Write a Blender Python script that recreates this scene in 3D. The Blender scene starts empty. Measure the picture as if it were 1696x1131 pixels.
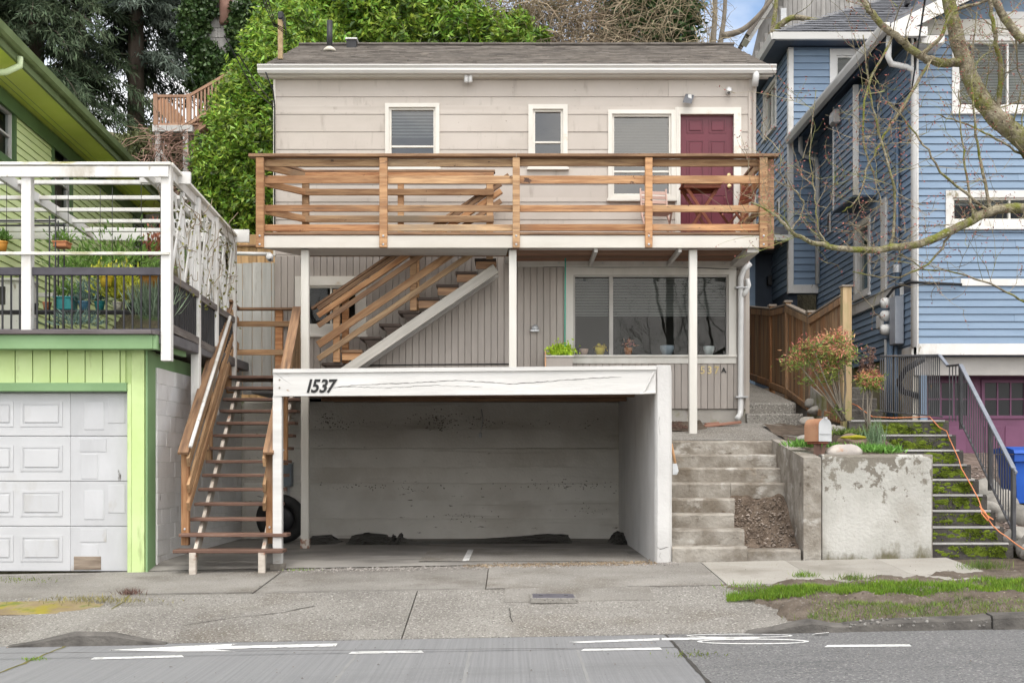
import bpy, bmesh, math, random
import numpy as np
from mathutils import Vector, Matrix
random.seed(7); RNG = np.random.default_rng(7)
sc = bpy.context.scene; COL = sc.collection
R = math.radians
# ---------------------------------------------------------------- camera
F, HY, EZ = 2049.0, 765.0, 1.2445          # focal length in photo pixels, horizon row, eye height (m)
cd = bpy.data.cameras.new('camera'); cam = bpy.data.objects.new('camera', cd); COL.objects.link(cam)
cam.location = (0, 0, EZ); cam.rotation_euler = (R(90), 0, 0)
cd.sensor_width = 36; cd.lens = 36 * F / 1696; cd.shift_y = (HY - 565.5) / 1696
cd.clip_start = .1; cd.clip_end = 2000; sc.camera = cam
# ---------------------------------------------------------------- sky and sun
SUN_EL, SUN_AZ = R(62), R(176)
wd = bpy.data.worlds.new('World'); sc.world = wd; wd.use_nodes = True
nt = wd.node_tree; nt.nodes.clear()
def wn(t, **k):
    n = nt.nodes.new(t)
    for a, b in k.items(): setattr(n, a, b)
    return n
sky = wn('ShaderNodeTexSky', sky_type='NISHITA', sun_disc=False, sun_elevation=SUN_EL, sun_rotation=SUN_AZ, dust_density=1.5)
bw = wn('ShaderNodeRGBToBW'); cc = wn('ShaderNodeCombineColor')
gain = wn('ShaderNodeMath', operation='MULTIPLY'); gain.inputs[1].default_value = 3.3
tc = wn('ShaderNodeTexCoord'); mp = wn('ShaderNodeMapping'); mp.inputs['Scale'].default_value = (1.6, 1.6, 3.2)
no = wn('ShaderNodeTexNoise'); no.inputs['Scale'].default_value = 1.9; no.inputs['Detail'].default_value = 7
rp = wn('ShaderNodeValToRGB'); rp.color_ramp.elements[0].position = .36; rp.color_ramp.elements[1].position = .58
mx = wn('ShaderNodeMix', data_type='RGBA'); bg = wn('ShaderNodeBackground'); bg.inputs[1].default_value = .15
ou = wn('ShaderNodeOutputWorld'); L = nt.links.new
L(sky.outputs[0], bw.inputs[0]); L(bw.outputs[0], gain.inputs[0])
for i, t_ in enumerate((1.04, 1.0, .94)):      # faintly warm cloud light
    g_ = wn('ShaderNodeMath', operation='MULTIPLY'); g_.inputs[1].default_value = t_; L(gain.outputs[0], g_.inputs[0]); L(g_.outputs[0], cc.inputs[i])
L(tc.outputs['Generated'], mp.inputs[0]); L(mp.outputs[0], no.inputs['Vector']); L(no.outputs[0], rp.inputs[0])
L(rp.outputs[0], mx.inputs[0]); L(sky.outputs[0], mx.inputs[6]); L(cc.outputs[0], mx.inputs[7])
L(mx.outputs[2], bg.inputs[0]); L(bg.outputs[0], ou.inputs[0])
sd = bpy.data.lights.new('sun', 'SUN'); so = bpy.data.objects.new('sun', sd); COL.objects.link(so)
sd.energy = 0.6; sd.angle = R(22); sd.color = (1, .96, .9)
so.rotation_euler = Vector((math.sin(SUN_AZ) * math.cos(SUN_EL), math.cos(SUN_AZ) * math.cos(SUN_EL), math.sin(SUN_EL))).to_track_quat('Z', 'Y').to_euler()
so.location = (0, 0, 30)
vs = sc.view_settings; vs.view_transform = 'Standard'; vs.look = 'None'; vs.gamma = 1; vs.exposure = 0.55; vs.use_curve_mapping = False
sc.cycles.max_bounces = 7; sc.cycles.diffuse_bounces = 4; sc.cycles.transparent_max_bounces = 16; sc.cycles.use_denoising = True
# ---------------------------------------------------------------- geometry helpers
def W(px, py, d): return Vector(((px - 848) * d / F, d, EZ + (HY - py) * d / F))
def X(px, d): return (px - 848) * d / F
def Z(py, d): return EZ + (HY - py) * d / F
def DX(px, x): return x * F / (px - 848)      # depth at which world x shows at photo column px
WM = {}
def link(name, me, mat, parent=None, M=None):
    o = bpy.data.objects.new(name, me); COL.objects.link(o)
    M = M or Matrix.Identity(4)
    if mat is not None and me is not None and not me.materials: me.materials.append(mat)
    if parent is not None:
        o.parent = parent; o.matrix_basis = WM[parent.name].inverted() @ M
    else: o.matrix_basis = M
    WM[o.name] = M
    return o
def tag(o, label=None, cat=None, group=None, kind=None):
    if label: o['label'] = label
    if cat: o['category'] = cat
    if group: o['group'] = group
    if kind: o['kind'] = kind
    return o
def thing(name, label, cat, loc=(0, 0, 0), group=None, kind=None):
    o = link(name, None, None, None, Matrix.Translation(Vector(loc))); o.empty_display_size = .2
    return tag(o, label, cat, group, kind)
def mesh(verts, faces, smooth=False):
    me = bpy.data.meshes.new('m'); me.from_pydata([tuple(v) for v in verts], [], faces)
    bm = bmesh.new(); bm.from_mesh(me); bmesh.ops.recalc_face_normals(bm, faces=bm.faces); bm.to_mesh(me); bm.free()
    if smooth: me.polygons.foreach_set('use_smooth', [True] * len(me.polygons))
    return me
CB = {}
def cbox(hx, hy, hz, b):
    b = min(b, hx * .45, hy * .45, hz * .45)
    V, I = [], {}
    for sx in (-1, 1):
        for sy in (-1, 1):
            for sz in (-1, 1):
                for a in range(3):
                    I[sx, sy, sz, a] = len(V); p = [sx * (hx - b), sy * (hy - b), sz * (hz - b)]
                    p[a] = (sx, sy, sz)[a] * (hx, hy, hz)[a]; V.append(p)
    Fc = []
    for a in range(3):
        u, v = [i for i in range(3) if i != a]
        for s in (-1, 1):
            q = []
            for su, sv in ((-1, -1), (1, -1), (1, 1), (-1, 1)):
                k = [0, 0, 0]; k[a] = s; k[u] = su; k[v] = sv; q.append(I[k[0], k[1], k[2], a])
            Fc.append(q)
        for su in (-1, 1):
            for sv in (-1, 1):
                q = []
                for s, f in ((-1, u), (1, u), (1, v), (-1, v)):
                    k = [0, 0, 0]; k[a] = s; k[u] = su; k[v] = sv; q.append(I[k[0], k[1], k[2], f])
                Fc.append(q)
    for sx in (-1, 1):
        for sy in (-1, 1):
            for sz in (-1, 1): Fc.append([I[sx, sy, sz, a] for a in range(3)])
    return V, Fc
def cboxmesh(lx, ly, lz, b, mat):
    k = (round(lx, 4), round(ly, 4), round(lz, 4), b, mat.name)
    if k not in CB: CB[k] = mesh(*cbox(lx / 2, ly / 2, lz / 2, b)); CB[k].materials.append(mat)
    return CB[k]
def box(name, x0, x1, y0, y1, z0, z1, mat, parent=None, b=.005):
    return link(name, cboxmesh(abs(x1 - x0), abs(y1 - y0), abs(z1 - z0), b, mat), mat, parent, Matrix.Translation(((x0 + x1) / 2, (y0 + y1) / 2, (z0 + z1) / 2)))
def bar(name, A, B, w, h, mat, parent=None, b=.004, up=(0, 0, 1)):
    A, B = Vector(A), Vector(B); x = (B - A); l = x.length; x /= l
    y = Vector(up).cross(x)
    if y.length < 1e-3: y = Vector((0, 1, 0)).cross(x) if abs(x.y) < .9 else Vector((1, 0, 0))
    y.normalize(); z = x.cross(y)
    M = Matrix((x, y, z)).transposed().to_4x4(); M.translation = (A + B) / 2
    return link(name, cboxmesh(l, w, h, b, mat), mat, parent, M)
class Fr:   # a wall plane: u along it, n outward, z up
    def __init__(s, o, u, n):
        s.o, s.u, s.n = Vector(o), Vector(u).normalized(), Vector(n).normalized()
    def p(s, u, z, n=0): return s.o + s.u * u + s.n * n + Vector((0, 0, z))
def front(d): return Fr((0, d, 0), (1, 0, 0), (0, -1, 0))
def fbox(name, fr, u0, u1, z0, z1, n0, n1, mat, parent=None, b=.004):
    y = Vector((0, 0, 1)).cross(fr.u)
    M = Matrix((fr.u, y, Vector((0, 0, 1)))).transposed().to_4x4(); M.translation = fr.p((u0 + u1) / 2, (z0 + z1) / 2, (n0 + n1) / 2)
    return link(name, cboxmesh(abs(u1 - u0), abs(n1 - n0), abs(z1 - z0), b, mat), mat, parent, M)
def multi(name, parts, mat, parent=None, M=None, smooth=False):   # several vertex/face lists as one mesh
    V, Fc = [], []
    for v, f in parts:
        n = len(V); V += [tuple(a) for a in v]; Fc += [[i + n for i in q] for q in f]
    return link(name, mesh(V, Fc, smooth), mat, parent, M)
def hexa(P): return (P, [(0, 1, 2, 3), (4, 5, 6, 7), (0, 1, 5, 4), (1, 2, 6, 5), (2, 3, 7, 6), (3, 0, 4, 7)])
def rectbox(fr, u0, u1, z0, z1, n0, n1):
    return hexa([fr.p(u0, z0, n0), fr.p(u1, z0, n0), fr.p(u1, z0, n1), fr.p(u0, z0, n1), fr.p(u0, z1, n0), fr.p(u1, z1, n0), fr.p(u1, z1, n1), fr.p(u0, z1, n1)])
def ring(name, fr, u0, u1, z0, z1, w, n0, n1, mat, parent, wb=None):
    wb = w if wb is None else wb
    ps = [rectbox(fr, u0, u0 + w, z0, z1, n0, n1), rectbox(fr, u1 - w, u1, z0, z1, n0, n1),
          rectbox(fr, u0 + w, u1 - w, z1 - w, z1, n0, n1 - .003), rectbox(fr, u0 + w, u1 - w, z0, z0 + wb, n0, n1 - .003)]
    return multi(name, ps, mat, parent)
def prism(name, pts, ext, mat, parent=None, M=None):
    n = len(pts); e = Vector(ext); V = [Vector(p) for p in pts] + [Vector(p) + e for p in pts]
    Fc = [list(range(n)), list(range(n, 2 * n))] + [[i, (i + 1) % n, n + (i + 1) % n, n + i] for i in range(n)]
    return link(name, mesh(V, Fc), mat, parent, M)
def tubegeo(pts, r, n=6, caps=True):
    pts = [Vector(p) for p in pts]; k = len(pts)
    rs = r if isinstance(r, (list, tuple)) else [r] * k
    V, Fc = [], []; a = None
    for i, p in enumerate(pts):
        t = (pts[min(i + 1, k - 1)] - pts[max(i - 1, 0)]).normalized()
        if a is None: a = t.orthogonal().normalized()
        a = (a - t * a.dot(t))
        a = a.normalized() if a.length > 1e-5 else t.orthogonal().normalized()
        c = t.cross(a)
        for j in range(n):
            q = 2 * math.pi * j / n; V.append(p + (a * math.cos(q) + c * math.sin(q)) * rs[i])
    for i in range(k - 1):
        for j in range(n): Fc.append((i * n + j, i * n + (j + 1) % n, (i + 1) * n + (j + 1) % n, (i + 1) * n + j))
    if caps: Fc += [tuple(range(n))[::-1], tuple(range((k - 1) * n, k * n))]
    return V, Fc
def tube(name, pts, r, mat, parent=None, n=8, smooth=True):
    o = multi(name, [tubegeo(pts, r, n)], mat, parent, None, smooth); return o
def lathe(name, prof, c, mat, parent=None, n=20, smooth=True, M=None, sq=1.0):
    V, Fc = [], []
    for r, z in prof:
        for j in range(n):
            q = 2 * math.pi * j / n; V.append((r * math.cos(q), r * sq * math.sin(q), z))
    for i in range(len(prof) - 1):
        for j in range(n): Fc.append((i * n + j, i * n + (j + 1) % n, (i + 1) * n + (j + 1) % n, (i + 1) * n + j))
    Fc += [tuple(range(n))[::-1], tuple(range((len(prof) - 1) * n, len(prof) * n))]
    return link(name, mesh(V, Fc, smooth), mat, parent, Matrix.Translation(Vector(c)) @ (M or Matrix.Identity(4)))
def text(name, s, loc, size, mat, parent, bold=.0, shear=0, ext=.004, rz=0, sx=1):
    c = bpy.data.curves.new('t', 'FONT'); c.body = s; c.size = size; c.shear = shear; c.extrude = ext; c.offset = bold; c.resolution_u = 3
    f = bpy.data.objects.new('f', c); COL.objects.link(f); me = bpy.data.meshes.new_from_object(f.evaluated_get(bpy.context.evaluated_depsgraph_get())); bpy.data.objects.remove(f); me.materials.clear(); me.materials.append(mat)
    o = bpy.data.objects.new(name, me); COL.objects.link(o)
    M = Matrix.Translation(Vector(loc)) @ Matrix.Rotation(rz, 4, 'Z') @ Matrix.Rotation(R(90), 4, 'X') @ Matrix.Diagonal((sx, 1, 1, 1))
    o.parent = parent; o.matrix_basis = WM[parent.name].inverted() @ M; WM[o.name] = M
    return o
def sub_iv(a, b, cuts):
    iv = [(a, b)]
    for c0, c1 in cuts:
        nv = []
        for s, e in iv:
            if c1 <= s or c0 >= e: nv.append((s, e)); continue
            if c0 > s: nv.append((s, c0))
            if c1 < e: nv.append((c1, e))
        iv = nv
    return [(s, e) for s, e in iv if e - s > .012]
def lap_siding(parent, fr, u0, u1, z0, z1, exp, mat, ops=(), t=.02, gap=.009, clip=None, zstart=None, name='siding_board', seg=None):
    zb = z0 if zstart is None else zstart
    while zb < z1 - .01:
        zt = zb + exp; br = sorted({max(zb, z0), min(zt, z1)} | {z for o in ops for z in o[2:4] if max(zb, z0) + .008 < z < min(zt, z1) - .008})
        for a, b in zip(br[:-1], br[1:]):
            lo, hi = (u0, u1) if clip is None else clip((a + b) / 2)
            for s, e in sub_iv(lo, hi, [(o[0], o[1]) for o in ops if o[2] < (a + b) / 2 < o[3]]):
                cuts = [s]
                if seg:
                    q = s + random.uniform(.4, 1) * seg
                    while q < e - .5: cuts.append(q); q += seg * random.uniform(.8, 1.1)
                cuts.append(e)
                for s2, e2 in zip(cuts[:-1], cuts[1:]):
                    g = .0015; nb = t * (1 - (a - zb) / exp * .85); ntp = t * (1 - (b - zb) / exp * .85) + (0 if b < zt - 1e-4 else 0)
                    jit = random.uniform(-.0012, .0012); nb += jit; ntp += jit
                    c = fr.p((s2 + e2) / 2, a, 0)
                    a_ = a; a = a + (gap if a <= zb + 1e-6 else 0); P = [fr.p(s2 + g, a, -.01) - c, fr.p(e2 - g, a, -.01) - c, fr.p(e2 - g, a, nb) - c, fr.p(s2 + g, a, nb) - c,
                         fr.p(s2 + g, b, -.01) - c, fr.p(e2 - g, b, -.01) - c, fr.p(e2 - g, b, ntp) - c, fr.p(s2 + g, b, ntp) - c]
                    link(name, mesh(*hexa(P)), mat, parent, Matrix.Translation(c)); a = a_
        zb = zt
def plank_siding(parent, fr, u0, u1, z0, z1, w, mat, ops=(), t=.014, gap=.007, name='siding_plank'):
    u = u0
    while u < u1 - .01:
        e = min(u + w, u1)
        br = sub_iv(z0, z1, [(o[2], o[3]) for o in ops if o[0] < (u + e) / 2 < o[1]])
        for a, b in br: fbox(name, fr, u + gap / 2, e - gap / 2, a, b, -.012, t + random.uniform(-.0015, .0015), mat, parent, .003)
        u += w
def core(name, fr, u0, u1, z0, z1, ops, n0, n1, mat, parent):
    zs = sorted({z0, z1} | {min(max(z, z0), z1) for o in ops for z in o[2:4]}); ps = []
    for a, b in zip(zs[:-1], zs[1:]):
        for s, e in sub_iv(u0, u1, [(o[0], o[1]) for o in ops if o[2] < (a + b) / 2 < o[3]]): ps.append(rectbox(fr, s, e, a, b, n0, n1))
    return multi(name, ps, mat, parent)
def sheet(name, x0, x1, y0, y1, nx, ny, zf, mat, parent=None, smooth=True, kind='structure'):
    V = [(x0 + (x1 - x0) * i / nx, y0 + (y1 - y0) * j / ny) for j in range(ny + 1) for i in range(nx + 1)]
    V = [(a, b, zf(a, b)) for a, b in V]
    Fc = [(j * (nx + 1) + i, j * (nx + 1) + i + 1, (j + 1) * (nx + 1) + i + 1, (j + 1) * (nx + 1) + i) for j in range(ny) for i in range(nx)]
    o = link(name, mesh(V, Fc, smooth), mat, parent)
    if kind: o['kind'] = kind
    return o
def quads_mesh(V, n):   # V: (n*4,3) numpy
    me = bpy.data.meshes.new('m'); me.vertices.add(n * 4); me.vertices.foreach_set('co', V.astype(np.float32).ravel())
    me.loops.add(n * 4); me.loops.foreach_set('vertex_index', np.arange(n * 4, dtype=np.int32))
    me.polygons.add(n); me.polygons.foreach_set('loop_start', np.arange(0, n * 4, 4, dtype=np.int32)); me.polygons.foreach_set('loop_total', np.full(n, 4, dtype=np.int32))
    me.update(); me.validate(); return me
def unit(a): return a / np.maximum(np.linalg.norm(a, axis=1, keepdims=True), 1e-9)
def leafquads(P, D, ln, wd, fold=0.):  # base points, directions, lengths, widths -> diamond leaves
    n = len(P); D = unit(D); s = unit(np.cross(D, unit(RNG.normal(size=(n, 3))))); ln = np.broadcast_to(np.asarray(ln, float), (n,))[:, None]; wd = np.broadcast_to(np.asarray(wd, float), (n,))[:, None]
    V = np.empty((n, 4, 3)); nn = np.cross(D, s) * ln * .12
    V[:, 0] = P; V[:, 1] = P + D * ln * .45 + s * wd * .5 + nn; V[:, 2] = P + D * ln; V[:, 3] = P + D * ln * .45 - s * wd * .5 + nn
    return V.reshape(-1, 3)
def leaves(name, V, mat, parent=None): return link(name, quads_mesh(V, len(V) // 4), mat, parent)
# ---------------------------------------------------------------- procedural materials
MT = {}
def mat(name, c1, c2=None, rough=.65, ns=4., st=(1, 1, 1), bump=.15, bs=40., bst=None, ov=.12, layers=(), spec=.35, island=0, trans=0, metal=0, lo=.35, hi=.65, detail=5, bdist=.02, hv=0.0, coat=0):
    """noise between c1 and c2, varied per object; layers: (colour, noise scale, lo, hi, stretch) worn patches; bump on top"""
    if name in MT: return MT[name]
    m = bpy.data.materials.new(name); m.use_nodes = True; t = m.node_tree; t.nodes.clear(); l = t.links.new
    def N(ty, **k):
        n = t.nodes.new(ty)
        for a, b in k.items(): setattr(n, a, b)
        return n
    out = N('ShaderNodeOutputMaterial'); bs_ = N('ShaderNodeBsdfPrincipled')
    tcn = N('ShaderNodeTexCoord'); oi = N('ShaderNodeObjectInfo'); sc_ = N('ShaderNodeVectorMath', operation='SCALE'); sc_.inputs[0].default_value = (37.1, 23.7, 51.3)
    ad = N('ShaderNodeVectorMath', operation='ADD'); l(oi.outputs['Random'], sc_.inputs['Scale']); l(tcn.outputs['Object'], ad.inputs[0]); l(sc_.outputs[0], ad.inputs[1])
    def noise(scale, stretch=(1, 1, 1), det=detail, rg=.55):
        mpn = N('ShaderNodeMapping'); mpn.inputs['Scale'].default_value = stretch; l(ad.outputs[0], mpn.inputs[0])
        n = N('ShaderNodeTexNoise'); n.inputs['Scale'].default_value = scale; n.inputs['Detail'].default_value = det; n.inputs['Roughness'].default_value = rg
        l(mpn.outputs[0], n.inputs['Vector']); return n
    c2 = c2 or tuple(min(1, x * 1.25) for x in c1)
    n1 = noise(ns, st); r1 = N('ShaderNodeMapRange'); r1.inputs[1].default_value = lo; r1.inputs[2].default_value = hi; l(n1.outputs[0], r1.inputs[0])
    mixc = N('ShaderNodeMix', data_type='RGBA'); mixc.inputs[6].default_value = (*c1, 1); mixc.inputs[7].default_value = (*c2, 1); l(r1.outputs[0], mixc.inputs[0]); cur = mixc.outputs[2]
    for ly in layers:
        (lc, ls, ll, lh, lst) = ly[:5]; nl = noise(ls, lst, 7, .62); src = nl.outputs[0]
        if len(ly) > 5:      # wear that gathers towards one edge: (height, gain)
            sx = N('ShaderNodeSeparateXYZ'); l(tcn.outputs['Object'], sx.inputs[0]); ma = N('ShaderNodeMath', operation='SUBTRACT'); ma.inputs[1].default_value = ly[5]; l(sx.outputs[2], ma.inputs[0])
            mb = N('ShaderNodeMath', operation='MULTIPLY_ADD'); mb.inputs[1].default_value = ly[6]; l(ma.outputs[0], mb.inputs[0]); l(src, mb.inputs[2]); src = mb.outputs[0]
        rl = N('ShaderNodeMapRange'); rl.inputs[1].default_value = ll; rl.inputs[2].default_value = lh; l(src, rl.inputs[0])
        mm = N('ShaderNodeMix', data_type='RGBA'); mm.inputs[7].default_value = (*lc, 1); l(rl.outputs[0], mm.inputs[0]); l(cur, mm.inputs[6]); cur = mm.outputs[2]
    hs = N('ShaderNodeHueSaturation'); l(cur, hs.inputs['Color'])
    vr = N('ShaderNodeMapRange'); vr.inputs[3].default_value = 1 - ov; vr.inputs[4].default_value = 1 + ov; l(oi.outputs['Random'], vr.inputs[0])
    if ov >= .2 and not island:      # boards of one kind differ in hue and greying
        m5 = N('ShaderNodeMath', operation='MULTIPLY'); m5.inputs[1].default_value = 9.7; f5 = N('ShaderNodeMath', operation='FRACT'); l(oi.outputs['Random'], m5.inputs[0]); l(m5.outputs[0], f5.inputs[0])
        h5 = N('ShaderNodeMapRange'); h5.inputs[3].default_value = .49; h5.inputs[4].default_value = .511; l(f5.outputs[0], h5.inputs[0]); l(h5.outputs[0], hs.inputs['Hue'])
        s5 = N('ShaderNodeMapRange'); s5.inputs[3].default_value = 1.08; s5.inputs[4].default_value = .85; l(f5.outputs[0], s5.inputs[0]); l(s5.outputs[0], hs.inputs['Saturation'])
    if island:
        ge = N('ShaderNodeNewGeometry'); vi = N('ShaderNodeMapRange'); vi.inputs[3].default_value = 1 - island; vi.inputs[4].default_value = 1 + island; l(ge.outputs['Random Per Island'], vi.inputs[0])
        mu = N('ShaderNodeMath', operation='MULTIPLY'); l(vr.outputs[0], mu.inputs[0]); l(vi.outputs[0], mu.inputs[1]); l(mu.outputs[0], hs.inputs['Value'])
        if hv:
            m7 = N('ShaderNodeMath', operation='MULTIPLY'); m7.inputs[1].default_value = 7.31; fr_ = N('ShaderNodeMath', operation='FRACT'); l(ge.outputs['Random Per Island'], m7.inputs[0]); l(m7.outputs[0], fr_.inputs[0])
            hr = N('ShaderNodeMapRange'); hr.inputs[3].default_value = .5 - hv; hr.inputs[4].default_value = .5 + hv; l(fr_.outputs[0], hr.inputs[0]); l(hr.outputs[0], hs.inputs['Hue'])
    else: l(vr.outputs[0], hs.inputs['Value'])
    l(hs.outputs[0], bs_.inputs['Base Color'])
    rr = N('ShaderNodeMapRange'); rr.inputs[3].default_value = max(.03, rough - .1); rr.inputs[4].default_value = min(1, rough + .1); l(n1.outputs[0], rr.inputs[0]); l(rr.outputs[0], bs_.inputs['Roughness'])
    bs_.inputs['Specular IOR Level'].default_value = spec; bs_.inputs['Metallic'].default_value = metal; bs_.inputs['Coat Weight'].default_value = coat
    if bump:
        nb = noise(bs, bst or st, 4); bp = N('ShaderNodeBump'); bp.inputs['Strength'].default_value = bump; bp.inputs['Distance'].default_value = bdist
        l(nb.outputs[0], bp.inputs['Height']); l(bp.outputs[0], bs_.inputs['Normal'])
    if trans:
        tl = N('ShaderNodeBsdfTranslucent'); l(hs.outputs[0], tl.inputs[0]); ms = N('ShaderNodeMixShader'); ms.inputs[0].default_value = trans
        l(bs_.outputs[0], ms.inputs[1]); l(tl.outputs[0], ms.inputs[2]); l(ms.outputs[0], out.inputs[0])
    else: l(bs_.outputs[0], out.inputs[0])
    MT[name] = m; return m
def glassmat(name, tint=(.8, .85, .85), refl=1.0):
    m = bpy.data.materials.new(name); m.use_nodes = True; t = m.node_tree; t.nodes.clear(); l = t.links.new
    o = t.nodes.new('ShaderNodeOutputMaterial'); f = t.nodes.new('ShaderNodeFresnel'); f.inputs[0].default_value = 1.62
    a = t.nodes.new('ShaderNodeBsdfTransparent'); a.inputs[0].default_value = (*tint, 1); g = t.nodes.new('ShaderNodeBsdfGlossy'); g.inputs['Roughness'].default_value = .015
    nz = t.nodes.new('ShaderNodeTexNoise'); nz.inputs['Scale'].default_value = 1.7; b = t.nodes.new('ShaderNodeBump'); b.inputs['Strength'].default_value = .05; b.inputs['Distance'].default_value = .02
    tcn = t.nodes.new('ShaderNodeTexCoord'); l(tcn.outputs['Object'], nz.inputs['Vector']); l(nz.outputs[0], b.inputs['Height']); l(b.outputs[0], g.inputs['Normal'])
    mu = t.nodes.new('ShaderNodeMath'); mu.operation = 'MULTIPLY'; mu.inputs[1].default_value = refl * 1.6; mu.use_clamp = True
    x = t.nodes.new('ShaderNodeMixShader'); l(f.outputs[0], mu.inputs[0]); l(mu.outputs[0], x.inputs[0]); l(a.outputs[0], x.inputs[1]); l(g.outputs[0], x.inputs[2]); l(x.outputs[0], o.inputs[0])
    MT[name] = m; return m
WX = (.7, 9, 9)
cedar = mat('cedar', (.29, .15, .068), (.47, .28, .14), .7, 2.6, WX, .4, 14, WX, .28, layers=[((.19, .105, .058), 1.9, .56, .72, WX), ((.07, .04, .028), 5, .655, .69, (.9, 1.6, 1.6)), ((.24, .18, .12), .9, .56, .72, (.5, 1, 1))], lo=.38, hi=.62)
cedar_dark = mat('cedar_dark', (.17, .095, .055), (.30, .18, .10), .7, 3, WX, .25, 14, WX, .18, layers=[((.06, .04, .03), 2, .55, .75, WX)])
tread_wood = mat('tread_wood', (.10, .055, .04), (.18, .105, .075), .6, 3, WX, .2, 14, WX, .15, layers=[((.26, .21, .17), 3, .62, .78, WX)])
tread_black = mat('tread_black', (.035, .025, .02), (.07, .05, .04), .8, 3, WX, .2, 14, WX, .15)
fence_wood = mat('fence_wood', (.22, .115, .052), (.35, .205, .105), .75, 1.6, (9, 9, .6), .25, 8, (9, 9, .5), .22, layers=[((.17, .125, .09), 1.1, .50, .66, (3, 3, .8)), ((.08, .06, .048), 1.5, .56, .70, (4, 4, .5))])
fence_new = mat('fence_new', (.40, .24, .11), (.58, .38, .20), .75, 1.6, (9, 9, .6), .2, 8, (9, 9, .5), .15)
post_wood = mat('post_wood', (.33, .23, .12), (.46, .34, .20), .75, 1.6, (9, 9, .6), .2, 8, (9, 9, .5), .1, layers=[((.22, .22, .09), 1.4, .55, .7, (1, 1, .5))])
grey_board = mat('grey_board', (.40, .40, .38), (.50, .50, .48), .7, 2, (8, 8, .6), .15, 10, (8, 8, .6), .08, layers=[((.26, .23, .21), 2.2, .60, .74, (2, 2, .5))])
taupe = mat('taupe', (.445, .40, .355), (.495, .45, .405), .6, 1.2, (1, 1, 1), .08, 60, None, .025, layers=[((.40, .36, .315), .9, .54, .8, (.5, 1, 1.4)), ((.34, .30, .26), 2.2, .59, .73, (2.5, 1, .5)), ((.28, .24, .20), 14, .68, .71, (1, 1, 1))])
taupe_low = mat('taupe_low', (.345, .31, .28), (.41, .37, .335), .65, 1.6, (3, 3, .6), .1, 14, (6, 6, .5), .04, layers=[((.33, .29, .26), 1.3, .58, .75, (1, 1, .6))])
white = mat('white_paint', (.62, .61, .585), (.70, .69, .67), .5, 2, (1, 1, 1), .06, 30, None, .03, layers=[((.45, .42, .36), 2.3, .53, .70, (1, 1, .6)), ((.28, .25, .18), 5, .63, .68, (1, 1, .5))])
white_wood = mat('white_wood', (.56, .55, .53), (.64, .63, .61), .55, 2, (.6, 6, 6), .2, 10, (.5, 9, 9), .04, layers=[((.42, .37, .31), 3.2, .66, .72, (.5, 2, 2)), ((.30, .20, .12), 6, .72, .75, (.7, 2, 2))])
cream = mat('cream_trim', (.60, .575, .52), (.68, .655, .60), .5, 2, (1, 1, 1), .06, 30, None, .03, layers=[((.50, .42, .30), 3, .64, .75, (1, 1, 1))])
post_white = mat('post_white', (.56, .54, .49), (.65, .63, .585), .55, 1.5, (3, 3, .6), .1, 14, (5, 5, .6), .03, layers=[((.45, .38, .30), 3, .64, .72, (1, 1, .4))])
rim_white = mat('rim_white', (.52, .485, .43), (.61, .58, .525), .6, 1.6, (.5, 2, 2), .12, 12, (.5, 6, 6), .03, layers=[((.30, .15, .08), 7, .71, .74, (.8, 1, 1)), ((.5, .45, .38), 1.6, .58, .75, (.5, 1, 2))])
grey_paint = mat('grey_paint', (.42, .40, .375), (.50, .48, .45), .6, 1.5, (.6, 3, 3), .1, 14, None, .06)
blue = mat('blue_paint', (.18, .255, .355), (.215, .295, .40), .55, 1.6, (.6, .6, 3), .07, 18, (.5, .5, 8), .035)
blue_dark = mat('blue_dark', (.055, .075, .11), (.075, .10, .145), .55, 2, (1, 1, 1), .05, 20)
lime = mat('lime_siding', (.49, .62, .26), (.56, .69, .34), .6, 1.5, (1, 1, 1), .06, 20, None, .03, layers=[((.40, .51, .22), 1.1, .54, .76, (1, 1, 1)), ((.30, .36, .16), 3, .62, .74, (2, 2, .35))])
lime_house = mat('lime_house', (.70, .82, .38), (.76, .86, .46), .6, 1.5, (1, 1, 1), .06, 20, None, .03); lime_soffit = mat('lime_soffit', (.70, .82, .14), (.76, .86, .20), .6, 1.5, (1, 1, 1), .06, 20, None, .03)
green_trim = mat('green_trim', (.18, .30, .14), (.225, .36, .18), .6, 1.4, (1, 1, 1), .08, 20, None, .04, layers=[((.13, .22, .09), 2, .62, .8, (1, 1, 1))])
green_dark = mat('green_dark', (.085, .15, .06), (.11, .19, .08), .55, 2, (1, 1, 1), .05, 20)
white_door = mat('white_door', (.48, .485, .495), (.54, .545, .555), .55, 1.3, (1, 1, 1), .06, 25, None, .02, layers=[((.40, .39, .37), 1.7, .58, .80, (1, 1, .4))])
patch_door = mat('patch_door', (.45, .455, .465), (.52, .525, .54), .65, 2.6, (1, 1, .5), .15, 16, None, .03, layers=[((.36, .33, .29), 2.0, .60, .76, (1, 1, .5)), ((.10, .09, .08), 5, .69, .73, (1, 1, .3))])
burg = mat('burgundy', (.105, .012, .025), (.125, .017, .032), .38, 2, (1, 1, 1), .08, 5, None, .02, spec=.4)
purple = mat('purple_paint', (.16, .062, .118), (.20, .08, .15), .5, 2, (1, 1, 1), .05, 25, None, .03)
black_metal = mat('black_metal', (.02, .02, .022), (.035, .035, .038), .5, 6, (1, 1, 1), .05, 50, None, .1)
rail_metal = mat('rail_metal', (.055, .055, .06), (.09, .09, .095), .5, 5, (1, 1, 1), .1, 60, None, .12, layers=[((.16, .10, .06), 5, .64, .72, (1, 1, 1))])
rail_top = mat('rail_top', (.22, .24, .28), (.28, .30, .34), .4, 5, (1, 1, 1), .05, 50, metal=.3)
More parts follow.
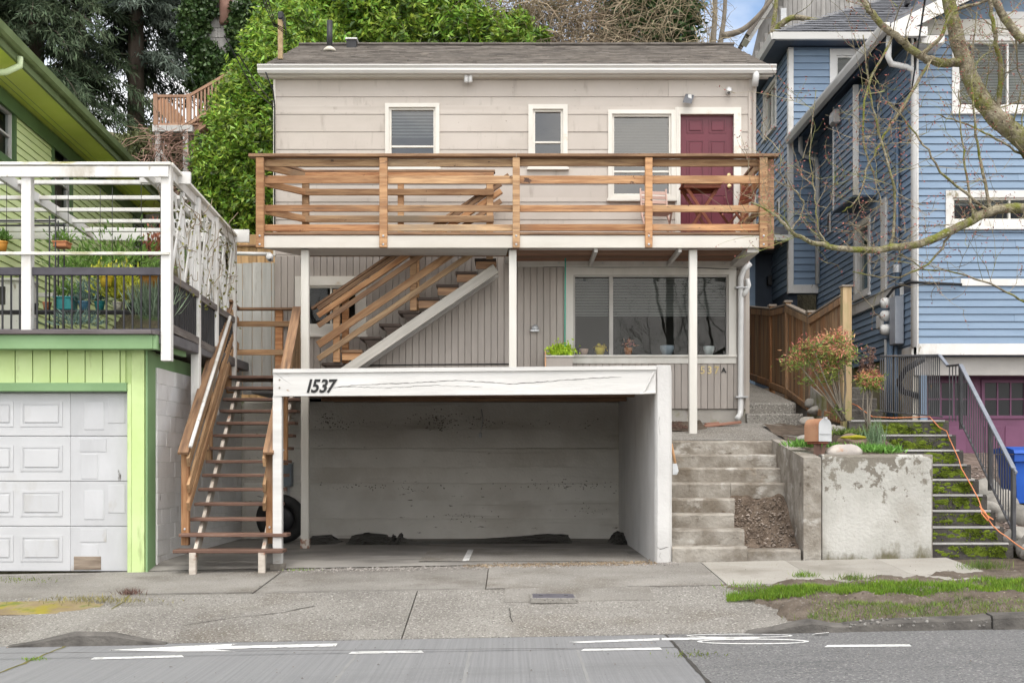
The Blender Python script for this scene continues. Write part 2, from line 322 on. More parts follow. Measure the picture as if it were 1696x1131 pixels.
galv = mat('galvanised', (.42, .43, .44), (.55, .56, .57), .45, 4, (1, 1, 1), .05, 40, None, .05, metal=.4)
meter_white = mat('meter_white', (.62, .62, .60), (.70, .70, .69), .4, 4)
gutter_white = mat('gutter_white', (.60, .59, .565), (.67, .66, .635), .4, 1.2, (.5, 2, 2), .03, 20, None, .02, layers=[((.52, .49, .44), 1.8, .64, .8, (.4, 2, 2))])
pvc = mat('pvc_white', (.60, .60, .59), (.68, .68, .67), .4, 3, (1, 1, 1), .02, 30, None, .02, layers=[((.5, .48, .44), 2.4, .64, .78, (1, 1, .5))])
shingle = mat('shingle', (.10, .088, .078), (.19, .17, .15), .9, 3, (1, 4, 4), .5, 60, (1, 3, 3), .06, layers=[((.24, .21, .18), 4, .58, .70, (.7, 3, 3)), ((.05, .045, .04), 5, .62, .7, (.6, 4, 4))], island=.22)
roof_grey = mat('roof_grey', (.11, .115, .13), (.17, .175, .19), .85, 8, (1, 3, 3), .4, 60, None, .05, island=.2)
conc = mat('concrete', (.215, .19, .158), (.335, .31, .272), .85, 3.4, (1, 1, 1), .7, 26, None, .08, layers=[((.145, .12, .092), 1.7, .50, .66, (1, 1, .8)), ((.46, .44, .405), 2.6, .58, .68, (.8, 1, 1.4)), ((.10, .08, .06), 6, .60, .68, (.6, .6, 1)), ((.33, .25, .17), 1.3, .60, .74, (1, 1, 1))], lo=.4, hi=.6)
conc_peel = mat('concrete_peel', (.43, .42, .385), (.54, .53, .495), .85, 2.2, (1, 1, 1), .6, 26, None, .04, layers=[((.36, .34, .30), 1.3, .52, .70, (1, 1, 1)), ((.22, .20, .165), 5.5, .545, .60, (1, 1, 1), 1.02, .34), ((.20, .18, .15), 9, .60, .64, (1, 1, 1), .85, .22), ((.13, .11, .085), 2.6, .66, .75, (1, 1, 1)), ((.17, .155, .10), 3.0, .60, .74, (1, 1, .5), .28, -.9), ((.11, .12, .03), 5.0, .66, .74, (1, 1, .6), .2, -.8)])
carport_wall = mat('carport_wall', (.54, .52, .475), (.62, .60, .555), .85, 1.6, (1, 1, 1), .35, 26, None, .02, layers=[((.32, .29, .25), 1.2, .56, .78, (.35, 1, 2.5)), ((.30, .27, .23), 1.5, .60, .76, (.22, 1, 5)), ((.12, .105, .09), 7, .66, .70, (.6, 1, 2.2)), ((.42, .39, .34), .6, .5, .75, (1, 1, 1))])
white_stucco = mat('white_stucco', (.53, .52, .505), (.61, .60, .585), .8, 1.6, (1, 1, 1), .3, 22, None, .015, layers=[((.42, .40, .37), 1.4, .62, .8, (1, 1, .6)), ((.10, .09, .08), 6, .715, .735, (1.5, 1.5, .5))])
block_white = mat('block_white', (.68, .67, .655), (.76, .75, .74), .85, 1.6, (1, 1, 1), .5, 20, None, .02, layers=[((.33, .30, .27), 1.3, .60, .78, (1, 1, .7)), ((.11, .10, .09), 5, .70, .73, (1, 1, .4))])
soil = mat('soil', (.085, .062, .046), (.16, .125, .095), .95, 6, (1, 1, 1), 1., 55, None, 0, bdist=.03)
gravelm = mat('gravel', (.22, .20, .18), (.42, .39, .36), .9, 20, ov=.3, island=.4)
mossm = mat('moss', (.11, .155, .014), (.21, .28, .025), .95, 12, (1, 1, 1), .9, 90, None, .1, bdist=.03, layers=[((.05, .045, .02), 5, .58, .68, (1, 1, 1))])
moss_yellow = mat('moss_yellow', (.30, .28, .02), (.42, .38, .03), .95, 12, (1, 1, 1), .8, 90, bdist=.02)
step_moss = mat('step_moss', (.055, .05, .045), (.10, .092, .082), .9, 3, (1, 1, 1), .8, 30, None, .1, layers=[((.08, .105, .013), 2.4, .58, .66, (1, 1, 1)), ((.13, .165, .02), 6, .64, .70, (1, 1, 1))])
nosing = mat('nosing', (.36, .355, .345), (.46, .45, .435), .85, 5)
grassm = mat('grass', (.135, .245, .025), (.24, .37, .045), .7, 3, ov=0, bump=0, island=.4, trans=.35, hv=.02)
grass_dull = mat('grass_dull', (.12, .19, .04), (.20, .27, .06), .7, 3, ov=.1, bump=0, island=.4, trans=.3, hv=.03)
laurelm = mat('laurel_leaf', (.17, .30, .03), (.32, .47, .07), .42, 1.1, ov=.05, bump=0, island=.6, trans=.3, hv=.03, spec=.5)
laurel_old_shade = mat('laurel_old_shade_leaf', (.05, .10, .018), (.13, .20, .035), .45, 1.1, ov=.05, bump=0, island=.6, trans=.15, hv=.03, spec=.5)  # older inner leaves, coloured darker to paint shaded gaps in the crown
ivym = mat('ivy_leaf', (.035, .075, .022), (.07, .12, .035), .45, 2, ov=.1, bump=0, island=.5, trans=.15, hv=.015, spec=.5)
coniferm = mat('conifer_needles', (.032, .055, .026), (.075, .105, .055), .7, 1.0, ov=.2, bump=0, island=.5, trans=.1, hv=.02)
barkm = mat('bark', (.075, .058, .045), (.13, .105, .085), .95, 6, (1, 1, .3), .7, 22, (1, 1, .3), .1, bdist=.03)
limb_bark = mat('limb_bark', (.17, .14, .095), (.30, .265, .185), .9, 14, (1, 1, 1), 1., 34, None, .1, layers=[((.155, .165, .03), 4, .46, .60, (1, 1, 1)), ((.07, .055, .04), 22, .58, .66, (1, 1, 1)), ((.36, .34, .27), 26, .62, .68, (1, 1, 1))], lo=.42, hi=.58, bdist=.03)
twigm = mat('twig', (.17, .135, .085), (.29, .245, .155), .85, 4, ov=0, bump=0, island=.3, layers=[((.17, .19, .05), 1.5, .5, .62, (1, 1, 1))])
budm = mat('bud', (.22, .06, .055), (.34, .13, .10), .7, 4, bump=0, island=.4)
bramblem = mat('bramble', (.22, .165, .11), (.38, .31, .22), .9, 3, ov=.1, bump=0, island=.45)
nand_red = mat('nandina_red', (.50, .15, .12), (.62, .33, .19), .6, 3, ov=.05, bump=0, island=.35, trans=.3, hv=.035)
nand_grn = mat('nandina_green', (.15, .23, .06), (.34, .40, .10), .6, 3, ov=.05, bump=0, island=.4, trans=.3, hv=.03)
dead_leaf = mat('dead_leaf', (.10, .06, .05), (.17, .10, .08), .9, 3, bump=0, island=.4)
rockm = mat('rock', (.20, .19, .17), (.36, .335, .30), .85, 2.5, (1, 1, 1), .5, 18, None, .2, layers=[((.45, .30, .22), 1.6, .62, .72, (1, 1, 1)), ((.16, .17, .09), 2.6, .62, .72, (1, 1, 1))])
road_conc = mat('road_concrete', (.22, .22, .22), (.28, .28, .28), .85, .8, (1, 1, 1), .3, 90, None, 0, layers=[((.17, .17, .17), .5, .55, .75, (.4, 2, 1)), ((.32, .31, .30), 60, .60, .70, (1, 1, 1))])
asphalt = mat('asphalt', (.135, .135, .137), (.20, .20, .198), .9, 26, (1, 1, 1), .9, 70, None, 0, layers=[((.11, .11, .112), .7, .52, .75, (.4, 1.6, 1)), ((.36, .35, .335), 44, .56, .63, (1, 1, 1)), ((.045, .045, .045), 50, .58, .64, (1, 1, 1))])
aggregate = mat('aggregate', (.19, .178, .16), (.26, .247, .223), .9, 1.2, (1, 1, 1), .9, 60, None, .05, layers=[((.145, .125, .10), .8, .52, .74, (1, 1, 1)), ((.44, .42, .385), 42, .55, .62, (1, 1, 1)), ((.07, .062, .055), 46, .57, .63, (1, 1, 1))])
slabm = mat('slab', (.20, .188, .168), (.275, .26, .235), .9, 1.3, (1, 1, 1), .6, 60, None, .09, layers=[((.145, .128, .105), 1.1, .52, .72, (1, 1, 1)), ((.37, .355, .33), 45, .57, .65, (1, 1, 1)), ((.09, .08, .07), 50, .59, .65, (1, 1, 1))])
slab_light = mat('slab_light', (.32, .30, .265), (.38, .36, .32), .9, 1.3, (1, 1, 1), .25, 80, None, .03, layers=[((.22, .20, .165), .8, .54, .74, (1, 1, 1)), ((.17, .155, .13), 40, .60, .68, (1, 1, 1))])
markm = mat('road_paint', (.66, .66, .64), (.76, .76, .74), .7, 6, (1, 1, 1), .2, 80, None, 0, layers=[((.36, .36, .355), 22, .56, .63, (1, 1, 1)), ((.27, .27, .268), 5, .58, .66, (1, 1, 1))])
crackm = mat('crack', (.035, .032, .028), (.06, .055, .05), .95, 8)
joint_moss = mat('joint_moss', (.10, .10, .03), (.18, .16, .05), .95, 8)
iron = mat('iron_cover', (.085, .08, .095), (.12, .115, .13), .6, 8, (1, 1, 1), .3, 60, None, 0)
tarp = mat('black_tarp', (.010, .010, .010), (.016, .016, .016), .38, 5, (1, 1, 1), .5, 16, None, 0, bdist=.05)
rubber = mat('rubber', (.012, .012, .012), (.02, .02, .02), .7, 5)
terracotta = mat('terracotta', (.40, .16, .07), (.48, .21, .10), .8, 5)
orange_pot = mat('orange_pot', (.50, .22, .03), (.56, .27, .05), .6, 5)
teal = mat('teal_plastic', (.02, .19, .19), (.03, .24, .24), .5, 5)
yellow = mat('yellow_plastic', (.60, .42, .03), (.66, .50, .05), .5, 5)
red = mat('red_plastic', (.42, .05, .03), (.5, .08, .05), .5, 5)
lilac = mat('lilac_tin', (.22, .20, .50), (.28, .26, .58), .5, 5)
black_plastic = mat('black_plastic', (.02, .02, .02), (.03, .03, .035), .5, 5)
binblue = mat('bin_blue', (.012, .07, .36), (.02, .10, .45), .45, 3, bump=.03)
cordm = mat('cord_orange', (.62, .20, .08), (.70, .28, .13), .5, 5, bump=0)
copper = mat('mailbox_copper', (.34, .165, .09), (.44, .24, .14), .55, 5, (1, 1, 1), .15, 30, layers=[((.55, .42, .32), 4, .6, .7, (1, 1, 1))])
mahog = mat('mahogany', (.17, .045, .022), (.26, .085, .045), .5, 3, WX, .1, 14, WX, .12)
pinkwood = mat('pink_wood', (.46, .30, .25), (.56, .40, .34), .6, 3, WX, .1, 14, WX, .1)
brass = mat('brass', (.60, .47, .22), (.72, .60, .34), .4, 5)
blackp = mat('black_enamel', (.012, .012, .012), (.02, .02, .02), .4, 5, bump=0)
blindm = mat('blind', (.62, .61, .58), (.68, .67, .64), .6, 3, bump=0, trans=.2); blind_grey = mat('blind_grey', (.30, .295, .275), (.36, .35, .325), .6, 3, bump=0)
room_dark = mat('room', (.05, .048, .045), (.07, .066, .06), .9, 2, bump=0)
room_mid = mat('room_lit', (.20, .19, .18), (.24, .23, .21), .9, 2, bump=0)
greenpole = mat('green_pole', (.06, .42, .30), (.08, .48, .36), .5, 5, bump=0)
limeplant = mat('lime_plant', (.42, .62, .04), (.58, .75, .08), .6, 5, bump=0, island=.3, trans=.3)
grey_shingle = mat('grey_shingle', (.25, .24, .23), (.34, .33, .32), .85, 3, (2, 2, .8), .3, 20, None, .14)
brown_bark = mat('thin_bark', (.17, .145, .115), (.26, .225, .18), .9, 7, (1, 1, .4), .5, 26)
glass = glassmat('window_glass', refl=.25); glass_upper = glassmat('window_glass_upper', (.6, .65, .65), 1.2); glass_dark = glassmat('window_glass_dark', (.35, .38, .38))
roofmem = mat('roof_membrane', (.20, .19, .18), (.26, .25, .24), .9, 2)
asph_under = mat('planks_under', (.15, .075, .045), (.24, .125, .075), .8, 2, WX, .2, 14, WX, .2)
hillm = mat('hill_soil', (.09, .075, .05), (.16, .14, .08), .95, 1.2, (1, 1, 1), .8, 9, None, 0, layers=[((.06, .10, .03), .9, .5, .6, (1, 1, 1))], bdist=.1)
wire_black = mat('wire_black', (.015, .015, .016), (.02, .02, .022), .5, 5, bump=0)
pink_pot = mat('pink_pot', (.55, .33, .26), (.60, .40, .32), .7, 5)
# ---------------------------------------------------------------- ground, road, pavement
def lerp_tab(tab, d):
    if d <= tab[0][0]: return tab[0][1]
    for (a, za), (b, zb) in zip(tab[:-1], tab[1:]):
        if d <= b: return za + (zb - za) * (d - a) / (b - a)
    return tab[-1][1]
GP = [(11.2, -.34), (13.1, -.10), (14.8, -.015), (15.2, 0)]
def gz(x, d): return lerp_tab(GP, d) + .018 * max(-9, min(9, x))
def G(px, py, dz=0., road=False):     # where the ray through a photo pixel meets the street surface
    d = 8.
    for i in range(4000):
        z = Z(py, d); g = (gz(X(px, d), 0) if road else gz(X(px, d), d)) + dz
        if z <= g: break
        d += .003
    return Vector((X(px, d), d, g))
sheet('ground', -90, 90, -60, 140, 10, 10, lambda x, y: -1.2 + (.0 if y < 20 else 0), soil)
def hill(x, y):
    t = max(0, y - 20.5); w = max(0, min(1, (abs(x - .3) - 2.0) / 3)) if y < 27.5 else 1
    z = -.9 + (3.4 + t * .36 + 1.2 * math.sin(x * .4) * min(1, t / 6)) * min(1, max(0, (y - (20.7 if -4.7 < x < 4 else 19.4)) / 1.4)) * (w if x < 3.6 or y > 27 else .55)
    return z + .15 * math.sin(x * 1.7 + y)
sheet('hillside', -40, 40, 19.4, 70, 80, 60, hill, hillm)
sheet('reflection_bank', -60, 60, -60, -24, 40, 20, lambda x, y: -.6 + min(1, (-24 - y) / 3.5) * (4.4 + 1.2 * math.sin(x * .5) + .8 * math.sin(x * 1.7 + 2)), mat('far_foliage', (.03, .045, .02), (.10, .12, .06), .9, 1.5, (1, 1, 1), .8, 6, None, 0))  # unseen bank, added to darken reflections in the lower window
XJ = 1.39
lanes = dict(st=(26, .22, 1))
mat('road_grooved', (.185, .187, .19), (.225, .227, .23), .85, 1.0, (60, .3, 1), .5, 2.0, (60, .25, 1), 0, layers=[((.155, .155, .157), .45, .52, .75, (.5, 1.8, 1)), ((.27, .265, .26), 50, .60, .68, (1, 1, 1))], bdist=.01)
rg = sheet('road', -60, XJ, -8, 11.2, 30, 12, lambda x, y: gz(x, 0), MT['road_grooved'])
ra = sheet('road_asphalt', XJ, 60, -8, 11.2, 30, 12, lambda x, y: gz(x, 0), asphalt)
tag(rg, 'grooved grey concrete road surface'); tag(ra, 'worn speckled asphalt road surface')
def flat_poly(name, pts, mat_, parent, dz=.004, road=True, thick=None):
    V = [G(a, b, dz, road) if isinstance(a, (int, float)) and b > 50 else Vector((a, b, gz(a, 0 if road else b) + dz)) for a, b in pts]
    return link(name, mesh(V, [list(range(len(V)))]), mat_, parent)
def strip(name, pts, w, mat_, parent, dz=.005, road=False, jit=0., px=True):   # thin strip along a photo polyline on the ground
    P = [G(a, b, dz, road) if px else Vector((a, b, gz(a, 0 if road else b) + dz)) for a, b in pts]; Q = []
    for a, b in zip(P[:-1], P[1:]):
        n = max(1, int((b - a).length / .12))
        for i in range(n): Q.append(a.lerp(b, i / n))
    Q.append(P[-1]); V = []
    for i, q in enumerate(Q):
        t = (Q[min(i + 1, len(Q) - 1)] - Q[max(0, i - 1)]); s = Vector((-t.y, t.x, 0)).normalized() * w / 2 * random.uniform(.5, 1.3 if jit else 1)
        o = Vector((random.uniform(-jit, jit), random.uniform(-jit, jit), 0)); V += [q - s + o, q + s + o]
    Fc = [(2 * i, 2 * i + 1, 2 * i + 3, 2 * i + 2) for i in range(len(Q) - 1)]
    return link(name, mesh(V, Fc), mat_, parent)
for a, b, c, d_ in ((150, 1090, 305, 1086), (577, 1080.5, 702, 1078.5), (962, 1075.5, 1097, 1073.5), (1365, 1069.5, 1510, 1068)):
    par = rg if a < 1200 else ra
    o = flat_poly('lane_dash', [(a, b + 1.4), (c, d_ + 1.6), (c - 4, d_ - 1.8), (a + 6, b - 2)], markm, par)
flat_poly('lane_arrow', [(178, 1076), (300, 1078.2), (390, 1078), (352, 1074.4), (556, 1069.6), (559, 1065), (380, 1069.2), (392, 1065.3), (300, 1069.5)], markm, rg)
flat_poly('lane_line', [(939, 1062.5), (962, 1064), (1092, 1059.8), (1092, 1056.3), (1030, 1058.5)], markm, rg)
flat_poly('lane_line', [(1096, 1059.6), (1165, 1058.2), (1260, 1056.2), (1250, 1053.6), (1096, 1055.8)], markm, ra)
def oval(cx, cy, rx, ry, w, n=40):
    V, Fc = [], []
    for i in range(n):
        q = 2 * math.pi * i / n
        V += [G(cx + rx * math.cos(q), cy + ry * math.sin(q), .004, True), G(cx + (rx - w * 5) * math.cos(q), cy + (ry - w) * math.sin(q), .004, True)]
    Fc = [(2 * i, 2 * i + 1, (2 * i + 3) % (2 * n), (2 * i + 2) % (2 * n)) for i in range(n)]
    link('bicycle_marking', mesh(V, Fc), markm, ra)
oval(1247, 1061.5, 93, 4.6, 1.6); oval(1225, 1052, 88, 3.2, 1.1)
# joints in the road
strip('road_joint', [(XJ, 11.19), (XJ, 7.5)], .035, crackm, ra, .003, True, .004, False)
strip('road_joint', [(-4.02, 11.15), (-4.02, 7.5)], .03, joint_moss, rg, .003, True, .01, False)
strip('road_joint', [(-20, 10.42), (XJ, 10.42)], .02, crackm, rg, .0025, True, .004, False)
for x in (-1.3, -.35, .55): strip('road_joint', [(x, 10.4), (x, 7.5)], .03, mat('pale_streak', (.215, .215, .21), (.25, .25, .245), .9, 5, ov=0), rg, .002, True, .003, False)
# driveway apron, sidewalk slabs
def slab(name, x0, x1, y0, y1, m, parent, th=.1, dz=0., n=4, lift=0.):
    nx = max(2, int((x1 - x0) / .5)); V = []; g = .006
    for k in (0, 1):
        for j in range(n + 1):
            for i in range(nx + 1):
                a = x0 + g + (x1 - x0 - 2 * g) * i / nx; b = y0 + g + (y1 - y0 - 2 * g) * j / n
                V.append((a, b, gz(a, b) + dz + lift * (i / nx - .5) - (th if k else 0)))
    s = (nx + 1) * (n + 1); Fc = []
    for j in range(n):
        for i in range(nx):
            q = [j * (nx + 1) + i, j * (nx + 1) + i + 1, (j + 1) * (nx + 1) + i + 1, (j + 1) * (nx + 1) + i]; Fc += [q, [v + s for v in q]]
    for i in range(nx):
        for j in (0, n): q = j * (nx + 1) + i; Fc.append([q, q + 1, q + 1 + s, q + s])
    for j in range(n):
        for i in (0, nx): q = j * (nx + 1) + i; Fc.append([q, q + nx + 1, q + nx + 1 + s, q + s])
    c = Vector(V[0]); return link(name, mesh([Vector(v) - c for v in V], Fc), m, parent, Matrix.Translation(c))
bed = sheet('pavement_bed', -30, 30, 11.25, 15.3, 60, 24, lambda x, y: gz(x, y) - .05, soil)
apron = thing('driveway_apron', 'speckled aggregate driveway apron sloping to the road', None, (0, 12.1, -.25), kind='structure')
for a, b, m, dz in ((-30, -9.2, aggregate, 0), (-9.2, -4.25, aggregate, .0), (-4.25, -1.0, aggregate, .004), (-1.0, 2.75, aggregate, .004)):
    slab('apron_slab', a, b, 11.2, 13.1 if b < -5 or True else 0, m, apron, .14, dz, 8)
walk = thing('sidewalk', 'concrete sidewalk of large uneven slabs', None, (0, 13.95, 0), kind='structure')
xs = [-30, -20, -12, -9.4, -7.2, -5.0, -2.75, -.28, 2.28]
for a, b in zip(xs[:-1], xs[1:]): slab('paving_slab', a, b, 13.1, 15.06 if b > -4.9 else 14.85, slabm, walk, .1, .002 + random.uniform(-.004, .005), 4, random.uniform(-.006, .006))
for a, b in ((2.28, 3.3), (3.3, 4.4), (4.4, 5.25)): slab('paving_slab', a, b, 13.1, 14.95, slab_light, walk, .1, .006, 4, .004)
slab('paving_slab', -.08, 1.45, 12.48, 13.09, slab_light if 0 else slabm, walk, .1, .012, 3)
# the strip before the green garage and the carport
slab('paving_slab', -12, -4.3, 14.86, 15.05, slabm, walk, .1, .0, 2)
# cracks
strip('crack', [(205, 1040), (300, 1035), (380, 1023), (470, 1013), (520, 1003)], .016, crackm, apron, .009, False, .012)
strip('crack', [(110, 1042), (160, 1022), (200, 1000), (215, 985)], .03, joint_moss, apron, .009, False, .015)
strip('crack', [(842, 1006), (846, 1022), (850, 1030)], .008, crackm, apron, .009, False, .01)
strip('crack', [(620, 1030), (700, 1026), (760, 1031)], .004, crackm, apron, .009, False, .01)
strip('crack', [(1000, 960), (1140, 952)], .006, crackm, walk, .012, False, .008)
for px0, px1 in ((230, 840), (1040, 1195)):
    strip('joint_dirt', [(px0, 983 - (px0 - 230) * .0155), (px1, 983 - (px1 - 230) * .0155)], .022, crackm, walk, .013, False, .006)
# mossy patch by the neighbour's drive
V = []
sheet('moss_patch', -5.95, -4.15, 12.35, 12.98, 30, 12, lambda x, y: gz(x, y) + .004 + .012 * max(0, 1 - ((x + 5.05) / .9) ** 2 - ((y - 12.66) / .3) ** 2) - .02 * (((x + 5.05) / .9) ** 2 + ((y - 12.66) / .32) ** 2 > 1), mat('moss_dirt', (.20, .15, .085), (.30, .24, .13), .95, 3, (1, 1, 1), .6, 60, None, 0, layers=[((.26, .22, .03), 2.2, .5, .62, (1, 1, 1)), ((.12, .16, .03), 3, .55, .66, (1, 1, 1))]), None, kind='stuff')
# utility cover
u = thing('utility_cover', 'grey rectangular iron utility cover set in the sidewalk slab', 'utility cover', G(917, 990, .01))
A, B = G(881, 984, .006), G(953, 998, .006); ym, yM = min(A.y, B.y), max(A.y, B.y)
box('cover_frame', A.x - .02, B.x + .02, ym - .02, yM + .02, A.z - .045, A.z + .006, slabm, u, .003)
box('cover_lid', A.x + .004, B.x - .004, ym + .004, yM - .004, A.z - .04, A.z + .010, iron, u, .003)
for sx in (.2, .8): box('lift_hole', A.x + (B.x - A.x) * sx - .02, A.x + (B.x - A.x) * sx + .02, (ym + yM) / 2 - .01, (ym + yM) / 2 + .01, A.z, A.z + .0135, crackm, u, .001)
# kerbs
kerb = thing('kerb', 'old concrete kerb with exposed stones beside the grass strip', None, (5, 11.3, -.3), kind='structure')
def kerb_piece(pts, y0, y1, parent, m=conc, blend=False):   # pts: (x, top height above road)
    V, Fc = [], []
    for x, h in pts:
        z = gz(x, 0)
        V += [(x, y0, z - .1), (x, y0 + .012 * (h > .05), z + h * .8), (x, y0 + .03, z + h), (x, y1, gz(x, y1) + .006 if blend else z + h + .01), (x, y1, z - .1)]
    for i in range(len(pts) - 1):
        for j in range(4): Fc.append((i * 5 + j, i * 5 + j + 1, i * 5 + j + 6, i * 5 + j + 5))
    Fc += [tuple(range(5)), tuple(range((len(pts) - 1) * 5, len(pts) * 5))]
    return link('kerb_stone', mesh(V, Fc), m, parent)
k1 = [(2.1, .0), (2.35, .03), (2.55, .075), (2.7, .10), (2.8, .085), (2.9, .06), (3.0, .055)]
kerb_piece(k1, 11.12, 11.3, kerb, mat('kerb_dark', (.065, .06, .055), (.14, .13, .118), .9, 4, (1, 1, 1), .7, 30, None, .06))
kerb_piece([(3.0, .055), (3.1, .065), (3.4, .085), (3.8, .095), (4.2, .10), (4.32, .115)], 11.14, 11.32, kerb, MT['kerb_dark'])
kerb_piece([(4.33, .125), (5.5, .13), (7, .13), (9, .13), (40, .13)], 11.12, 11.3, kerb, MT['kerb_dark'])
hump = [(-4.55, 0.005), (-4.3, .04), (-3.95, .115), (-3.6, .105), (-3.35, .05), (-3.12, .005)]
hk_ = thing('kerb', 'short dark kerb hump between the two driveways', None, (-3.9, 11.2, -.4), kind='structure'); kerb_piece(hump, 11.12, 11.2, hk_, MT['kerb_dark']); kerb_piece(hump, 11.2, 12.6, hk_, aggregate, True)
for i in range(60):   # river stones showing in the broken kerb
    x = random.uniform(3.05, 4.4); z = gz(x, 0) + random.uniform(.03, .105); s = random.uniform(.009, .022)
    lathe('kerb_pebble', [(.3 * s, -.6 * s), (s, 0), (.3 * s, .6 * s)], (x, 11.158 + .06 * (z - gz(x, 0) > .08), z), mat('pebble', (.13, .125, .115), (.27, .255, .235), .85, 6, ov=.3), kerb, 7, True, Matrix.Rotation(random.uniform(0, 3), 4, 'X'))
# planting strip
def strip_z(x, y):
    e = min(1, max(0, (x - 2.05) / .8)); h = .10 * min(1, max(0, (13.2 - y) / 1.6)) * e * min(1, max(0, (y - 11.2) / .4))
    return gz(x, y) + .012 * e + h * (1 if y < 12.9 else .6) + e * (.02 * math.sin(x * 5 + y * 9) + .012 * math.sin(x * 17 + y * 3) + .01 * math.sin(x * 9 - y * 23))
st_soil = mat('strip_soil', (.105, .082, .062), (.18, .148, .118), .95, 5, (1, 1, 1), .9, 60, None, 0, bdist=.03, layers=[((.27, .245, .215), 18, .60, .68, (1, 1, 1))])
def dirt_z(x, y):
    yr = 13.12 + .55 * min(1, max(0, (x - 2.3) / 2.6)) + .04 * math.sin(x * 6) - .02
    return (strip_z(x, y) if y < yr else gz(x, y) - .03) if x > 2.22 + (13.1 - y) * .28 + .05 * math.sin(y * 9) else gz(x, y) - .03
sheet('planting_strip', 2.0, 12, 11.26, 14.0, 230, 64, lambda x, y: dirt_z(x, y) + random.uniform(-.012, .012), st_soil); sheet('planting_strip', 12, 40, 11.26, 14.0, 40, 10, dirt_z, st_soil)
def blades(name, n, pos, h, w, m, parent, label=None, lean=.35):
    P = np.array([pos() for _ in range(n)]); D = np.stack([RNG.normal(0, lean, n), RNG.normal(0, lean, n), np.ones(n)], 1)
    hh = h * RNG.uniform(.45, 1.15, n)
    o = leaves(name, leafquads(P, D, hh, w), m, parent)
    return o
def gband(px0, px1, ytop, ybot):
    def f():
        while True:
            a = random.uniform(px0, px1); t = random.betavariate(1.6, 1.6); b = ytop(a) + (ybot(a) - ytop(a)) * t
            p = G(a, b, .06)
            if math.sin(p.x * 7.3 + p.y * 11) + math.sin(p.x * 3.1 - p.y * 5.7) + random.uniform(-1.0, 1.8) > -.75: break
        p.z = strip_z(p.x, p.y) - .005; return tuple(p)
    return f
g1 = blades('grass', 17000, gband(1205, 1900, lambda a: 977 - (a - 1205) * .046 if a < 1696 else 953, lambda a: 989 - (a - 1205) * .010), .075, .007, grassm, None, lean=.45); tag(g1, 'bright green grass band along the planting strip', kind='stuff')
g2 = blades('grass', 4200, gband(1340, 1900, lambda a: 1008 - (a - 1340) * .012, lambda a: 1030 - (a - 1340) * .018), .06, .006, grass_dull, None, lean=.5); tag(g2, 'thin grass beside the kerb', kind='stuff')
def tuft(px, py, n, r, h, m, label, road=False, z=None):
    c = G(px, py, 0, road) if z is None else Vector(z)
    P = np.array([(c.x + random.gauss(0, r), c.y + random.gauss(0, r * .7), c.z) for _ in range(n)])
    D = np.stack([RNG.normal(0, .5, n), RNG.normal(0, .5, n), np.ones(n)], 1)
    o = leaves('grass_tuft', leafquads(P, D, h * RNG.uniform(.5, 1.1, n), .007), m); return tag(o, label, kind='stuff')
for i, (a, b, n) in enumerate(((1250, 985, 160), (1290, 992, 200), (1330, 995, 120), (1420, 962, 150), (1480, 998, 160), (1545, 995, 200), (1600, 1000, 120), (1660, 1003, 200), (1440, 1010, 120), (1520, 1016, 160), (1590, 1012, 140), (1240, 975, 90), (1395, 985, 260), (1560, 975, 300))): tuft(a, b, n, .12, .11, grassm if i % 3 else grass_dull, 'scattered grass clumps on the verge')
tuft(1333, 956, 120, .07, .10, grassm, 'small grass tuft on the sidewalk edge by the planter wall')
tuft(1630, 943, 260, .13, .15, grass_dull, 'grass clump below the mossy steps')
tuft(1372, 1026, 420, .13, .09, grass_dull, 'mossy weed clump at the broken kerb end')
tuft(1350, 1040, 120, .05, .08, grass_dull, 'little weed at the foot of the broken kerb')
tuft(170, 995, 500, .28, .07, mat('dry_weed', (.20, .18, .07), (.30, .27, .12), .9, 4, bump=0, island=.4), 'dry weeds on the mossy patch beside the driveway crack')
tuft(215, 985, 160, .06, .09, dead_leaf, 'dark dry weed tuft at the end of the driveway crack')
tuft(55, 1093, 60, .05, .04, grassm, 'tiny green weed in the road joint'); tuft(30, 960, 300, .3, .03, mossm, 'low moss along the foot of the white garage door')
tuft(500, 945, 60, .1, .04, grassm, 'tiny weeds in the gravel before the carport')
tuft(1150, 1085, 90, .12, .03, mossm, 'moss in the joint between concrete and asphalt', True)
# gravel and leaf litter along the carport edge
def scatter(name, n, pos, smin, smax, m, label):
    V, Fc = [], []
    for i in range(n):
        c = Vector(pos()); s = random.uniform(smin, smax); a = random.uniform(0, 6.3); h = s * random.uniform(.25, .6); b = len(V)
        for j in range(4):
            q = a + j * math.pi / 2; r = s * random.uniform(.5, 1); V.append(c + Vector((math.cos(q) * r, math.sin(q) * r, 0)))
        V.append(c + Vector((0, 0, h))); Fc += [(b, b + 1, b + 4), (b + 1, b + 2, b + 4), (b + 2, b + 3, b + 4), (b + 3, b, b + 4)]
    return tag(link(name, mesh(V, Fc), m), label, kind='stuff')
def pg():
    x = random.uniform(-2.8, 2.0); y = random.gauss(14.86, .11); return (x, y, gz(x, y) + .004)
scatter('gravel', 2600, pg, .006, .02, gravelm, 'loose gravel along the edge of the carport floor')
scatter('leaf_litter', 1100, lambda: (lambda x, y: (x, y, gz(x, y) + .006))(random.uniform(-.6, 1.75), random.gauss(14.98, .1)), .01, .03, mat('litter_leaf', (.12, .085, .055), (.24, .19, .13), .9, 5, bump=0, island=.5), 'brown leaf litter along the carport floor edge')
def pr(): x = random.uniform(-9, 9); y = random.uniform(9, 14.6); return (x, y, gz(x, y if y > 11.2 else 0) + .008)
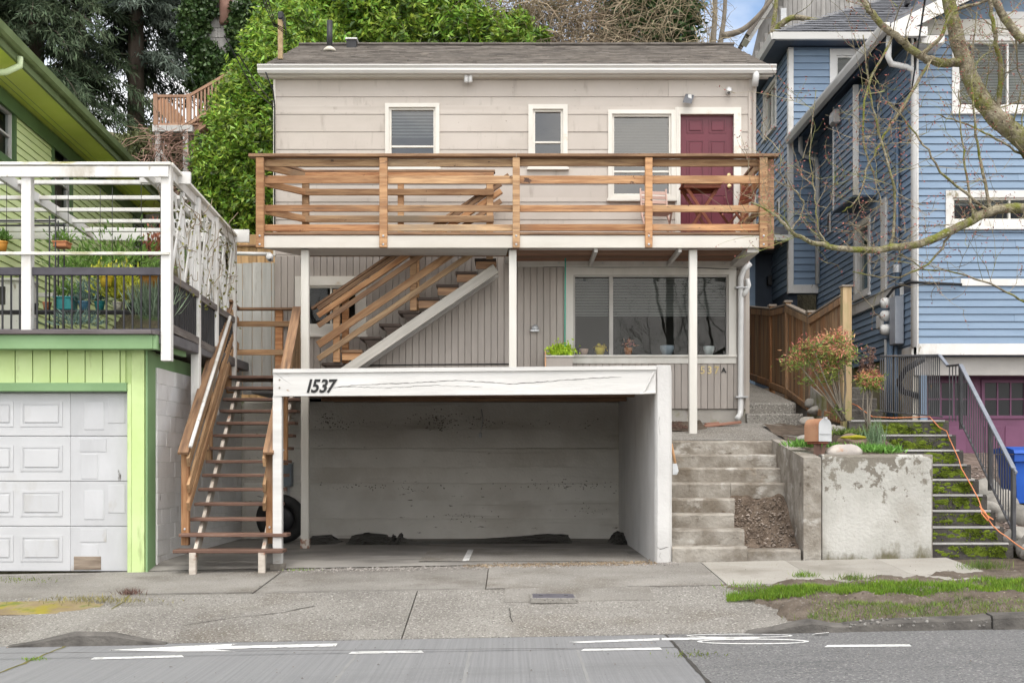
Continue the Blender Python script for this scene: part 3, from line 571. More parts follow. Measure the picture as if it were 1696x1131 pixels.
scatter('verge_litter', 1500, lambda: (lambda x, y: (x, y, strip_z(x, y) + .004))(random.uniform(2.9, 9), random.uniform(11.45, 13.2)), .006, .022, mat('verge_bits', (.07, .05, .035), (.30, .25, .19), .9, 5, bump=0, island=.6), 'dead leaves and pebbles on the bare verge soil')
scatter('street_debris', 620, pr, .004, .013, mat('debris', (.06, .05, .04), (.2, .16, .12), .9, 5, bump=0, island=.5), 'specks of bark and grit on the pavement')
o = link('paper_scrap', mesh([Vector(p) for p in (G(1345, 1051, .006, True), G(1374, 1049.5, .006, True), G(1373, 1047, .025, True), G(1352, 1049, .02, True))], [(0, 1, 2, 3)]), white)
sm = o.modifiers.new('thickness', 'SOLIDIFY'); sm.thickness = .004
tag(o, 'small white paper scrap lying on the asphalt by the kerb', 'litter')
# ---------------------------------------------------------------- the taupe house
DW = 19.1; FH = front(DW); KW = DW / F
uh = lambda px: X(px, DW); zh = lambda py: Z(py, DW)
house = thing('house', 'two storey taupe house with burgundy door and grey shingle roof', 'house', (0, DW + .2, 2.0))
def window(fr, u0, u1, z0, z1, parent, tw, tmat, smat=None, vs=(), hs=(), blind=0, n=0., gl=None, sill=True, room=True, wb=None, blind_d=.12, sw=.035, muntin=.03, pitch=.024):
    """casing ring; sash, panes, blind, sill and recess as its children"""
    smat = smat or tmat; gl = gl or glass
    w = ring('window', fr, u0, u1, z0, z1, tw, n - .02, n + .035, tmat, parent, wb)
    a, b, c, d = u0 + tw, u1 - tw, z0 + (tw if wb is None else wb), z1 - tw
    ring('sash', fr, a, b, c, d, sw, n - .09, n - .005, smat, w)
    us = [a + sw] + [a + (b - a) * v for v in vs] + [b - sw]; zs = [c + sw] + [c + (d - c) * h for h in hs] + [d - sw]
    for v in us[1:-1]: fbox('mullion', fr, v - muntin / 2, v + muntin / 2, c + sw, d - sw, n - .085, n - .015, smat, w, .003)
    for h in zs[1:-1]: fbox('sash_rail', fr, a + sw, b - sw, h - muntin / 2, h + muntin / 2, n - .08, n - .02, smat, w, .003)
    for i in range(len(us) - 1):
        for j in range(len(zs) - 1):
            link('pane', mesh([fr.p(us[i], zs[j], n - .05), fr.p(us[i + 1], zs[j], n - .05), fr.p(us[i + 1], zs[j + 1], n - .05), fr.p(us[i], zs[j + 1], n - .05)], [(0, 1, 2, 3)]), gl, w)
    if sill: fbox('sill', fr, u0 - .02, u1 + .02, z0 - .035, z0 + .004, n - .02, n + .07, tmat, w)
    if blind:
        bm_ = blind_grey if blind < 0 else blindm; blind = abs(blind); zt = d - .01; zb_ = d - (d - c) * blind; ps = []; z = zt; sc_p = pitch / .024
        while z > zb_:
            ps.append(hexa([fr.p(a + .03, z, n - blind_d), fr.p(b - .03, z, n - blind_d), fr.p(b - .03, z - .008 * sc_p * 1.6, n - blind_d + .022), fr.p(a + .03, z - .008 * sc_p * 1.6, n - blind_d + .022), fr.p(a + .03, z + .002, n - blind_d), fr.p(b - .03, z + .002, n - blind_d), fr.p(b - .03, z - .006 * sc_p * 1.6, n - blind_d + .022), fr.p(a + .03, z - .006 * sc_p * 1.6, n - blind_d + .022)])); z -= pitch
        ps.append(rectbox(fr, a + .03, b - .03, zt - .01, zt + .03, n - blind_d - .01, n - blind_d + .03)); multi('blind', ps, bm_, w)
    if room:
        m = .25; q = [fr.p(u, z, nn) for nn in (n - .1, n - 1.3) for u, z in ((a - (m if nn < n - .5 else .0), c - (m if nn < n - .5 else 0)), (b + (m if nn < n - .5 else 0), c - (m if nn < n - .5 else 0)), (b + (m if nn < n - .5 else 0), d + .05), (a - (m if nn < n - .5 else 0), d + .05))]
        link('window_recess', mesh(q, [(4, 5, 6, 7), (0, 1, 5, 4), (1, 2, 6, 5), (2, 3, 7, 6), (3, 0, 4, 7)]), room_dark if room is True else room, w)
    return w
def rect(fr_, a, b, c, d): return (uh(a), uh(b), zh(d), zh(c))   # photo px -> u0,u1,z0,z1
w1, w2, w3 = rect(0, 638, 728, 172, 279), rect(0, 875, 940, 174, 279), rect(0, 1007, 1118, 183, 331)
dr = (uh(1118), uh(1227), 4.55, zh(179)); wb_, wl = rect(0, 937, 1219, 443, 602), rect(0, 489, 607, 458, 555)
ins = lambda r, t=.03: (r[0] + t, r[1] - t, r[2] + t, r[3] - t)
DE = 18.94; ze = Z(107.5, DE - .1); UP, LO = ze - .125, 2.065
lap_siding(house, FH, uh(455), uh(1245), 4.42, UP, .2703, taupe, [ins(w) for w in (w1, w2, w3, dr)], .011, zstart=zh(161) - .2703 * 10, gap=.003, seg=3.0)
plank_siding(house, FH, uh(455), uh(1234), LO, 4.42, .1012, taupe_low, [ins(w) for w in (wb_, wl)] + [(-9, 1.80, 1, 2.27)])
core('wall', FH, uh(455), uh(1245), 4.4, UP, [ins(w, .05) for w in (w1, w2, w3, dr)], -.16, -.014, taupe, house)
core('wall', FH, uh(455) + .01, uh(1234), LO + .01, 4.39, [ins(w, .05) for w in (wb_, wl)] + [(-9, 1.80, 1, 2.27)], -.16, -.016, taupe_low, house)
for x0, x1 in ((uh(455), uh(455) + .15), (uh(1245) - .15, uh(1245))): box('wall', x0, x1, DW + .17, 25.9, 2.0, 7.25, taupe, house)
box('wall', uh(455), uh(1245), 25.9, 26.05, 2.0, 7.25, taupe, house); box('floor', uh(455) + .16, uh(1234) - .16, DW + .2, 25.8, 4.3, 4.38, room_dark, house)
box('corner_board', uh(453), uh(457), DW - .03, DW + .1, 4.42, UP, cream, house); box('corner_board', uh(1239), uh(1246), DW - .03, DW + .1, 4.42, UP, taupe, house)
box('corner_board', uh(1222), uh(1235), DW - .035, DW + .1, LO, 4.30, taupe_low, house)
fnd = mat('foundation', (.30, .28, .25), (.38, .36, .33), .9, 2, (1, 1, 1), .3, 30, layers=[((.17, .17, .05), 1.6, .50, .64, (1, 1, 1)), ((.14, .12, .10), 2.6, .58, .7, (1, 1, 1))])
box('foundation', 1.76, uh(1236), DW + .02, 20.3, .5, LO - .004, fnd, house, .01); box('foundation', uh(455), uh(1236), 20.42, 26, .5, LO - .004, fnd, house, .01)
def win_house(r, **k): return window(FH, *r, house, k.pop('tw', .06), cream, **k)
win_house(w1, hs=(.32,), blind=.5, room=room_mid, pitch=.05, gl=glass_upper); win_house(w2, hs=(.40,), tw=.07, gl=glass_upper); win_house(w3, hs=(.30,), blind=-.60, tw=.06, blind_d=.1, gl=glass_upper)
win_house(wl, vs=(.5,), tw=.14)
# the large lower window: stepped header, three lights
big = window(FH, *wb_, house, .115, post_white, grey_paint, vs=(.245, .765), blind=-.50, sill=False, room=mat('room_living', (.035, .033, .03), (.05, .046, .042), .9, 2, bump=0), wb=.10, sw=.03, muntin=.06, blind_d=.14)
fbox('header', FH, wb_[0] - .03, wb_[1], wb_[3] - .003, wb_[3] + .05, -.02, .04, grey_paint, big); fbox('sill', FH, wb_[0], wb_[1] + .01, wb_[2] + .095, wb_[2] + .13, -.02, .06, post_white, big)
def flower(name, px, py, c, r, n, label, d=DW + .1):
    k = d / F; cx = W(px, py, d); P = np.array([(cx.x + random.gauss(0, r * .5), cx.y + random.gauss(0, .03), cx.z + random.uniform(-.3, .5) * r) for _ in range(n)])
    return tag(leaves(name, leafquads(P, RNG.normal(size=(n, 3)) + (0, -.3, .5), r * .6, r * .25), c), label, 'flowers')
# things standing on the inside sill
def sillthing(name, px, py, w, h, m, label, cat):
    c = W(px, py, DW + .11); return tag(lathe(name, [(w * .35, 0), (w * .5, h * .6), (w * .42, h)], c, m), label, cat)
YS = wb_[2] + .135
lathe_pts = [(968, .14, .10, pink_pot, 'small pale flower pot inside the lower window'), (995, .16, .12, yellow, 'yellow woven basket on the sill inside the lower window'), (1042, .13, .12, terracotta, 'small orange pot on the sill inside the lower window'), (1107, .22, .15, mat('grey_tin', (.28, .31, .35), (.34, .37, .41), .5, 4), 'rounded grey bowl inside the lower window'), (1177, .17, .14, meter_white, 'pale plant pot inside the right light of the lower window')]
for px, w, h, m, lb in lathe_pts:
    t_ = tag(lathe('pot', [(w * .32, 0), (w * .5, h * .7), (w * .5, h), (w * .42, h)], (uh(px), DW + .17, YS + .005), m), lb, 'pot')
flower('flowers', 995, 577, yellow, .09, 60, 'yellow flowers in the basket inside the lower window', DW + .16); flower('flowers', 1042, 570, nand_red, .10, 40, 'dry orange flowers in the pot inside the lower window', DW + .16)
# entry door
door = fbox('door', FH, uh(1126.5), uh(1215), 4.6, zh(190), -.12, -.05, burg, house, .004)
wdt = uh(1215) - uh(1126.5)
for c0, c1 in ((.13, .45), (.55, .87)):
    for z0, z1 in ((6.33, 6.55), (5.60, 6.22), (4.72, 5.38)):
        a, b = uh(1126.5) + wdt * c0, uh(1126.5) + wdt * c1
        ring('panel_moulding', FH, a, b, z0, z1, .018, -.052, -.040, burg, door); fbox('raised_panel', FH, a + .04, b - .04, z0 + .04, z1 - .04, -.052, -.038, burg, door, .008)
lathe('knob', [(.012, 0), (.014, .02), (.03, .035), (.034, .05), (.02, .065)], FH.p(uh(1208), 5.50, -.05), brass, door, 14, True, Matrix.Rotation(R(90), 4, 'X'))
lathe('deadbolt', [(.03, 0), (.03, .015), (.022, .02)], FH.p(uh(1208), 5.68, -.05), brass, door, 14, True, Matrix.Rotation(R(90), 4, 'X'))
dfr = multi('door_frame', [rectbox(FH, dr[0], uh(1126.5), dr[2], dr[3], -.14, .04), rectbox(FH, uh(1215), dr[1], dr[2], dr[3], -.14, .04), rectbox(FH, uh(1126.5), uh(1215), zh(190), dr[3], -.14, .037), rectbox(FH, uh(1126.5), uh(1215), dr[2], 4.6, -.14, .05)], cream, house)
fbox('trim_strip', FH, dr[0] + .02, dr[0] + .05, dr[2], dr[3], .0, .05, cream, dfr)
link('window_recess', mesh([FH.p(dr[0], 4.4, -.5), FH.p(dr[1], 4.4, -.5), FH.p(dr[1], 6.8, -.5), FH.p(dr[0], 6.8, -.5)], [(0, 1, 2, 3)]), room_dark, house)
# roof
DR, zr = 22.5, 8.81; xl, xr = X(430, DE), X(1284, DE) - .03
def shingles(name, parent, x0, x1, p0, p1, nrow, m, seg=.33, th=.02):   # p0,p1: (y,z) eave and ridge
    V, Fc = [], []
    for i in range(nrow):
        a, b = i / nrow, (i + 1.25) / nrow; x = x0 - random.uniform(0, seg)
        while x < x1:
            e = min(x1, x + seg * random.uniform(.6, 1.3)); s = max(x0, x)
            if e - s > .02:
                j = random.uniform(-.006, .006) / nrow * 30
                q = []
                for t, h in ((a + j, th), (min(b, 1), .004)):
                    y, z = p0[0] + (p1[0] - p0[0]) * t, p0[1] + (p1[1] - p0[1]) * t + h * random.uniform(.8, 1.25); q.append((y, z))
                n = len(V); (ya, za), (yb, zb) = q
                V += [(s, ya, za - th), (e, ya, za - th), (s, ya, za), (e, ya, za), (s, yb, zb), (e, yb, zb)]; Fc += [(n, n + 1, n + 3, n + 2), (n + 2, n + 3, n + 5, n + 4)]
            x = e
    o = link(name, mesh(V, Fc), m, parent); o['kind'] = 'stuff'; return o
roof = prism('roof', [(xl, DE + .02, ze - .03), (xl, DR, zr - .01), (xl, 2 * DR - DE, ze - .03), (xl, 2 * DR - DE, ze - .12), (xl, DR, zr - .12), (xl, DE + .02, ze - .12)], (xr - xl, 0, 0), grey_paint, house)
shingles('shingles', roof, xl, xr, (DE - .02, ze - .02), (DR + .02, zr), 26, shingle)
shingles('shingles', roof, xl, xr, (2 * DR - DE, ze - .02), (DR, zr), 12, shingle, .5)
for i in range(26): box('ridge_cap', xl + (xr - xl) * i / 26, xl + (xr - xl) * (i + 1.1) / 26, DR - .11, DR + .11, zr - .02, zr + .022 + .004 * (i % 2), shingle, roof, .01)
box('soffit', xl + .05, xr - .05, DE + .06, DW, ze - .145, ze - .125, cream, roof); box('fascia', xl, xr, DE + .03, DE + .055, ze - .14, ze - .012, cream, roof)
gp = [(DE + .03, ze), (DE - .095, ze), (DE - .105, ze - .02), (DE - .085, ze - .045), (DE - .09, ze - .075), (DE - .06, ze - .115), (DE + .03, ze - .12)]
gut = prism('gutter', [(X(428, DE), y, z) for y, z in gp], (X(1284, DE) - X(428, DE), 0, 0), gutter_white, house)
box('gutter_lip', X(428, DE), X(1284, DE), DE - .112, DE - .095, ze - .013, ze + .007, gutter_white, gut)
for px in range(480, 1284, 100): box('gutter_strap', X(px, DE) - .01, X(px, DE) + .01, DE - .1, DE, ze + .003, ze + .009, gutter_white, gut, .001)
ds = tube('downspout', [W(1252, 121, DE - .02), W(1252, 132, DE - .02), W(1250, 142, DE + .05), W(1249, 156, DW - .05), W(1249, 300, DW - .05), W(1249, 420, DW - .05)], .032, taupe, house, 8); tube('gutter_outlet', [W(1252, 119, DE - .03), W(1252, 128, DE - .03), W(1250, 143, DE + .03)], .052, pvc, ds, 8)
dl = tube('downspout', [W(1243, 436, DW - .1), W(1232, 446, DW - .09), W(1227, 460, DW - .09), W(1227, 560, DW - .09), W(1227, 676, DW - .09), W(1226, 686, DW - .1), W(1221, 693, DW - .2)], .045, pvc, house, 10)
for py in (478, 658): box('pipe_clip', uh(1216), uh(1236), DW - .16, DW - .03, zh(py) - .012, zh(py) + .012, galv, dl, .003)
tube('drain_elbow', [W(1237, 462, DW - .12), W(1240, 472, DW - .12), W(1235, 484, DW - .11), W(1229, 490, DW - .1)], .04, pvc, dl, 10)
# roof furniture
vp = thing('vent_pipe', 'tall dark plumbing vent pipe on the shingle roof', 'vent pipe', W(546, 85, 21.4))
tube('pipe', [W(546, 87, 21.4), W(546, 35, 21.4)], .05, black_metal, vp, 12); lathe('flashing', [(.115, -.02), (.10, .02), (.055, .06), (.05, .06)], W(546, 84, 21.4), mat('flash', (.5, .47, .4), (.58, .54, .46), .6, 5), vp)
rv = thing('roof_vent', 'short black box vent near the roof ridge', 'roof vent', W(583, 78, 22.2))
a = W(575, 78, 22.2); b2 = W(591, 69, 22.2); box('vent_body', a.x, b2.x, 22.1, 22.3, a.z - .1, b2.z, black_metal, rv); box('vent_cap', a.x - .02, b2.x + .02, 22.07, 22.33, b2.z, b2.z + .025, meter_white, rv)
ms = thing('service_mast', 'weathered wooden service mast with cables on the roof edge', 'mast', W(464, 98, 20))
bar('mast_post', W(464.5, 99, 20), W(464.5, 32, 20), .075, .075, post_wood, ms); box('weatherhead', X(461, 20), X(470, 20), 19.94, 20.06, Z(34, 20), Z(21, 20), black_metal, ms, .02)
for i, dx in enumerate((0, 3, 6)): tube('service_wire', [W(466 + dx, 28, 19.95), W(474, 50 + 4 * i, 19.85), W(456 - 2 * i, 40, 19.8), W(447 - 4 * i, 10, 18), W(430 - 8 * i, -60, 12)], .008, wire_black, ms, 5)
tube('service_wire', [W(440, 120, 18.7), W(452, 150, 18.9), W(455, 175, 19.0), W(455, 380, 19.0)], .012, wire_black, ms, 6)
tube('service_wire', [W(395, 90, 15), W(425, 140, 17.5), W(452, 170, 19)], .008, wire_black, ms, 5); tube('service_wire', [W(372, 60, 13), W(420, 150, 17.5), W(454, 178, 19)], .007, wire_black, ms, 5)
# small fittings on the wall
fl = thing('flood_light', 'white floodlight under the eaves above the left window', 'light', W(775, 130, 18.98))
box('mount', X(769, 18.9), X(782, 18.9), 18.93, 19.1, Z(125, 19), Z(120, 19), pvc, fl)
for px in (772, 779): lathe('lamp_head', [(.02, -.06), (.033, -.05), (.033, .05), (.02, .06)], W(px, 131, 18.97), pvc, fl, 12)
sl = thing('solar_light', 'dark square solar light above the burgundy door', 'light', W(1140, 163, DW))
prism('solar_panel', [W(1131, 170, DW - .16), W(1145, 172, DW - .14), W(1150, 158, DW - .06), W(1136, 156, DW - .08)], (0, .02, .01), mat('solar_cell', (.07, .075, .085), (.1, .105, .12), .4, 4), sl); box('bracket', uh(1138), uh(1144), DW - .1, DW, zh(168), zh(160), pvc, sl)
def dome(px, py, label, d=DW, r=.05):
    t = thing('security_camera', label, 'camera', W(px, py, d))
    lathe('base', [(r * .9, 0), (r, .02), (r * .8, .035)], W(px, py - 2, d), pvc, t, 14, True, Matrix.Rotation(R(90), 4, 'X'))
    lathe('camera_body', [(r * .5, -.05), (r * .75, -.04), (r * .8, .05), (r * .5, .06)], W(px, py, d - .06), pvc, t, 14, True, Matrix.Rotation(R(75), 4, 'X')); lathe('lens', [(r * .45, 0), (r * .4, .01), (r * .2, .012)], W(px, py + 2, d - .115), blackp, t, 12, True, Matrix.Rotation(R(75), 4, 'X'))
dome(1207, 152, 'small white security camera near the eaves by the burgundy door'); dome(447, 428, 'white security camera under the deck corner above the grey board fence', 18.9, .06)
va = thing('dryer_vent', 'small grey hooded vent on the plank wall', 'vent', W(884, 546, DW)); k = [W(877, 549, DW - .02), W(893, 549, DW - .02), W(893, 540, DW - .02), W(880, 539, DW - .02)]
prism('hood', [k[0], k[1], W(893, 549, DW - .1), W(879, 549, DW - .1)], (0, .0, .03), galv, va); lathe('duct', [(.05, 0), (.055, .05), (.04, .08)], W(886, 544, DW - .01), galv, va, 14, True, Matrix.Rotation(R(90), 4, 'X'))
for ch, px in (('1', 1146), ('5', 1159), ('3', 1170.5), ('7', 1182)): text('house_number', ch, FH.p(uh(px), zh(619), .022), .165, brass, house, .002)
text('house_number', 'A', FH.p(uh(1194.5), zh(617), .022), .105, blackp, house, .004)
tube('wall_cable', [FH.p(uh(900), zh(442), .03), FH.p(uh(1000), zh(443.5), .03), FH.p(uh(1120), zh(443), .03), FH.p(uh(1225), zh(447), .03)], .007, wire_black, house, 5)
tube('wall_cable', [FH.p(uh(570), zh(606), .03), FH.p(uh(700), zh(604), .03), FH.p(uh(845), zh(603), .03)], .009, wire_black, house, 5)
# planter and pole beside the lower window
pb = thing('planter_box', 'narrow planter box with lime plant under the green pole', 'planter', W(925, 605, 18.8))
pa, pc = W(904, 611, 18.7), W(948, 592, 18.7); box('box_board', pa.x, pc.x, 18.62, 18.9, 2.35, pc.z, taupe_low, pb); box('box_top', pa.x - .02, pc.x + .02, 18.6, 18.92, pc.z, pc.z + .025, post_white, pb)
box('box_end', pa.x - .015, pa.x + .0, 18.6, 18.9, 2.35, pc.z + .09, mat('peach_wood', (.60, .33, .18), (.68, .42, .25), .7, 3), pb)
P = np.array([(random.gauss(X(929, 18.75), .09), random.gauss(18.75, .06), pc.z + .03 + abs(random.gauss(0, .07))) for _ in range(700)])
tag(leaves('lime_plant', leafquads(P, RNG.normal(size=(700, 3)) * .6 + (0, 0, .7), .055, .03), limeplant), 'bright lime green plant in the planter box', 'plant')
tag(tube('garden_pole', [W(935.5, 590, 18.72), W(936.5, 417, 18.72)], .011, greenpole, None, 8), 'thin green pole standing in the planter box', 'pole')
# ---------------------------------------------------------------- upper deck with its railing
DD = 17.7; D2 = 18.43; zf = 4.50
deck = thing('deck', 'raised timber deck with horizontal cedar railings across the house', 'deck', (0, DD + .7, zf))
kd = lambda px, py, d=DD: W(px, py, d)
pp = [(425, 438), (629, 642), (849, 861), (1068, 1080), (1257, 1270)]
for i, (a, b) in enumerate(pp):
    p = box('railing_post', X(a, DD), X(b, DD), DD - .06, DD + .03, Z(411, DD), Z(262, DD), cedar, deck)
    for py in (392, 406): lathe('bolt', [(.016, 0), (.016, .006), (.008, .012)], ((X(a, DD) + X(b, DD)) / 2, DD - .06, Z(py, DD)), galv, p, 8, False, Matrix.Rotation(R(90), 4, 'X'))
box('railing_post', X(1270, DD) + .004, X(1283, DD), DD + .035, DD + .125, Z(411, DD), Z(262, DD), cedar_dark, deck)
xc0, xc1 = X(413, DD), X(1288, DD)
for a, b in ((xc0, X(855, DD) - .002), (X(855, DD) + .002, xc1)): bar('cap_rail', (a, DD + .0, Z(259, DD)), (b, DD + .0, Z(259, DD)), .16, .042, cedar_dark, deck)
for (y0, y1) in ((262.5, 274.5), (290, 303), (339, 350), (371, 382)):
    for (a, b) in ((437, 636), (636, 855), (855, 1074), (1074, 1262)):
        z = Z((y0 + y1) / 2, DD); j = random.uniform(-.004, .004)
        bar('rail', (X(a, DD) + .002, DD + .05, z + j), (X(b, DD) - .002, DD + .05, z + j), .038, (y1 - y0) * DD / F, cedar, deck)
    for k_ in (0,):  # right-hand end rails back to the house wall
        bar('rail', (X(1262, DD), DD + .06, Z((y0 + y1) / 2, DD)), (X(1262, DD), DW - .03, Z((y0 + y1) / 2, DD)), .038, (y1 - y0) * DD / F, cedar, deck)
bar('cap_rail', (X(1266, DD), DD + .085, Z(259, DD)), (X(1266, DD), DW - .02, Z(259, DD)), .14, .038, cedar_dark, deck)
box('railing_post', X(1255, DD), X(1268, DD), DW - .14, DW - .04, zf - .2, Z(262, DD), cedar, deck)
# rim, planks, joists, soffit
for a, b in ((431, 640), (640, 855), (855, 1072), (1072, 1264)): box('rim_board', X(a, DD) + .001, X(b, DD) - .001, DD - .02, DD + .025, Z(411, DD), Z(390.5, DD), rim_white, deck)
zp = Z(390, DD)
y = DD - .035; i = 0
while y < DW - .12:
    x0 = X(432, DD) if y < D2 - .08 else X(838, D2)
    if y < D2 - .08: x0 += (y - DD) / (D2 - DD) * .62
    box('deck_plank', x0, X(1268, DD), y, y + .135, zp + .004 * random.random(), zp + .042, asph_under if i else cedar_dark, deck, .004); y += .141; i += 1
prism('soffit', [(X(432, DD), DD + .03, Z(410, DD)), (X(842, DD), DD + .03, Z(410, DD)), (X(838, D2), D2, Z(410, DD)), (X(500, D2), D2, Z(410, DD))], (0, 0, .015), grey_paint, deck)
bar('rim_board', (X(432, DD) + .03, DD + .03, (Z(411, DD) + zp) / 2 + .012), (X(500, D2), D2 - .02, (Z(411, DD) + zp) / 2 + .012), .04, zp - Z(411, DD) - .05, grey_paint, deck)
bar('rim_board', (X(500, D2), D2, (Z(411, DD) + zp) / 2), (X(842, D2), D2, (Z(411, DD) + zp) / 2), .04, zp - Z(411, DD), cedar_dark, deck)
box('stair_header', X(833, D2) + .03, X(838, D2) + .07, D2 + .02, DW - .02, Z(411, DD) + .005, zp, grey_paint, deck)
for px in (985, 1122): box('bracket', X(px, 18) - .025, X(px, 18) + .025, DD + .03, DW - .055, Z(411, DD) - .055, Z(411, DD) + .02, grey_paint, deck)
yy = DD + .03
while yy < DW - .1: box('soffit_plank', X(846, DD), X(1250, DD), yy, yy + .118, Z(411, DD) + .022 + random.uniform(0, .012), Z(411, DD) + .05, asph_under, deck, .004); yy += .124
box('joist', X(1245, DD) - .06, X(1258, DD), DD + .03, DW - .03, Z(411, DD) - .06, zp - .004, grey_paint, deck)
box('ledger', X(857, 19.05), X(1216, 19.05), DW - .052, DW - .02, Z(441.5, 19.05), Z(430, 19.05) + .08, post_white, deck)
for px in (925, 998, 1065, 1130, 1200): lathe('bolt', [(.014, 0), (.014, .008), (.007, .012)], W(px, 436, DW - .052), galv, deck, 8, False, Matrix.Rotation(R(90), 4, 'X'))
tube('conduit', [(X(860, DD), DD + .25, Z(418, DD) + .09), (X(1240, DD), DD + .25, Z(418, DD) + .09)], .012, pvc, deck, 6)
# support posts
for (a, b, zb_) in ((499, 512, 0.), (843, 855.5, 2.30), (1141, 1154, 1.60)): box('support_post', X(a, 17.85), X(b, 17.85), 17.80, 17.91, zb_, Z(411, DD) - .004, post_white, deck, .006)
box('post_foot', X(498, 17.85), X(513, 17.85), 17.79, 17.92, 0, .14, mat('rusty', (.26, .15, .11), (.5, .45, .40), .8, 14, lo=.45, hi=.55), deck, .01)
# inner guard beside the stairwell, and the slanted left end
for a, b in ((501, 512), (659, 669), (806, 817)): box('railing_post', X(a, D2), X(b, D2), D2 - .05, D2 + .04, Z(400, D2), Z(288, D2), cedar, deck)
bar('cap_rail', (X(498, D2), D2, Z(285, D2)), (X(820, D2), D2, Z(285, D2)), .14, .036, cedar_dark, deck)
for y0, y1 in ((288, 299), (315, 325.5), (359, 370), (386, 394)):
    bar('rail', (X(505, D2), D2 - .07, Z((y0 + y1) / 2, D2)), (X(818, D2), D2 - .07, Z((y0 + y1) / 2, D2)), .038, (y1 - y0) * D2 / F, cedar, deck)
    bar('rail', (X(434, DD) + .02, DD + .05, Z((y0 + y1) / 2, D2)), (X(508, D2), D2 - .05, Z((y0 + y1) / 2, D2)), .038, (y1 - y0) * D2 / F, cedar, deck)
bar('cap_rail', (X(428, DD) + .05, DD + .05, Z(285, D2) + .02), (X(503, D2), D2, Z(285, D2) + .0), .13, .036, cedar_dark, deck)
# ---------------------------------------------------------------- stair from the landing up to the deck
DS, DSB = 18.5, 19.02
st = thing('upper_stair', 'timber stair with slanted cedar rails rising to the deck', 'stair', (X(560, DS), 18.7, 2.52))
run, rise = 31.65 * 18.5 / F, 21.57 * 18.5 / F
t0 = W(550.5, 601, DS)      # lowest visible tread centre top
for k in range(9):
    cx, zt = t0.x + run * k, t0.z + rise * k; top = k >= 5
    box('tread', cx - .16, cx + .165, DS - .03, DSB, zt - .042, zt, tread_black if not (k in (1,)) else cedar_dark, st, .006)
    if k in (1, 5, 6, 7, 8): box('riser', cx - .14 if k != 1 else cx - .14, cx + .165, DS - .008, DS + .02, zt - .155, zt - .044, cedar_dark if k != 1 else cedar, st, .003)
    else: prism('cleat', [(cx - .10, DS - .01, zt - .045), (cx + .15, DS - .01, zt - .045), (cx + .12, DS - .01, zt - .12), (cx + .0, DS - .01, zt - .19)], (0, .04, 0), tread_black, st)
sl_ = Vector((run, 0, rise)).normalized(); nrm = Vector((rise, 0, -run)).normalized()
for dd, m in ((DS, post_white if 0 else grey_paint), (DSB - .06, grey_paint)):
    A = Vector((t0.x - .1, dd, t0.z - .235)) - sl_ * .02 + nrm * .072; B = A + sl_ * 3.05
    bar('stringer', A, B, .05, .145, mat('stringer_grey', (.40, .38, .34), (.50, .475, .43), .7, 3, WX, .2, 14, WX) if dd == DS else grey_paint, st)
def hand(dd, posts, capy=True, side=-1):
    base = lambda px: Vector((X(px, DS), dd, 0))
    for px, zb_, zt in posts: box('newel', X(px - 5.5, DS), X(px + 5.5, DS), dd - .045, dd + .045, zb_, zt, cedar, st)
    A0 = W(517, 512, DS); A0.y = dd; d_ = sl_ * 3.55
    s = Vector((0, side * .066, 0))
    if capy: bar('cap_rail', A0 - Vector((.0, 0, .0)), A0 + d_, .13, .036, cedar_dark, st)
    for off, th, dk in ((.075, .065, 1), (.175, .08, 0), (.325, .075, 1), (.61, .11, 0), (.82, .085, 0)) if capy else ((.075, .08, 0),):
        a = A0 + sl_ * .12 - Vector((0, 0, off)) + s; bar('rail', a, a + sl_ * (3.3 if off < .4 else 3.0), .038, th, cedar if not dk else cedar_dark, st)
hand(DS - .02, [(558, Z(600, DS), Z(480, DS)), (685, Z(515, DS), Z(392, DS)), (811, Z(430, DS), Z(306, DS))])
hand(DSB - .03, [(565, Z(598, DS), Z(476, DS)), (685, Z(515, DS), Z(392, DS))], False, -1)
# ---------------------------------------------------------------- furniture on the deck
def folding_chair(name, label, loc, rz, m):
    t = thing(name, label, 'chair', loc, 'folding chairs on the deck'); M = Matrix.Translation(Vector(loc)) @ Matrix.Rotation(rz, 4, 'Z')
    def b(n, A, B, w, h): bar(n, M @ Vector(A), M @ Vector(B), w, h, m, t, .003)
    for s in (-.2, .2):
        b('leg', (s, -.2, 0), (s, .22, .48), .022, .035); b('leg', (s * .9, .28, 0), (s * .9, -.12, .46), .022, .035); b('back_post', (s, .2, .44), (s, .30, .88), .022, .035)
    for i in range(6): b('seat_slat', (-.19, -.17 + .068 * i, .45), (.19, -.17 + .068 * i, .45), .05, .016)
    for i in range(4): b('back_slat', (-.2, .245 + .014 * i, .60 + .072 * i), (.2, .245 + .014 * i, .60 + .072 * i), .014, .05)
    b('stretcher', (-.2, -.14, .08), (.2, -.14, .08), .02, .03)
zd = zp + .046
folding_chair('folding_chair', 'pale pink slatted folding chair under the large upper window', (X(1090, 18.6), 18.6, zd), R(8), pinkwood)
folding_chair('folding_chair', 'dark red wooden folding chair in the deck corner by the blue house', (X(1215, 18.3), 18.38, zd), R(-70), mahog)
tb = thing('folding_table', 'small dark red folding table before the burgundy door', 'table', (X(1160, 18.3), 18.3, zd))
tx, ty = X(1160, 18.3), 18.3; zt = Z(306, 18.3) - .02
for i in range(6): bar('top_slat', (tx - .29, ty - .2 + .08 * i, zt), (tx + .29, ty - .2 + .08 * i, zt), .07, .022, mahog, tb)
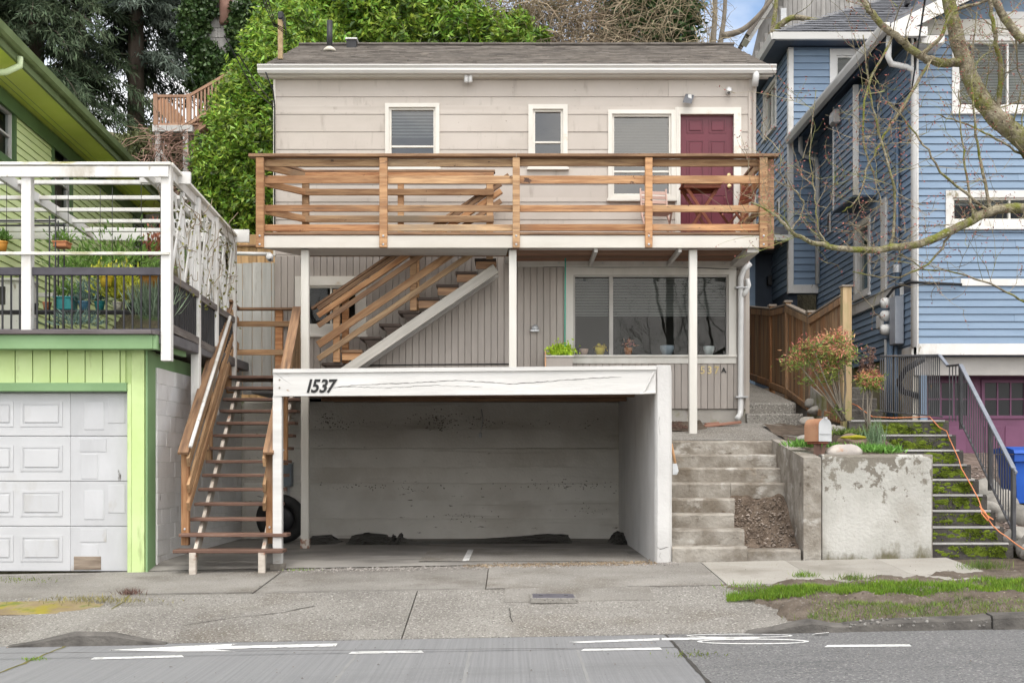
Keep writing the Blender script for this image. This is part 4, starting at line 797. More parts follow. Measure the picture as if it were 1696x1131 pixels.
for s in (-.2, .2):
    bar('apron', (tx - .27, ty + s, zt - .045), (tx + .27, ty + s, zt - .045), .02, .06, mahog, tb); bar('leg', (tx - .25, ty + s * .9, zt - .03), (tx + .25, ty + s * .9, zd), .022, .045, mahog, tb); bar('leg', (tx + .25, ty + s * .75, zt - .03), (tx - .25, ty + s * .75, zd), .022, .045, mahog, tb)
bar('stretcher', (tx, ty - .18, zd + .42), (tx, ty + .18, zd + .42), .025, .025, mahog, tb)
# ---------------------------------------------------------------- carport under the deck
D0 = 15.0
cp = thing('carport', 'white painted concrete carport with heavy timber front beam', 'carport', (0, 17, 0))
XL, XR0, XR1 = X(452, D0), X(1085, D0), X(1113, D0); DB = 20.1
box('front_post', XL, X(467, D0), D0 - .02, D0 + .09, -.07, Z(655, D0), white_wood, cp, .006); box('post_foot', XL - .03, X(467, D0) + .03, D0 - .05, D0 + .12, -.06, .015, conc, cp, .006)
prism('front_beam', [W(452.5, 656, D0 - .03), W(452.5, 614, D0 - .03), W(1086, 609.5, D0 - .03), W(1086, 652, D0 - .03)], (0, .14, 0), white_wood, cp)
prism('beam_cap', [W(452, 617.5, D0 - .055), W(452, 611, D0 - .055), W(1087, 605.5, D0 - .055), W(1087, 612, D0 - .055)], (0, .03, 0), white_wood, cp)
bar('beam_brace', W(1066, 650, D0 - .035), W(1083, 616, D0 - .035), .02, .035, white_wood, cp, up=(0, -1, 0)); bar('beam_brace', W(1060, 651.5, D0 - .038), W(1086, 650, D0 - .038), .02, .03, white_wood, cp, up=(0, -1, 0))
strip_pts = [(536, 643), (600, 637), (680, 634), (760, 630), (850, 636), (940, 629), (1030, 624)]
def wall_crack(pts, d, w, parent, m=crackm, name='crack', jit=.6):
    Q = []
    for (a, b), (c, e) in zip(pts[:-1], pts[1:]):
        n = max(2, int(abs(c - a) + abs(e - b)) // 6)
        for i in range(n): Q.append((a + (c - a) * i / n + random.uniform(-jit, jit), b + (e - b) * i / n + random.uniform(-jit, jit)))
    Q.append(pts[-1]); V = []
    for i, (a, b) in enumerate(Q):
        t = random.uniform(.3, 1) * w * min(1, i / 2 + .1, (len(Q) - 1 - i) / 2 + .1); V += [W(a, b - t, d), W(a + .3, b + t, d)]
    link(name, mesh(V, [(2 * i, 2 * i + 1, 2 * i + 3, 2 * i + 2) for i in range(len(Q) - 1)]), m, parent)
wall_crack(strip_pts, D0 - .0325, .55, cp); wall_crack([(560, 640), (640, 642), (720, 638), (800, 641)], D0 - .0325, .35, cp); wall_crack([(456, 618), (470, 628), (484, 638)], D0 - .0325, .5, cp)
for px, py in ((463, 629), (463, 642)): lathe('bolt', [(.012, 0), (.01, .008)], W(px, py, D0 - .03), conc, cp, 8, False, Matrix.Rotation(R(90), 4, 'X'))
for ch, px in (('1', 503.5), ('5', 514), ('3', 527.5), ('7', 539.5)): text('house_number', ch, W(px, 649.5, D0 - .034), .222, blackp, cp, .006, .28, .005, 0, .88)
# walls: board-marked lifts at the back, rounded white pier on the right
lifts = [0, .33, .62, .9, 1.16, 1.47, 1.78, 2.22]
for i, (a, b) in enumerate(zip(lifts[:-1], lifts[1:])):
    o = random.uniform(0, .014); nx = 60; V, Fc = [], []
    for j in range(nx + 1):
        x = -4.35 + (XR0 + 4.4) * j / nx
        e = .006 * math.sin(j * 1.9 + i * 5) + random.uniform(-.006, .006); f = random.uniform(-.012, .012)
        V += [(x, DB - o + .01 * (i % 2) + f * .1, a + e * (i > 0)), (x, DB - o + .01 * (i % 2), a + .02 + e), (x, DB - o + .01 * (i % 2), b - .015 + f * .6), (x, DB - o + .012, b + .004)]
    for j in range(nx):
        for q in range(3): n = j * 4 + q; Fc.append((n, n + 4, n + 5, n + 1))
    link('concrete_lift', mesh(V, Fc), carport_wall, cp)
box('back_wall', -4.4, XR0 + .1, DB + .03, DB + .25, -.1, 2.2, carport_wall, cp)
V, Fc = [], []
for (cx, cy, n_, sx, sy) in ((550, 700, 70, 16, 7), (735, 697, 120, 22, 8), (795, 698, 40, 12, 5), (640, 806, 60, 60, 3), (980, 803, 60, 40, 4), (900, 806, 30, 60, 3), (760, 855, 30, 30, 4), (980, 845, 20, 20, 8), (600, 700, 40, 60, 3), (900, 702, 40, 90, 3)):
    for k in range(n_):
        p = W(random.gauss(cx, sx), random.gauss(cy, sy), DB - .022); r_ = random.uniform(.005, .02); n0 = len(V); V += [p + Vector((random.uniform(.5, 1) * r_ * math.cos(q), 0, random.uniform(.4, .8) * r_ * math.sin(q))) for q in (0, 1.2, 2.4, 3.6, 4.9)]; Fc.append(tuple(range(n0, n0 + 5)))
link('concrete_pits', mesh(V, Fc), mat('pit', (.13, .12, .10), (.22, .20, .18), .95, 9), cp)['kind'] = 'stuff'
# right wall with its rounded front end
V, Fc = [], []; prof = [(XR0 + .012, D0 + .03), (XR0 + .03, D0), (XR1 - .03, D0), (XR1, D0 + .03), (XR1, DB + .2), (XR0, DB + .2), (XR0, D0 + .06)]
hts = [(-.1, 0), (.3, .006), (.8, -.004), (1.4, .004), (2.0, 0), (2.33, .0), (2.40, -.03), (Z(604.5, D0), -.06)]
for z, ins_ in hts:
    for x, y in prof:
        cx = (XR0 + XR1) / 2; V.append((x + (cx - x) * (-ins_ * 2) * (1 if z > 2.35 else .3) + random.uniform(-.003, .003) * (y < 16), y, z + random.uniform(-.006, .006) * (z > 2.35)))
n = len(prof)
for i in range(len(hts) - 1):
    for j in range(n): Fc.append((i * n + j, i * n + (j + 1) % n, (i + 1) * n + (j + 1) % n, (i + 1) * n + j))
Fc += [tuple(range(n)), tuple(range(n * (len(hts) - 1), n * len(hts)))]
link('side_wall', mesh(V, Fc), white_stucco, cp)
wall_crack([(1087, 905), (1093, 909), (1108, 905)], D0 - .004, .8, cp); wall_crack([(1092, 690), (1091, 705), (1093, 720)], D0 - .004, .5, cp); wall_crack([(1094, 915), (1092, 922), (1097, 928)], D0 - .004, .8, cp)
# flat roof
rf = box('roof', XL + .02, XR0 + .0, D0 + .12, DB + .1, 2.245, 2.33, roofmem, cp, .01); box('roof', XR0 + .0, XR1 + .0, 17.2, DB + .1, 2.25, 2.328, roofmem, cp)
box('roof', -3.9, XL + .015, 18.5, DB, 2.27, 2.32, roofmem, cp)
yy = D0 + .13; 
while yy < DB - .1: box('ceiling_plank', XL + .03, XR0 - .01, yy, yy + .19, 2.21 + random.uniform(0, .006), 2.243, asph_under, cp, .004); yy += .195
for yy in (D0 + 1.2, D0 + 2.4, D0 + 3.6): box('ceiling_joist', XL + .03, XR0 - .01, yy, yy + .07, 2.16, 2.208, cedar_dark, cp)
tube('power_cord', [(X(797, DB), DB - .03, 2.1), (X(800, DB), DB - .04, 1.95), (X(797, DB), DB - .04, 1.78), (X(795, DB), DB - .03, 1.70)], .008, galv, cp, 6); box('outlet_box', X(793, DB), X(798, DB), DB - .06, DB - .01, 1.64, 1.72, galv, cp)
# floor
cf = sheet('carport_floor', -4.45, XR0 + .02, 15.03, DB + .1, 40, 60, lambda x, y: (.004 + .004 * math.sin(x * 2 + y)) * min(1, (y - 15.03) / .5) + (gz(x, 15) + .012) * (1 - min(1, (y - 15.03) / .5)), mat('garage_floor', (.20, .19, .175), (.30, .285, .26), .8, 1.2, (1, 1, 1), .25, 40, None, 0, layers=[((.05, .045, .04), .8, .52, .72, (.6, 1.6, 1)), ((.40, .385, .36), 1.7, .6, .75, (.5, 1.5, 1))]))
fl2 = sheet('carport_slab', X(690, 15.1), X(1060, 15.2), 15.4, 17.6, 20, 16, lambda x, y: .012, slabm)
box('parking_stripe', -.62, -.54, 15.45, 17.4, .012, .0165, markm, fl2, .001)
# black sheeting crumpled along the back wall
def heap(name, prof, d0, dep, m, label, cat):     # prof: (photo x, photo y of the top) along the wall foot
    V, Fc = [], []; n = 8; Q = []
    for (a, b), (c, e) in zip(prof[:-1], prof[1:]):
        for i in range(4): Q.append((a + (c - a) * i / 4, b + (e - b) * i / 4))
    Q.append(prof[-1])
    for a, b in Q:
        x = X(a, d0); h = max(.01, Z(b, d0))
        for j in range(n):
            t = j / (n - 1); y = d0 + .05 - dep * (1 - math.cos(t * math.pi / 2)) + (random.uniform(-.03, .03) if 0 < j < n - 1 else 0)
            z = h * math.cos(t * math.pi / 2) ** .7 + (random.uniform(-.2, .2) * h * .4 if 0 < j < n - 1 else 0)
            V.append((x + random.uniform(-.02, .02), y, max(.006, z) if j < n - 1 else .004))
    for i in range(len(Q) - 1):
        for j in range(n - 1): q = i * n + j; Fc.append((q, q + n, q + n + 1, q + 1))
    return tag(link(name, mesh(V, Fc), m), label, cat)
heap('plastic_sheet', [(512, 905), (518, 887), (548, 885), (560, 894), (575, 899)], 19.25, .7, tarp, 'crumpled black sheeting behind the inner carport post', 'sheeting')
heap('plastic_sheet', [(577, 902), (584, 886), (610, 882), (640, 885), (648, 892), (652, 884), (657, 893), (664, 882), (668, 890), (690, 897), (710, 896), (715, 905)], 19.2, .75, tarp, 'jagged black sheeting heaped along the middle of the carport wall', 'sheeting')
heap('plastic_sheet', [(700, 899), (780, 893), (860, 888), (900, 884), (940, 885), (946, 897), (960, 906)], 19.35, .6, tarp, 'long flat black sheeting along the carport wall towards the corner', 'sheeting')
heap('plastic_sheet', [(1004, 904), (1014, 886), (1022, 878), (1030, 882), (1046, 890), (1058, 906)], 19.2, .7, tarp, 'black sheeting slumped in the right corner of the carport', 'sheeting')
ty_ = thing('tyre', 'old black car tyre leaning behind the street stair', 'tyre', (X(470, 18.7), 18.75, 0)); V, Fc = [], []
for i in range(36):
    q = 2 * math.pi * i / 36
    for j in range(10):
        p = 2 * math.pi * j / 10; r = .30 + .10 * math.cos(p) * (1 if math.cos(p) < 0 else .85); V.append((r * math.cos(q), .10 * math.sin(p), r * math.sin(q) + .385))
for i in range(36):
    for j in range(10): Fc.append((i * 10 + j, ((i + 1) % 36) * 10 + j, ((i + 1) % 36) * 10 + (j + 1) % 10, i * 10 + (j + 1) % 10))
MTy = Matrix.Translation((X(466, 18.9), 18.95, 0)) @ Matrix.Rotation(R(10), 4, 'X'); link('tread_ring', mesh(V, Fc, True), rubber, ty_, MTy)
lathe('wheel_disc', [(.21, -.03), (.2, .0), (.08, .02), (.05, .02)], (0, 0, 0), black_metal, ty_, 20, True, MTy @ Matrix.Translation((0, 0, .385)) @ Matrix.Rotation(R(90), 4, 'X'))
mb_ = thing('utility_box', 'grey blue utility box on the wall behind the stair', 'utility box', (X(470, 19.7), DB - .1, .9)); box('case', X(463, 19.6), X(477, 19.6), DB - .2, DB - .01, Z(806, 19.6), Z(768, 19.6), mat('slate_box', (.16, .19, .22), (.2, .23, .26), .5, 5), mb_); box('lid', X(462, 19.6), X(478, 19.6), DB - .22, DB - .01, Z(768, 19.6), Z(765, 19.6), galv, mb_); tube('pipe', [(X(470, 19.6), DB - .08, Z(806, 19.6)), (X(470, 19.6), DB - .08, .0)], .02, galv, mb_)
ax = thing('shovel', 'wooden handled tool leaning behind the white carport pier', 'tool', W(1117, 780, 15.5)); tube('handle', [W(1112, 735, 15.4), W(1119, 770, 15.32)], .017, mat('handle_wood', (.42, .22, .1), (.5, .3, .15), .6, 4), ax); prism('blade', [W(1114, 768, 15.3), W(1121, 767, 15.3), W(1124, 780, 15.28), W(1121, 786, 15.28), W(1114, 786, 15.28)], (0, .02, 0), galv, ax)
# ---------------------------------------------------------------- street stair on the left
ss = thing('street_stair', 'steep open timber stair climbing beside the carport', 'stair', (-3.5, 16.5, 0))
def stx(i): return -.018 * i
for i in range(14):
    d = 14.7 + .27 * i; z = .204 + .1778 * i; xl_, xr_ = (-4.03, -2.72) if i < 2 else (-3.93 + stx(i), -2.84 + stx(i))
    box('tread', xl_, xr_, d - .02, d + .25, z - .042, z, tread_wood, ss, .006)
for x in (-3.80, -2.98):
    A = Vector((x, 14.72, .0)); B = Vector((x + stx(13), 14.7 + .27 * 13.2, .1778 * 13.2 + .02)); bar('stringer', A, B, .045, .16, mat('stringer_paint', (.40, .35, .29), (.55, .50, .44), .8, 5, (1, 3, 3), .2, 20, None, .05, layers=[((.25, .13, .08), 4, .56, .66, (1, 2, 2))]), ss)
    box('stringer_foot', x - .03, x + .05, 14.66, 14.74, gz(x, 14.7) - .01, .17, MT['stringer_paint'], ss)
def st_rail(x, d0, d1, capm, outer, posts, white_top=None):
    z = lambda d: .204 + .1778 * (d - 14.7) / .27; q = lambda d, h: Vector((x + stx((d - 14.7) / .27), d, z(d) + h))
    bar('cap_rail', q(d0, .98), q(d1, .98), .13, .038, cedar_dark, ss)
    for h, th in ((.84, .13), (.52, .12), (.30, .12)):
        a, b = q(d0 + .05, h), q(d1, h); a.x += outer; b.x += outer; bar('rail', a, b, .038, th, cedar, ss)
    for d in posts:
        a = q(d, -.25); b = q(d, .965); p = bar('newel', a, b, .09, .09, cedar, ss)
        lathe('bolt', [(.014, 0), (.012, .01)], (a.x, a.y - .045, a.z + .2), galv, ss, 8, False, Matrix.Rotation(R(90), 4, 'X'))
st_rail(-3.96, 14.95, 18.35, cedar_dark, .055, (15.12, 16.7, 18.3))
st_rail(-2.93, 14.95, 18.25, cedar_dark, -.055, (15.15, 16.6, 18.2))
zq = lambda d: .204 + .1778 * (d - 14.7) / .27
tube('hand_pipe', [Vector((-3.90, 15.0, zq(15.0) + 1.03)), Vector((-4.08, 17.9, zq(17.9) + 1.03))], .024, white, ss, 10)
# landing with its guard and the grey board fence behind
ld = thing('stair_landing', 'small timber landing with cedar guard at the top of the street stair', 'landing', (-3.7, 18.8, 2.4))
for i in range(5): box('landing_plank', -4.3, X(640, 19), 18.42 + .13 * i, 18.545 + .13 * i, 2.475, 2.513, tread_wood if i == 0 else cedar_dark, ld)
for px in (381, 462): box('guard_post', X(px - 6, 19), X(px + 6, 19), 18.98, 19.07, 2.3, Z(514, 19), cedar, ld)
for y0, y1, m in ((532, 541, cedar), (579, 588, cedar)): bar('rail', W(381, (y0 + y1) / 2, 18.96), W(487, (y0 + y1) / 2, 18.96), .038, .085, m, ld)
bar('cap_rail', W(377, 512, 18.97), W(489, 512, 18.97), .15, .036, cedar_dark, ld)
for y in (524, 566, 603): bar('rail', W(381, y - 8, 18.3), W(394, y + 8, 18.98), .038, .10, cedar, ld)
bar('cap_rail', W(377, 498, 18.25), W(391, 512, 19.0), .14, .036, cedar_dark, ld)
gf = thing('board_fence', 'pale grey vertical board fence behind the stair landing', 'fence', (X(425, 19.4), 19.4, 2.3)); x = X(386, 19.4)
while x < X(455, 19.4): box('fence_board', x + .003, min(x + .148, X(455, 19.4)), 19.38, 19.4 + random.uniform(0, .006), 2.3, Z(436 + random.uniform(-1, 1), 19.4), grey_board, gf); x += .152
bar('fence_rail', (X(386, 19.44), 19.44, 3.9), (X(455, 19.44), 19.44, 3.9), .04, .09, grey_board, gf)
of = thing('cedar_fence', 'fresh orange cedar fence seen above the grey boards', 'fence', (X(425, 21.5), 21.5, 2.3)); x = X(386, 21.5)
while x < X(500, 21.5): box('fence_board', x + .003, x + .137, 21.48, 21.5 + random.uniform(0, .008), 2.2, Z(390 + random.uniform(-2, 2), 21.5), fence_new, of); x += .14
bar('fence_rail', (X(386, 21.45), 21.45, Z(407, 21.45)), (X(500, 21.45), 21.45, Z(407, 21.45)), .04, .03, cedar_dark, of)
tag(tube('white_pipe', [W(386, 420, 19.35), W(448, 421, 19.35)], .03, pvc, None, 8), 'white pipe running along the top of the grey board fence', 'pipe')
# ---------------------------------------------------------------- terrace, broken concrete steps, path
def tz(x, y): return 1.545 + (y - 17.1) * .155
ter = sheet('terrace', XR1 - .02, 4.1, 17.12, 19.2, 24, 20, lambda x, y: tz(x, y), aggregate)
prism('terrace_base', [(XR1 + .01, 17.11, -.1), (XR1 + .01, 17.11, 1.53), (XR1 + .01, 19.3, 1.83), (XR1 + .01, 19.3, -.1)], (2.1, 0, 0), conc)['kind'] = 'structure'
sheet('soil_bed', XR1 - .01, 2.9, 18.0, 19.12, 14, 14, lambda x, y: tz(x, y) + .012 + .03 * max(0, math.sin(x * 9) * math.sin(y * 7)) - .06 * (x - 1.9 > (y - 17.7) * 1.0 + .35), soil)
scatter('bark_mulch', 500, lambda: (lambda x, y: (x, y, tz(x, y) + .03))(random.uniform(1.95, 2.6), random.uniform(18.1, 19.0)), .01, .03, mat('mulch', (.06, .035, .028), (.14, .08, .06), .9, 5, bump=0, island=.5), 'dark bark mulch beside the house wall')
cs = thing('concrete_steps', 'weathered concrete steps with the lower right corner broken away', 'steps', (2.8, 16, 0))
tops = [.22, .416, .597, .779, .976, 1.172, 1.351, 1.545]; rights = [None, 1233, 1216, 1217, 1303, 1296, 1288, 1281]
def step_block(x0, x1, y0, y1, z0, z1, m, parent, n=14, name='step'):
    V, Fc = [], []
    for i in range(n + 1):
        x = x0 + (x1 - x0) * i / n; e = random.uniform(-.004, .004); f = random.uniform(0, .012)
        V += [(x, y0 + e, z0), (x, y0 + e * .5, z1 - .022 - f), (x, y0 + .02 + f, z1 - f * .25), (x, y1, z1), (x, y1, z0)]
    for i in range(n):
        for j in range(5): Fc.append((i * 5 + j, i * 5 + (j + 1) % 5, i * 5 + 5 + (j + 1) % 5, i * 5 + 5 + j))
    Fc += [tuple(range(5)), tuple(range(n * 5, n * 5 + 5))]; c = Vector((x0, y0, z0))
    return link(name, mesh([Vector(v) - c for v in V], Fc), m, parent, Matrix.Translation(c))
for i, t in enumerate(tops):
    d = 15.0 + .3 * i; z0 = -.05 if i == 0 else tops[i - 1] - .05
    if i == 0: step_block(XR1 + .005, X(1238, d), d, d + .32, z0, t, conc, cs); step_block(X(1239, d), X(1327, d), d + .02, d + .3, z0, t - .035, conc, cs)
    elif i == 4 - 1: step_block(XR1 + .005, X(rights[i], d), d, d + .32, z0, t, conc, cs)
    elif i == 4: step_block(XR1 + .005, X(1210, d), d, d + .32, z0, t, conc, cs); step_block(X(1210.6, d), X(1303, d), d + .004, d + .32, z0 + .04, t, conc, cs)
    else: step_block(XR1 + .005, X(rights[i], d) + (.0 if i > 3 else 0), d, d + .32, z0, t, conc, cs)
sheet('broken_bank', X(1205, 15.5), 3.56, 15.25, 16.25, 24, 24, lambda x, y: .14 + (y - 15.25) * .68 + .03 * math.sin(x * 13 + y * 7) + .015 * math.sin(x * 31 - y * 19), mat('loose_soil', (.10, .072, .052), (.19, .145, .11), .95, 9, (1, 1, 1), 1., 50, None, 0, bdist=.04))
scatter('soil_rubble', 600, lambda: (lambda x, y: (x, y, .145 + (y - 15.25) * .68 + .02))(random.uniform(2.75, 3.52), random.uniform(15.3, 16.15)), .008, .03, mat('rubble', (.12, .09, .07), (.32, .27, .23), .9, 6, bump=0, island=.5), 'loose stones and earth where the steps broke away')
# cheek wall and peeling planter wall
prism('cheek_wall', [(3.535, 15.0, -.05), (3.535, 15.0, 1.295), (3.60, 17.15, 1.56), (3.60, 17.15, -.05)], (.215, 0, 0), conc)
o = bpy.data.objects['cheek_wall']; tag(o, 'cracked grey concrete cheek wall beside the broken steps', 'wall')
V, Fc = [], []; n = 24; x0, x1, y0 = X(1362, 15.1), X(1543, 15.1), 15.1
for i in range(n + 1):
    x = x0 + (x1 - x0) * i / n; f = random.uniform(0, .012)
    V += [(x, y0, 0.0), (x, y0 + random.uniform(-.004, .004), .6), (x, y0 + .003, 1.31 - f), (x, y0 + .02 + f, 1.338), (x, y0 + .17, 1.342), (x, y0 + .2, 1.32), (x, y0 + .2, .0)]
for i in range(n):
    for j in range(7): Fc.append((i * 7 + j, i * 7 + (j + 1) % 7, i * 7 + 7 + (j + 1) % 7, i * 7 + 7 + j))
Fc += [tuple(range(7)), tuple(range(n * 7, n * 7 + 7))]
pw = thing('planter_wall', 'whitewashed concrete planter wall with peeling paint', 'wall', (4.45, 15.2, 0)); link('wall_face', mesh(V, Fc), conc_peel, pw)
box('wall_return', x1 - .0, x1 + .02, y0 + .02, 17.6, 0, 1.335, conc, pw, .01); box('wall_return', x1 - .18, x1 - .004, 15.31, 17.4, 0, 1.3, conc, pw)
def slz(x, y): return 1.25 + max(0, y - 15.3) * .17 + .02 * math.sin(x * 6 + y * 5)
sheet('planter_soil', 3.76, x1 - .02, 15.28, 18.6, 24, 30, slz, soil)
# path with two steps and ramp
pth = thing('side_path', 'aggregate concrete path rising between the house and the fence', None, (4, 20, 2), kind='structure')
for i, (y0_, z1_) in enumerate(((19.0, 1.99), (19.32, 2.17))): step_block(X(1235, 19.1) + .0, X(1327 if i == 0 else 1320, 19.1), y0_, y0_ + .4, 1.6, z1_, aggregate, pth, 8, 'path_step')
V = [(X(1232, 19.1), 19.6, 2.175), (X(1318, 19.6), 19.6, 2.175), (X(1240, 23), 23.6, 2.82), (X(1225, 23), 23.6, 2.82)]; prism('path_ramp', V, (0, 0, -.3), aggregate, pth)
sheet('path_soil', 3.9, 5.2, 17.2, 24, 20, 40, lambda x, y: 1.50 + max(0, y - 17.1) * .165 + .04 * math.sin(x * 8 + y * 6) - (.12 if x < 4.35 and y > 19 else 0), soil)
bd = thing('driftwood_board', 'reddish weathered board lying on the terrace by the downspout', 'board', W(1200, 698, 18.8)); bar('board', W(1166, 706, 18.55), W(1227, 699, 18.7), .07, .045, mat('red_board', (.24, .12, .085), (.33, .18, .13), .8, 3, WX, .2, 14, WX), bd, .01); bar('board', W(1168, 703, 18.75), W(1190, 701, 18.8), .09, .05, MT['red_board'], bd, .01)
# ---------------------------------------------------------------- cedar fence along the path
def fence_panel(t, pA, pB, zA, zB, zbA, zbB, m, posts=(1, 1)):
    A, B = Vector((pA[0], pA[1], 0)), Vector((pB[0], pB[1], 0)); L_ = (B - A).length; n = max(2, int(L_ / .115)); ux = (B - A).normalized(); ang = math.atan2(ux.y, ux.x)
    for i in range(n):
        t0_, t1_ = i / n, (i + 1) / n; tm = (t0_ + t1_) / 2; c = A.lerp(B, tm); zt, zb_ = zA + (zB - zA) * tm, zbA + (zbB - zbA) * tm
        M = Matrix.Translation((c.x, c.y, (zt + zb_) / 2)) @ Matrix.Rotation(ang, 4, 'Z'); link('fence_board', cboxmesh(round(L_ / n - .005, 3), .02, round(zt - zb_, 3), .003, m), m, t, M)
    nrm_ = Vector((ux.y, -ux.x, 0)); nrm_ = nrm_ if nrm_.y < 0 or (abs(nrm_.y) < .1 and nrm_.x < 0) else -nrm_
    for za, zb2 in ((zA - .06, zB - .06), (zbA + .08, zbB + .08)):
        a = A + nrm_ * .03 + Vector((0, 0, za)); b = B + nrm_ * .03 + Vector((0, 0, zb2)); bar('fence_rail', a, b, .04, .10, m, t)
    bar('cap_board', A + Vector((0, 0, zA + .02)), B + Vector((0, 0, zB + .02)), .10, .03, grey_board if 0 else mat('grey_cap', (.20, .17, .14), (.28, .24, .20), .8, 3, WX, .2), t)
    for on, P_, zt, zb_ in ((posts[0], A, zA, zbA), (posts[1], B, zB, zbB)):
        if on: box('fence_post', P_.x - .045, P_.x + .045, P_.y - .075, P_.y + .015, zb_ - .3, zt + .05, m, t); box('post_cap', P_.x - .07, P_.x + .07, P_.y - .1, P_.y + .04, zt + .05, zt + .085, MT['grey_cap'], t)
f0, f1, f2, f3, f4 = (X(1232, 23.5), 23.5), (X(1278, 21.8), 21.8), (X(1304, 20.6), 20.6), (X(1342, 19.4), 19.4), (X(1396, 17.75), 17.75)
sf = thing('path_fence', 'stepped brown cedar fence along the side path', 'fence', (4.4, 20.5, 2.2))
fence_panel(sf, f0, f1, Z(509, 23.5), Z(513, 21.8), Z(625, 23.5), Z(642, 21.8), fence_wood, (0, 1))
fence_panel(sf, f1, f2, Z(514, 21.8), Z(507, 20.6), Z(645, 21.8), Z(655, 20.6), fence_wood, (0, 1))
fence_panel(sf, f2, f3, Z(506, 20.6), Z(524, 19.4), Z(655, 20.6), Z(684, 19.4), fence_wood, (0, 1))
fence_panel(sf, f3, f4, Z(527, 19.4), Z(492, 17.75), Z(686, 19.4), Z(703, 17.75), fence_wood, (0, 0))
fp = thing('fence_end_post', 'tall pale timber post ending the cedar fence', 'post', W(1401, 700, 17.6)); box('post', X(1394, 17.6), X(1409, 17.6), 17.54, 17.67, 1.3, Z(476, 17.6), post_wood, fp); box('post_cap', X(1392, 17.6), X(1411, 17.6), 17.52, 17.69, Z(476, 17.6), Z(473, 17.6), MT['grey_cap'], fp)
# ---------------------------------------------------------------- mailbox
mbx = thing('mailbox', 'copper coloured arched mailbox with grey front door on a brown post', 'mailbox', W(1356, 757, 15.35))
MM = Matrix.Translation(Vector((X(1353, 15.45), 15.42, Z(731, 15.4)))) @ Matrix.Rotation(R(26), 4, 'Z'); wv, ht, lg = .19, .285, .27
pr_ = [(-wv / 2, 0)] + [(wv / 2 * math.cos(math.pi - q), ht - wv / 2 + wv / 2 * math.sin(q)) for q in [math.pi * i / 12 for i in range(13)]] + [(wv / 2, 0)]
def arch(n_, y0_, y1_, s, m, ins_=0):
    V = [(x * s, y0_, z * (1 if not ins_ else 1)) for x, z in pr_] + [(x * s, y1_, z) for x, z in pr_]; k = len(pr_)
    return link(n_, mesh(V, [tuple(range(k)), tuple(range(k, 2 * k))] + [(i, (i + 1) % k, k + (i + 1) % k, k + i) for i in range(k)]), m, mbx, MM)
arch('body', -lg / 2, lg / 2, 1, copper); arch('front_door', -lg / 2 - .012, -lg / 2 - .002, 1.03, galv)
def mbox(n_, x0_, x1_, y0_, y1_, z0_, z1_, m):
    return link(n_, cboxmesh(x1_ - x0_, y1_ - y0_, z1_ - z0_, .003, m), m, mbx, MM @ Matrix.Translation(((x0_ + x1_) / 2, (y0_ + y1_) / 2, (z0_ + z1_) / 2)))
mbox('door_ridge', -.085, .085, -lg / 2 - .022, -lg / 2 - .012, .085, .10, galv); mbox('latch', -.015, .02, -lg / 2 - .03, -lg / 2 + .02, ht - .015, ht + .015, galv); mbox('base_board', -.07, .07, -.12, .12, -.03, -.002, mahog)
brown_post = mat('brown_post', (.12, .065, .05), (.2, .12, .09), .7, 3)
bar('post', MM @ Vector((-.02, -.02, -.34)), MM @ Vector((0, 0, -.028)), .09, .06, brown_post, mbx); bar('brace', MM @ Vector((.0, -.02, -.34)), MM @ Vector((.05, -.08, -.03)), .04, .04, brown_post, mbx)
# rocks and plants in the planter
def rock(c, r, label, m=rockm, sq=(1, .8, .6), name='rock', seed=0, top=None):
    bm = bmesh.new(); bmesh.ops.create_icosphere(bm, subdivisions=3, radius=1); rr_ = random.Random(seed)
    ph = [(rr_.uniform(-1, 1), rr_.uniform(-1, 1), rr_.uniform(-1, 1), rr_.uniform(1.2, 3.2), rr_.uniform(0, 6)) for _ in range(7)]
    cuts = [(Vector((rr_.uniform(-1, 1), rr_.uniform(-1, 1), rr_.uniform(-.3, 1))).normalized(), rr_.uniform(.72, .95)) for _ in range(6)]
    for v in bm.verts:
        p = v.co.copy()
        for nn, dd in cuts:
            e = p.dot(nn) - dd
            if e > 0: p -= nn * e * .85
        s = 1 + sum(.045 * math.sin(f * (a * p.x + b * p.y + c_ * p.z) * 2 + g) for a, b, c_, f, g in ph)
        v.co = Vector((p.x * sq[0], p.y * sq[1], p.z * sq[2])) * s * r
    me = bpy.data.meshes.new('m'); bm.to_mesh(me); bm.free(); me.polygons.foreach_set('use_smooth', [True] * len(me.polygons))
    o = link(name, me, m, None, Matrix.Translation(Vector(c))); return tag(o, label, 'rock')
rock(W(1396, 750, 15.45), .225, 'pale pinkish rock on the planter wall behind its peeling face', mat('rock_pale', (.42, .38, .35), (.58, .53, .48), .85, 4, (1, 1, 1), .4, 20, layers=[((.22, .22, .22), 3, .58, .66, (1, 1, 1)), ((.45, .28, .18), 3.3, .62, .70, (1, 1, 1))]), (1.05, .6, .5), seed=3)
rock(W(1410, 731, 15.8), .20, 'flat rock topped with yellow moss in the planter', mat('rock_mossy', (.14, .10, .08), (.24, .18, .13), .9, 5, (1, 1, 1), .5, 24), (1.0, .7, .5), seed=5)
rock(W(1413, 724.5, 15.77), .165, 'yellow moss cushion lying on the flat planter rock', moss_yellow, (1.1, .7, .24), 'moss_cushion', 8)
rock(W(1334, 727, 16.3), .11, 'small tan rock behind the mailbox', seed=9, sq=(1.1, .8, .5)); rock(W(1390, 713, 16.6), .11, 'rounded mossy rock near the fence post', seed=11); rock(W(1378, 710, 16.8), .09, 'small grey rock beside the mossy rock', seed=12); rock(W(1339, 735, 16.0), .09, 'low tan stone beside the mailbox post', seed=13, sq=(1.3, .8, .4))
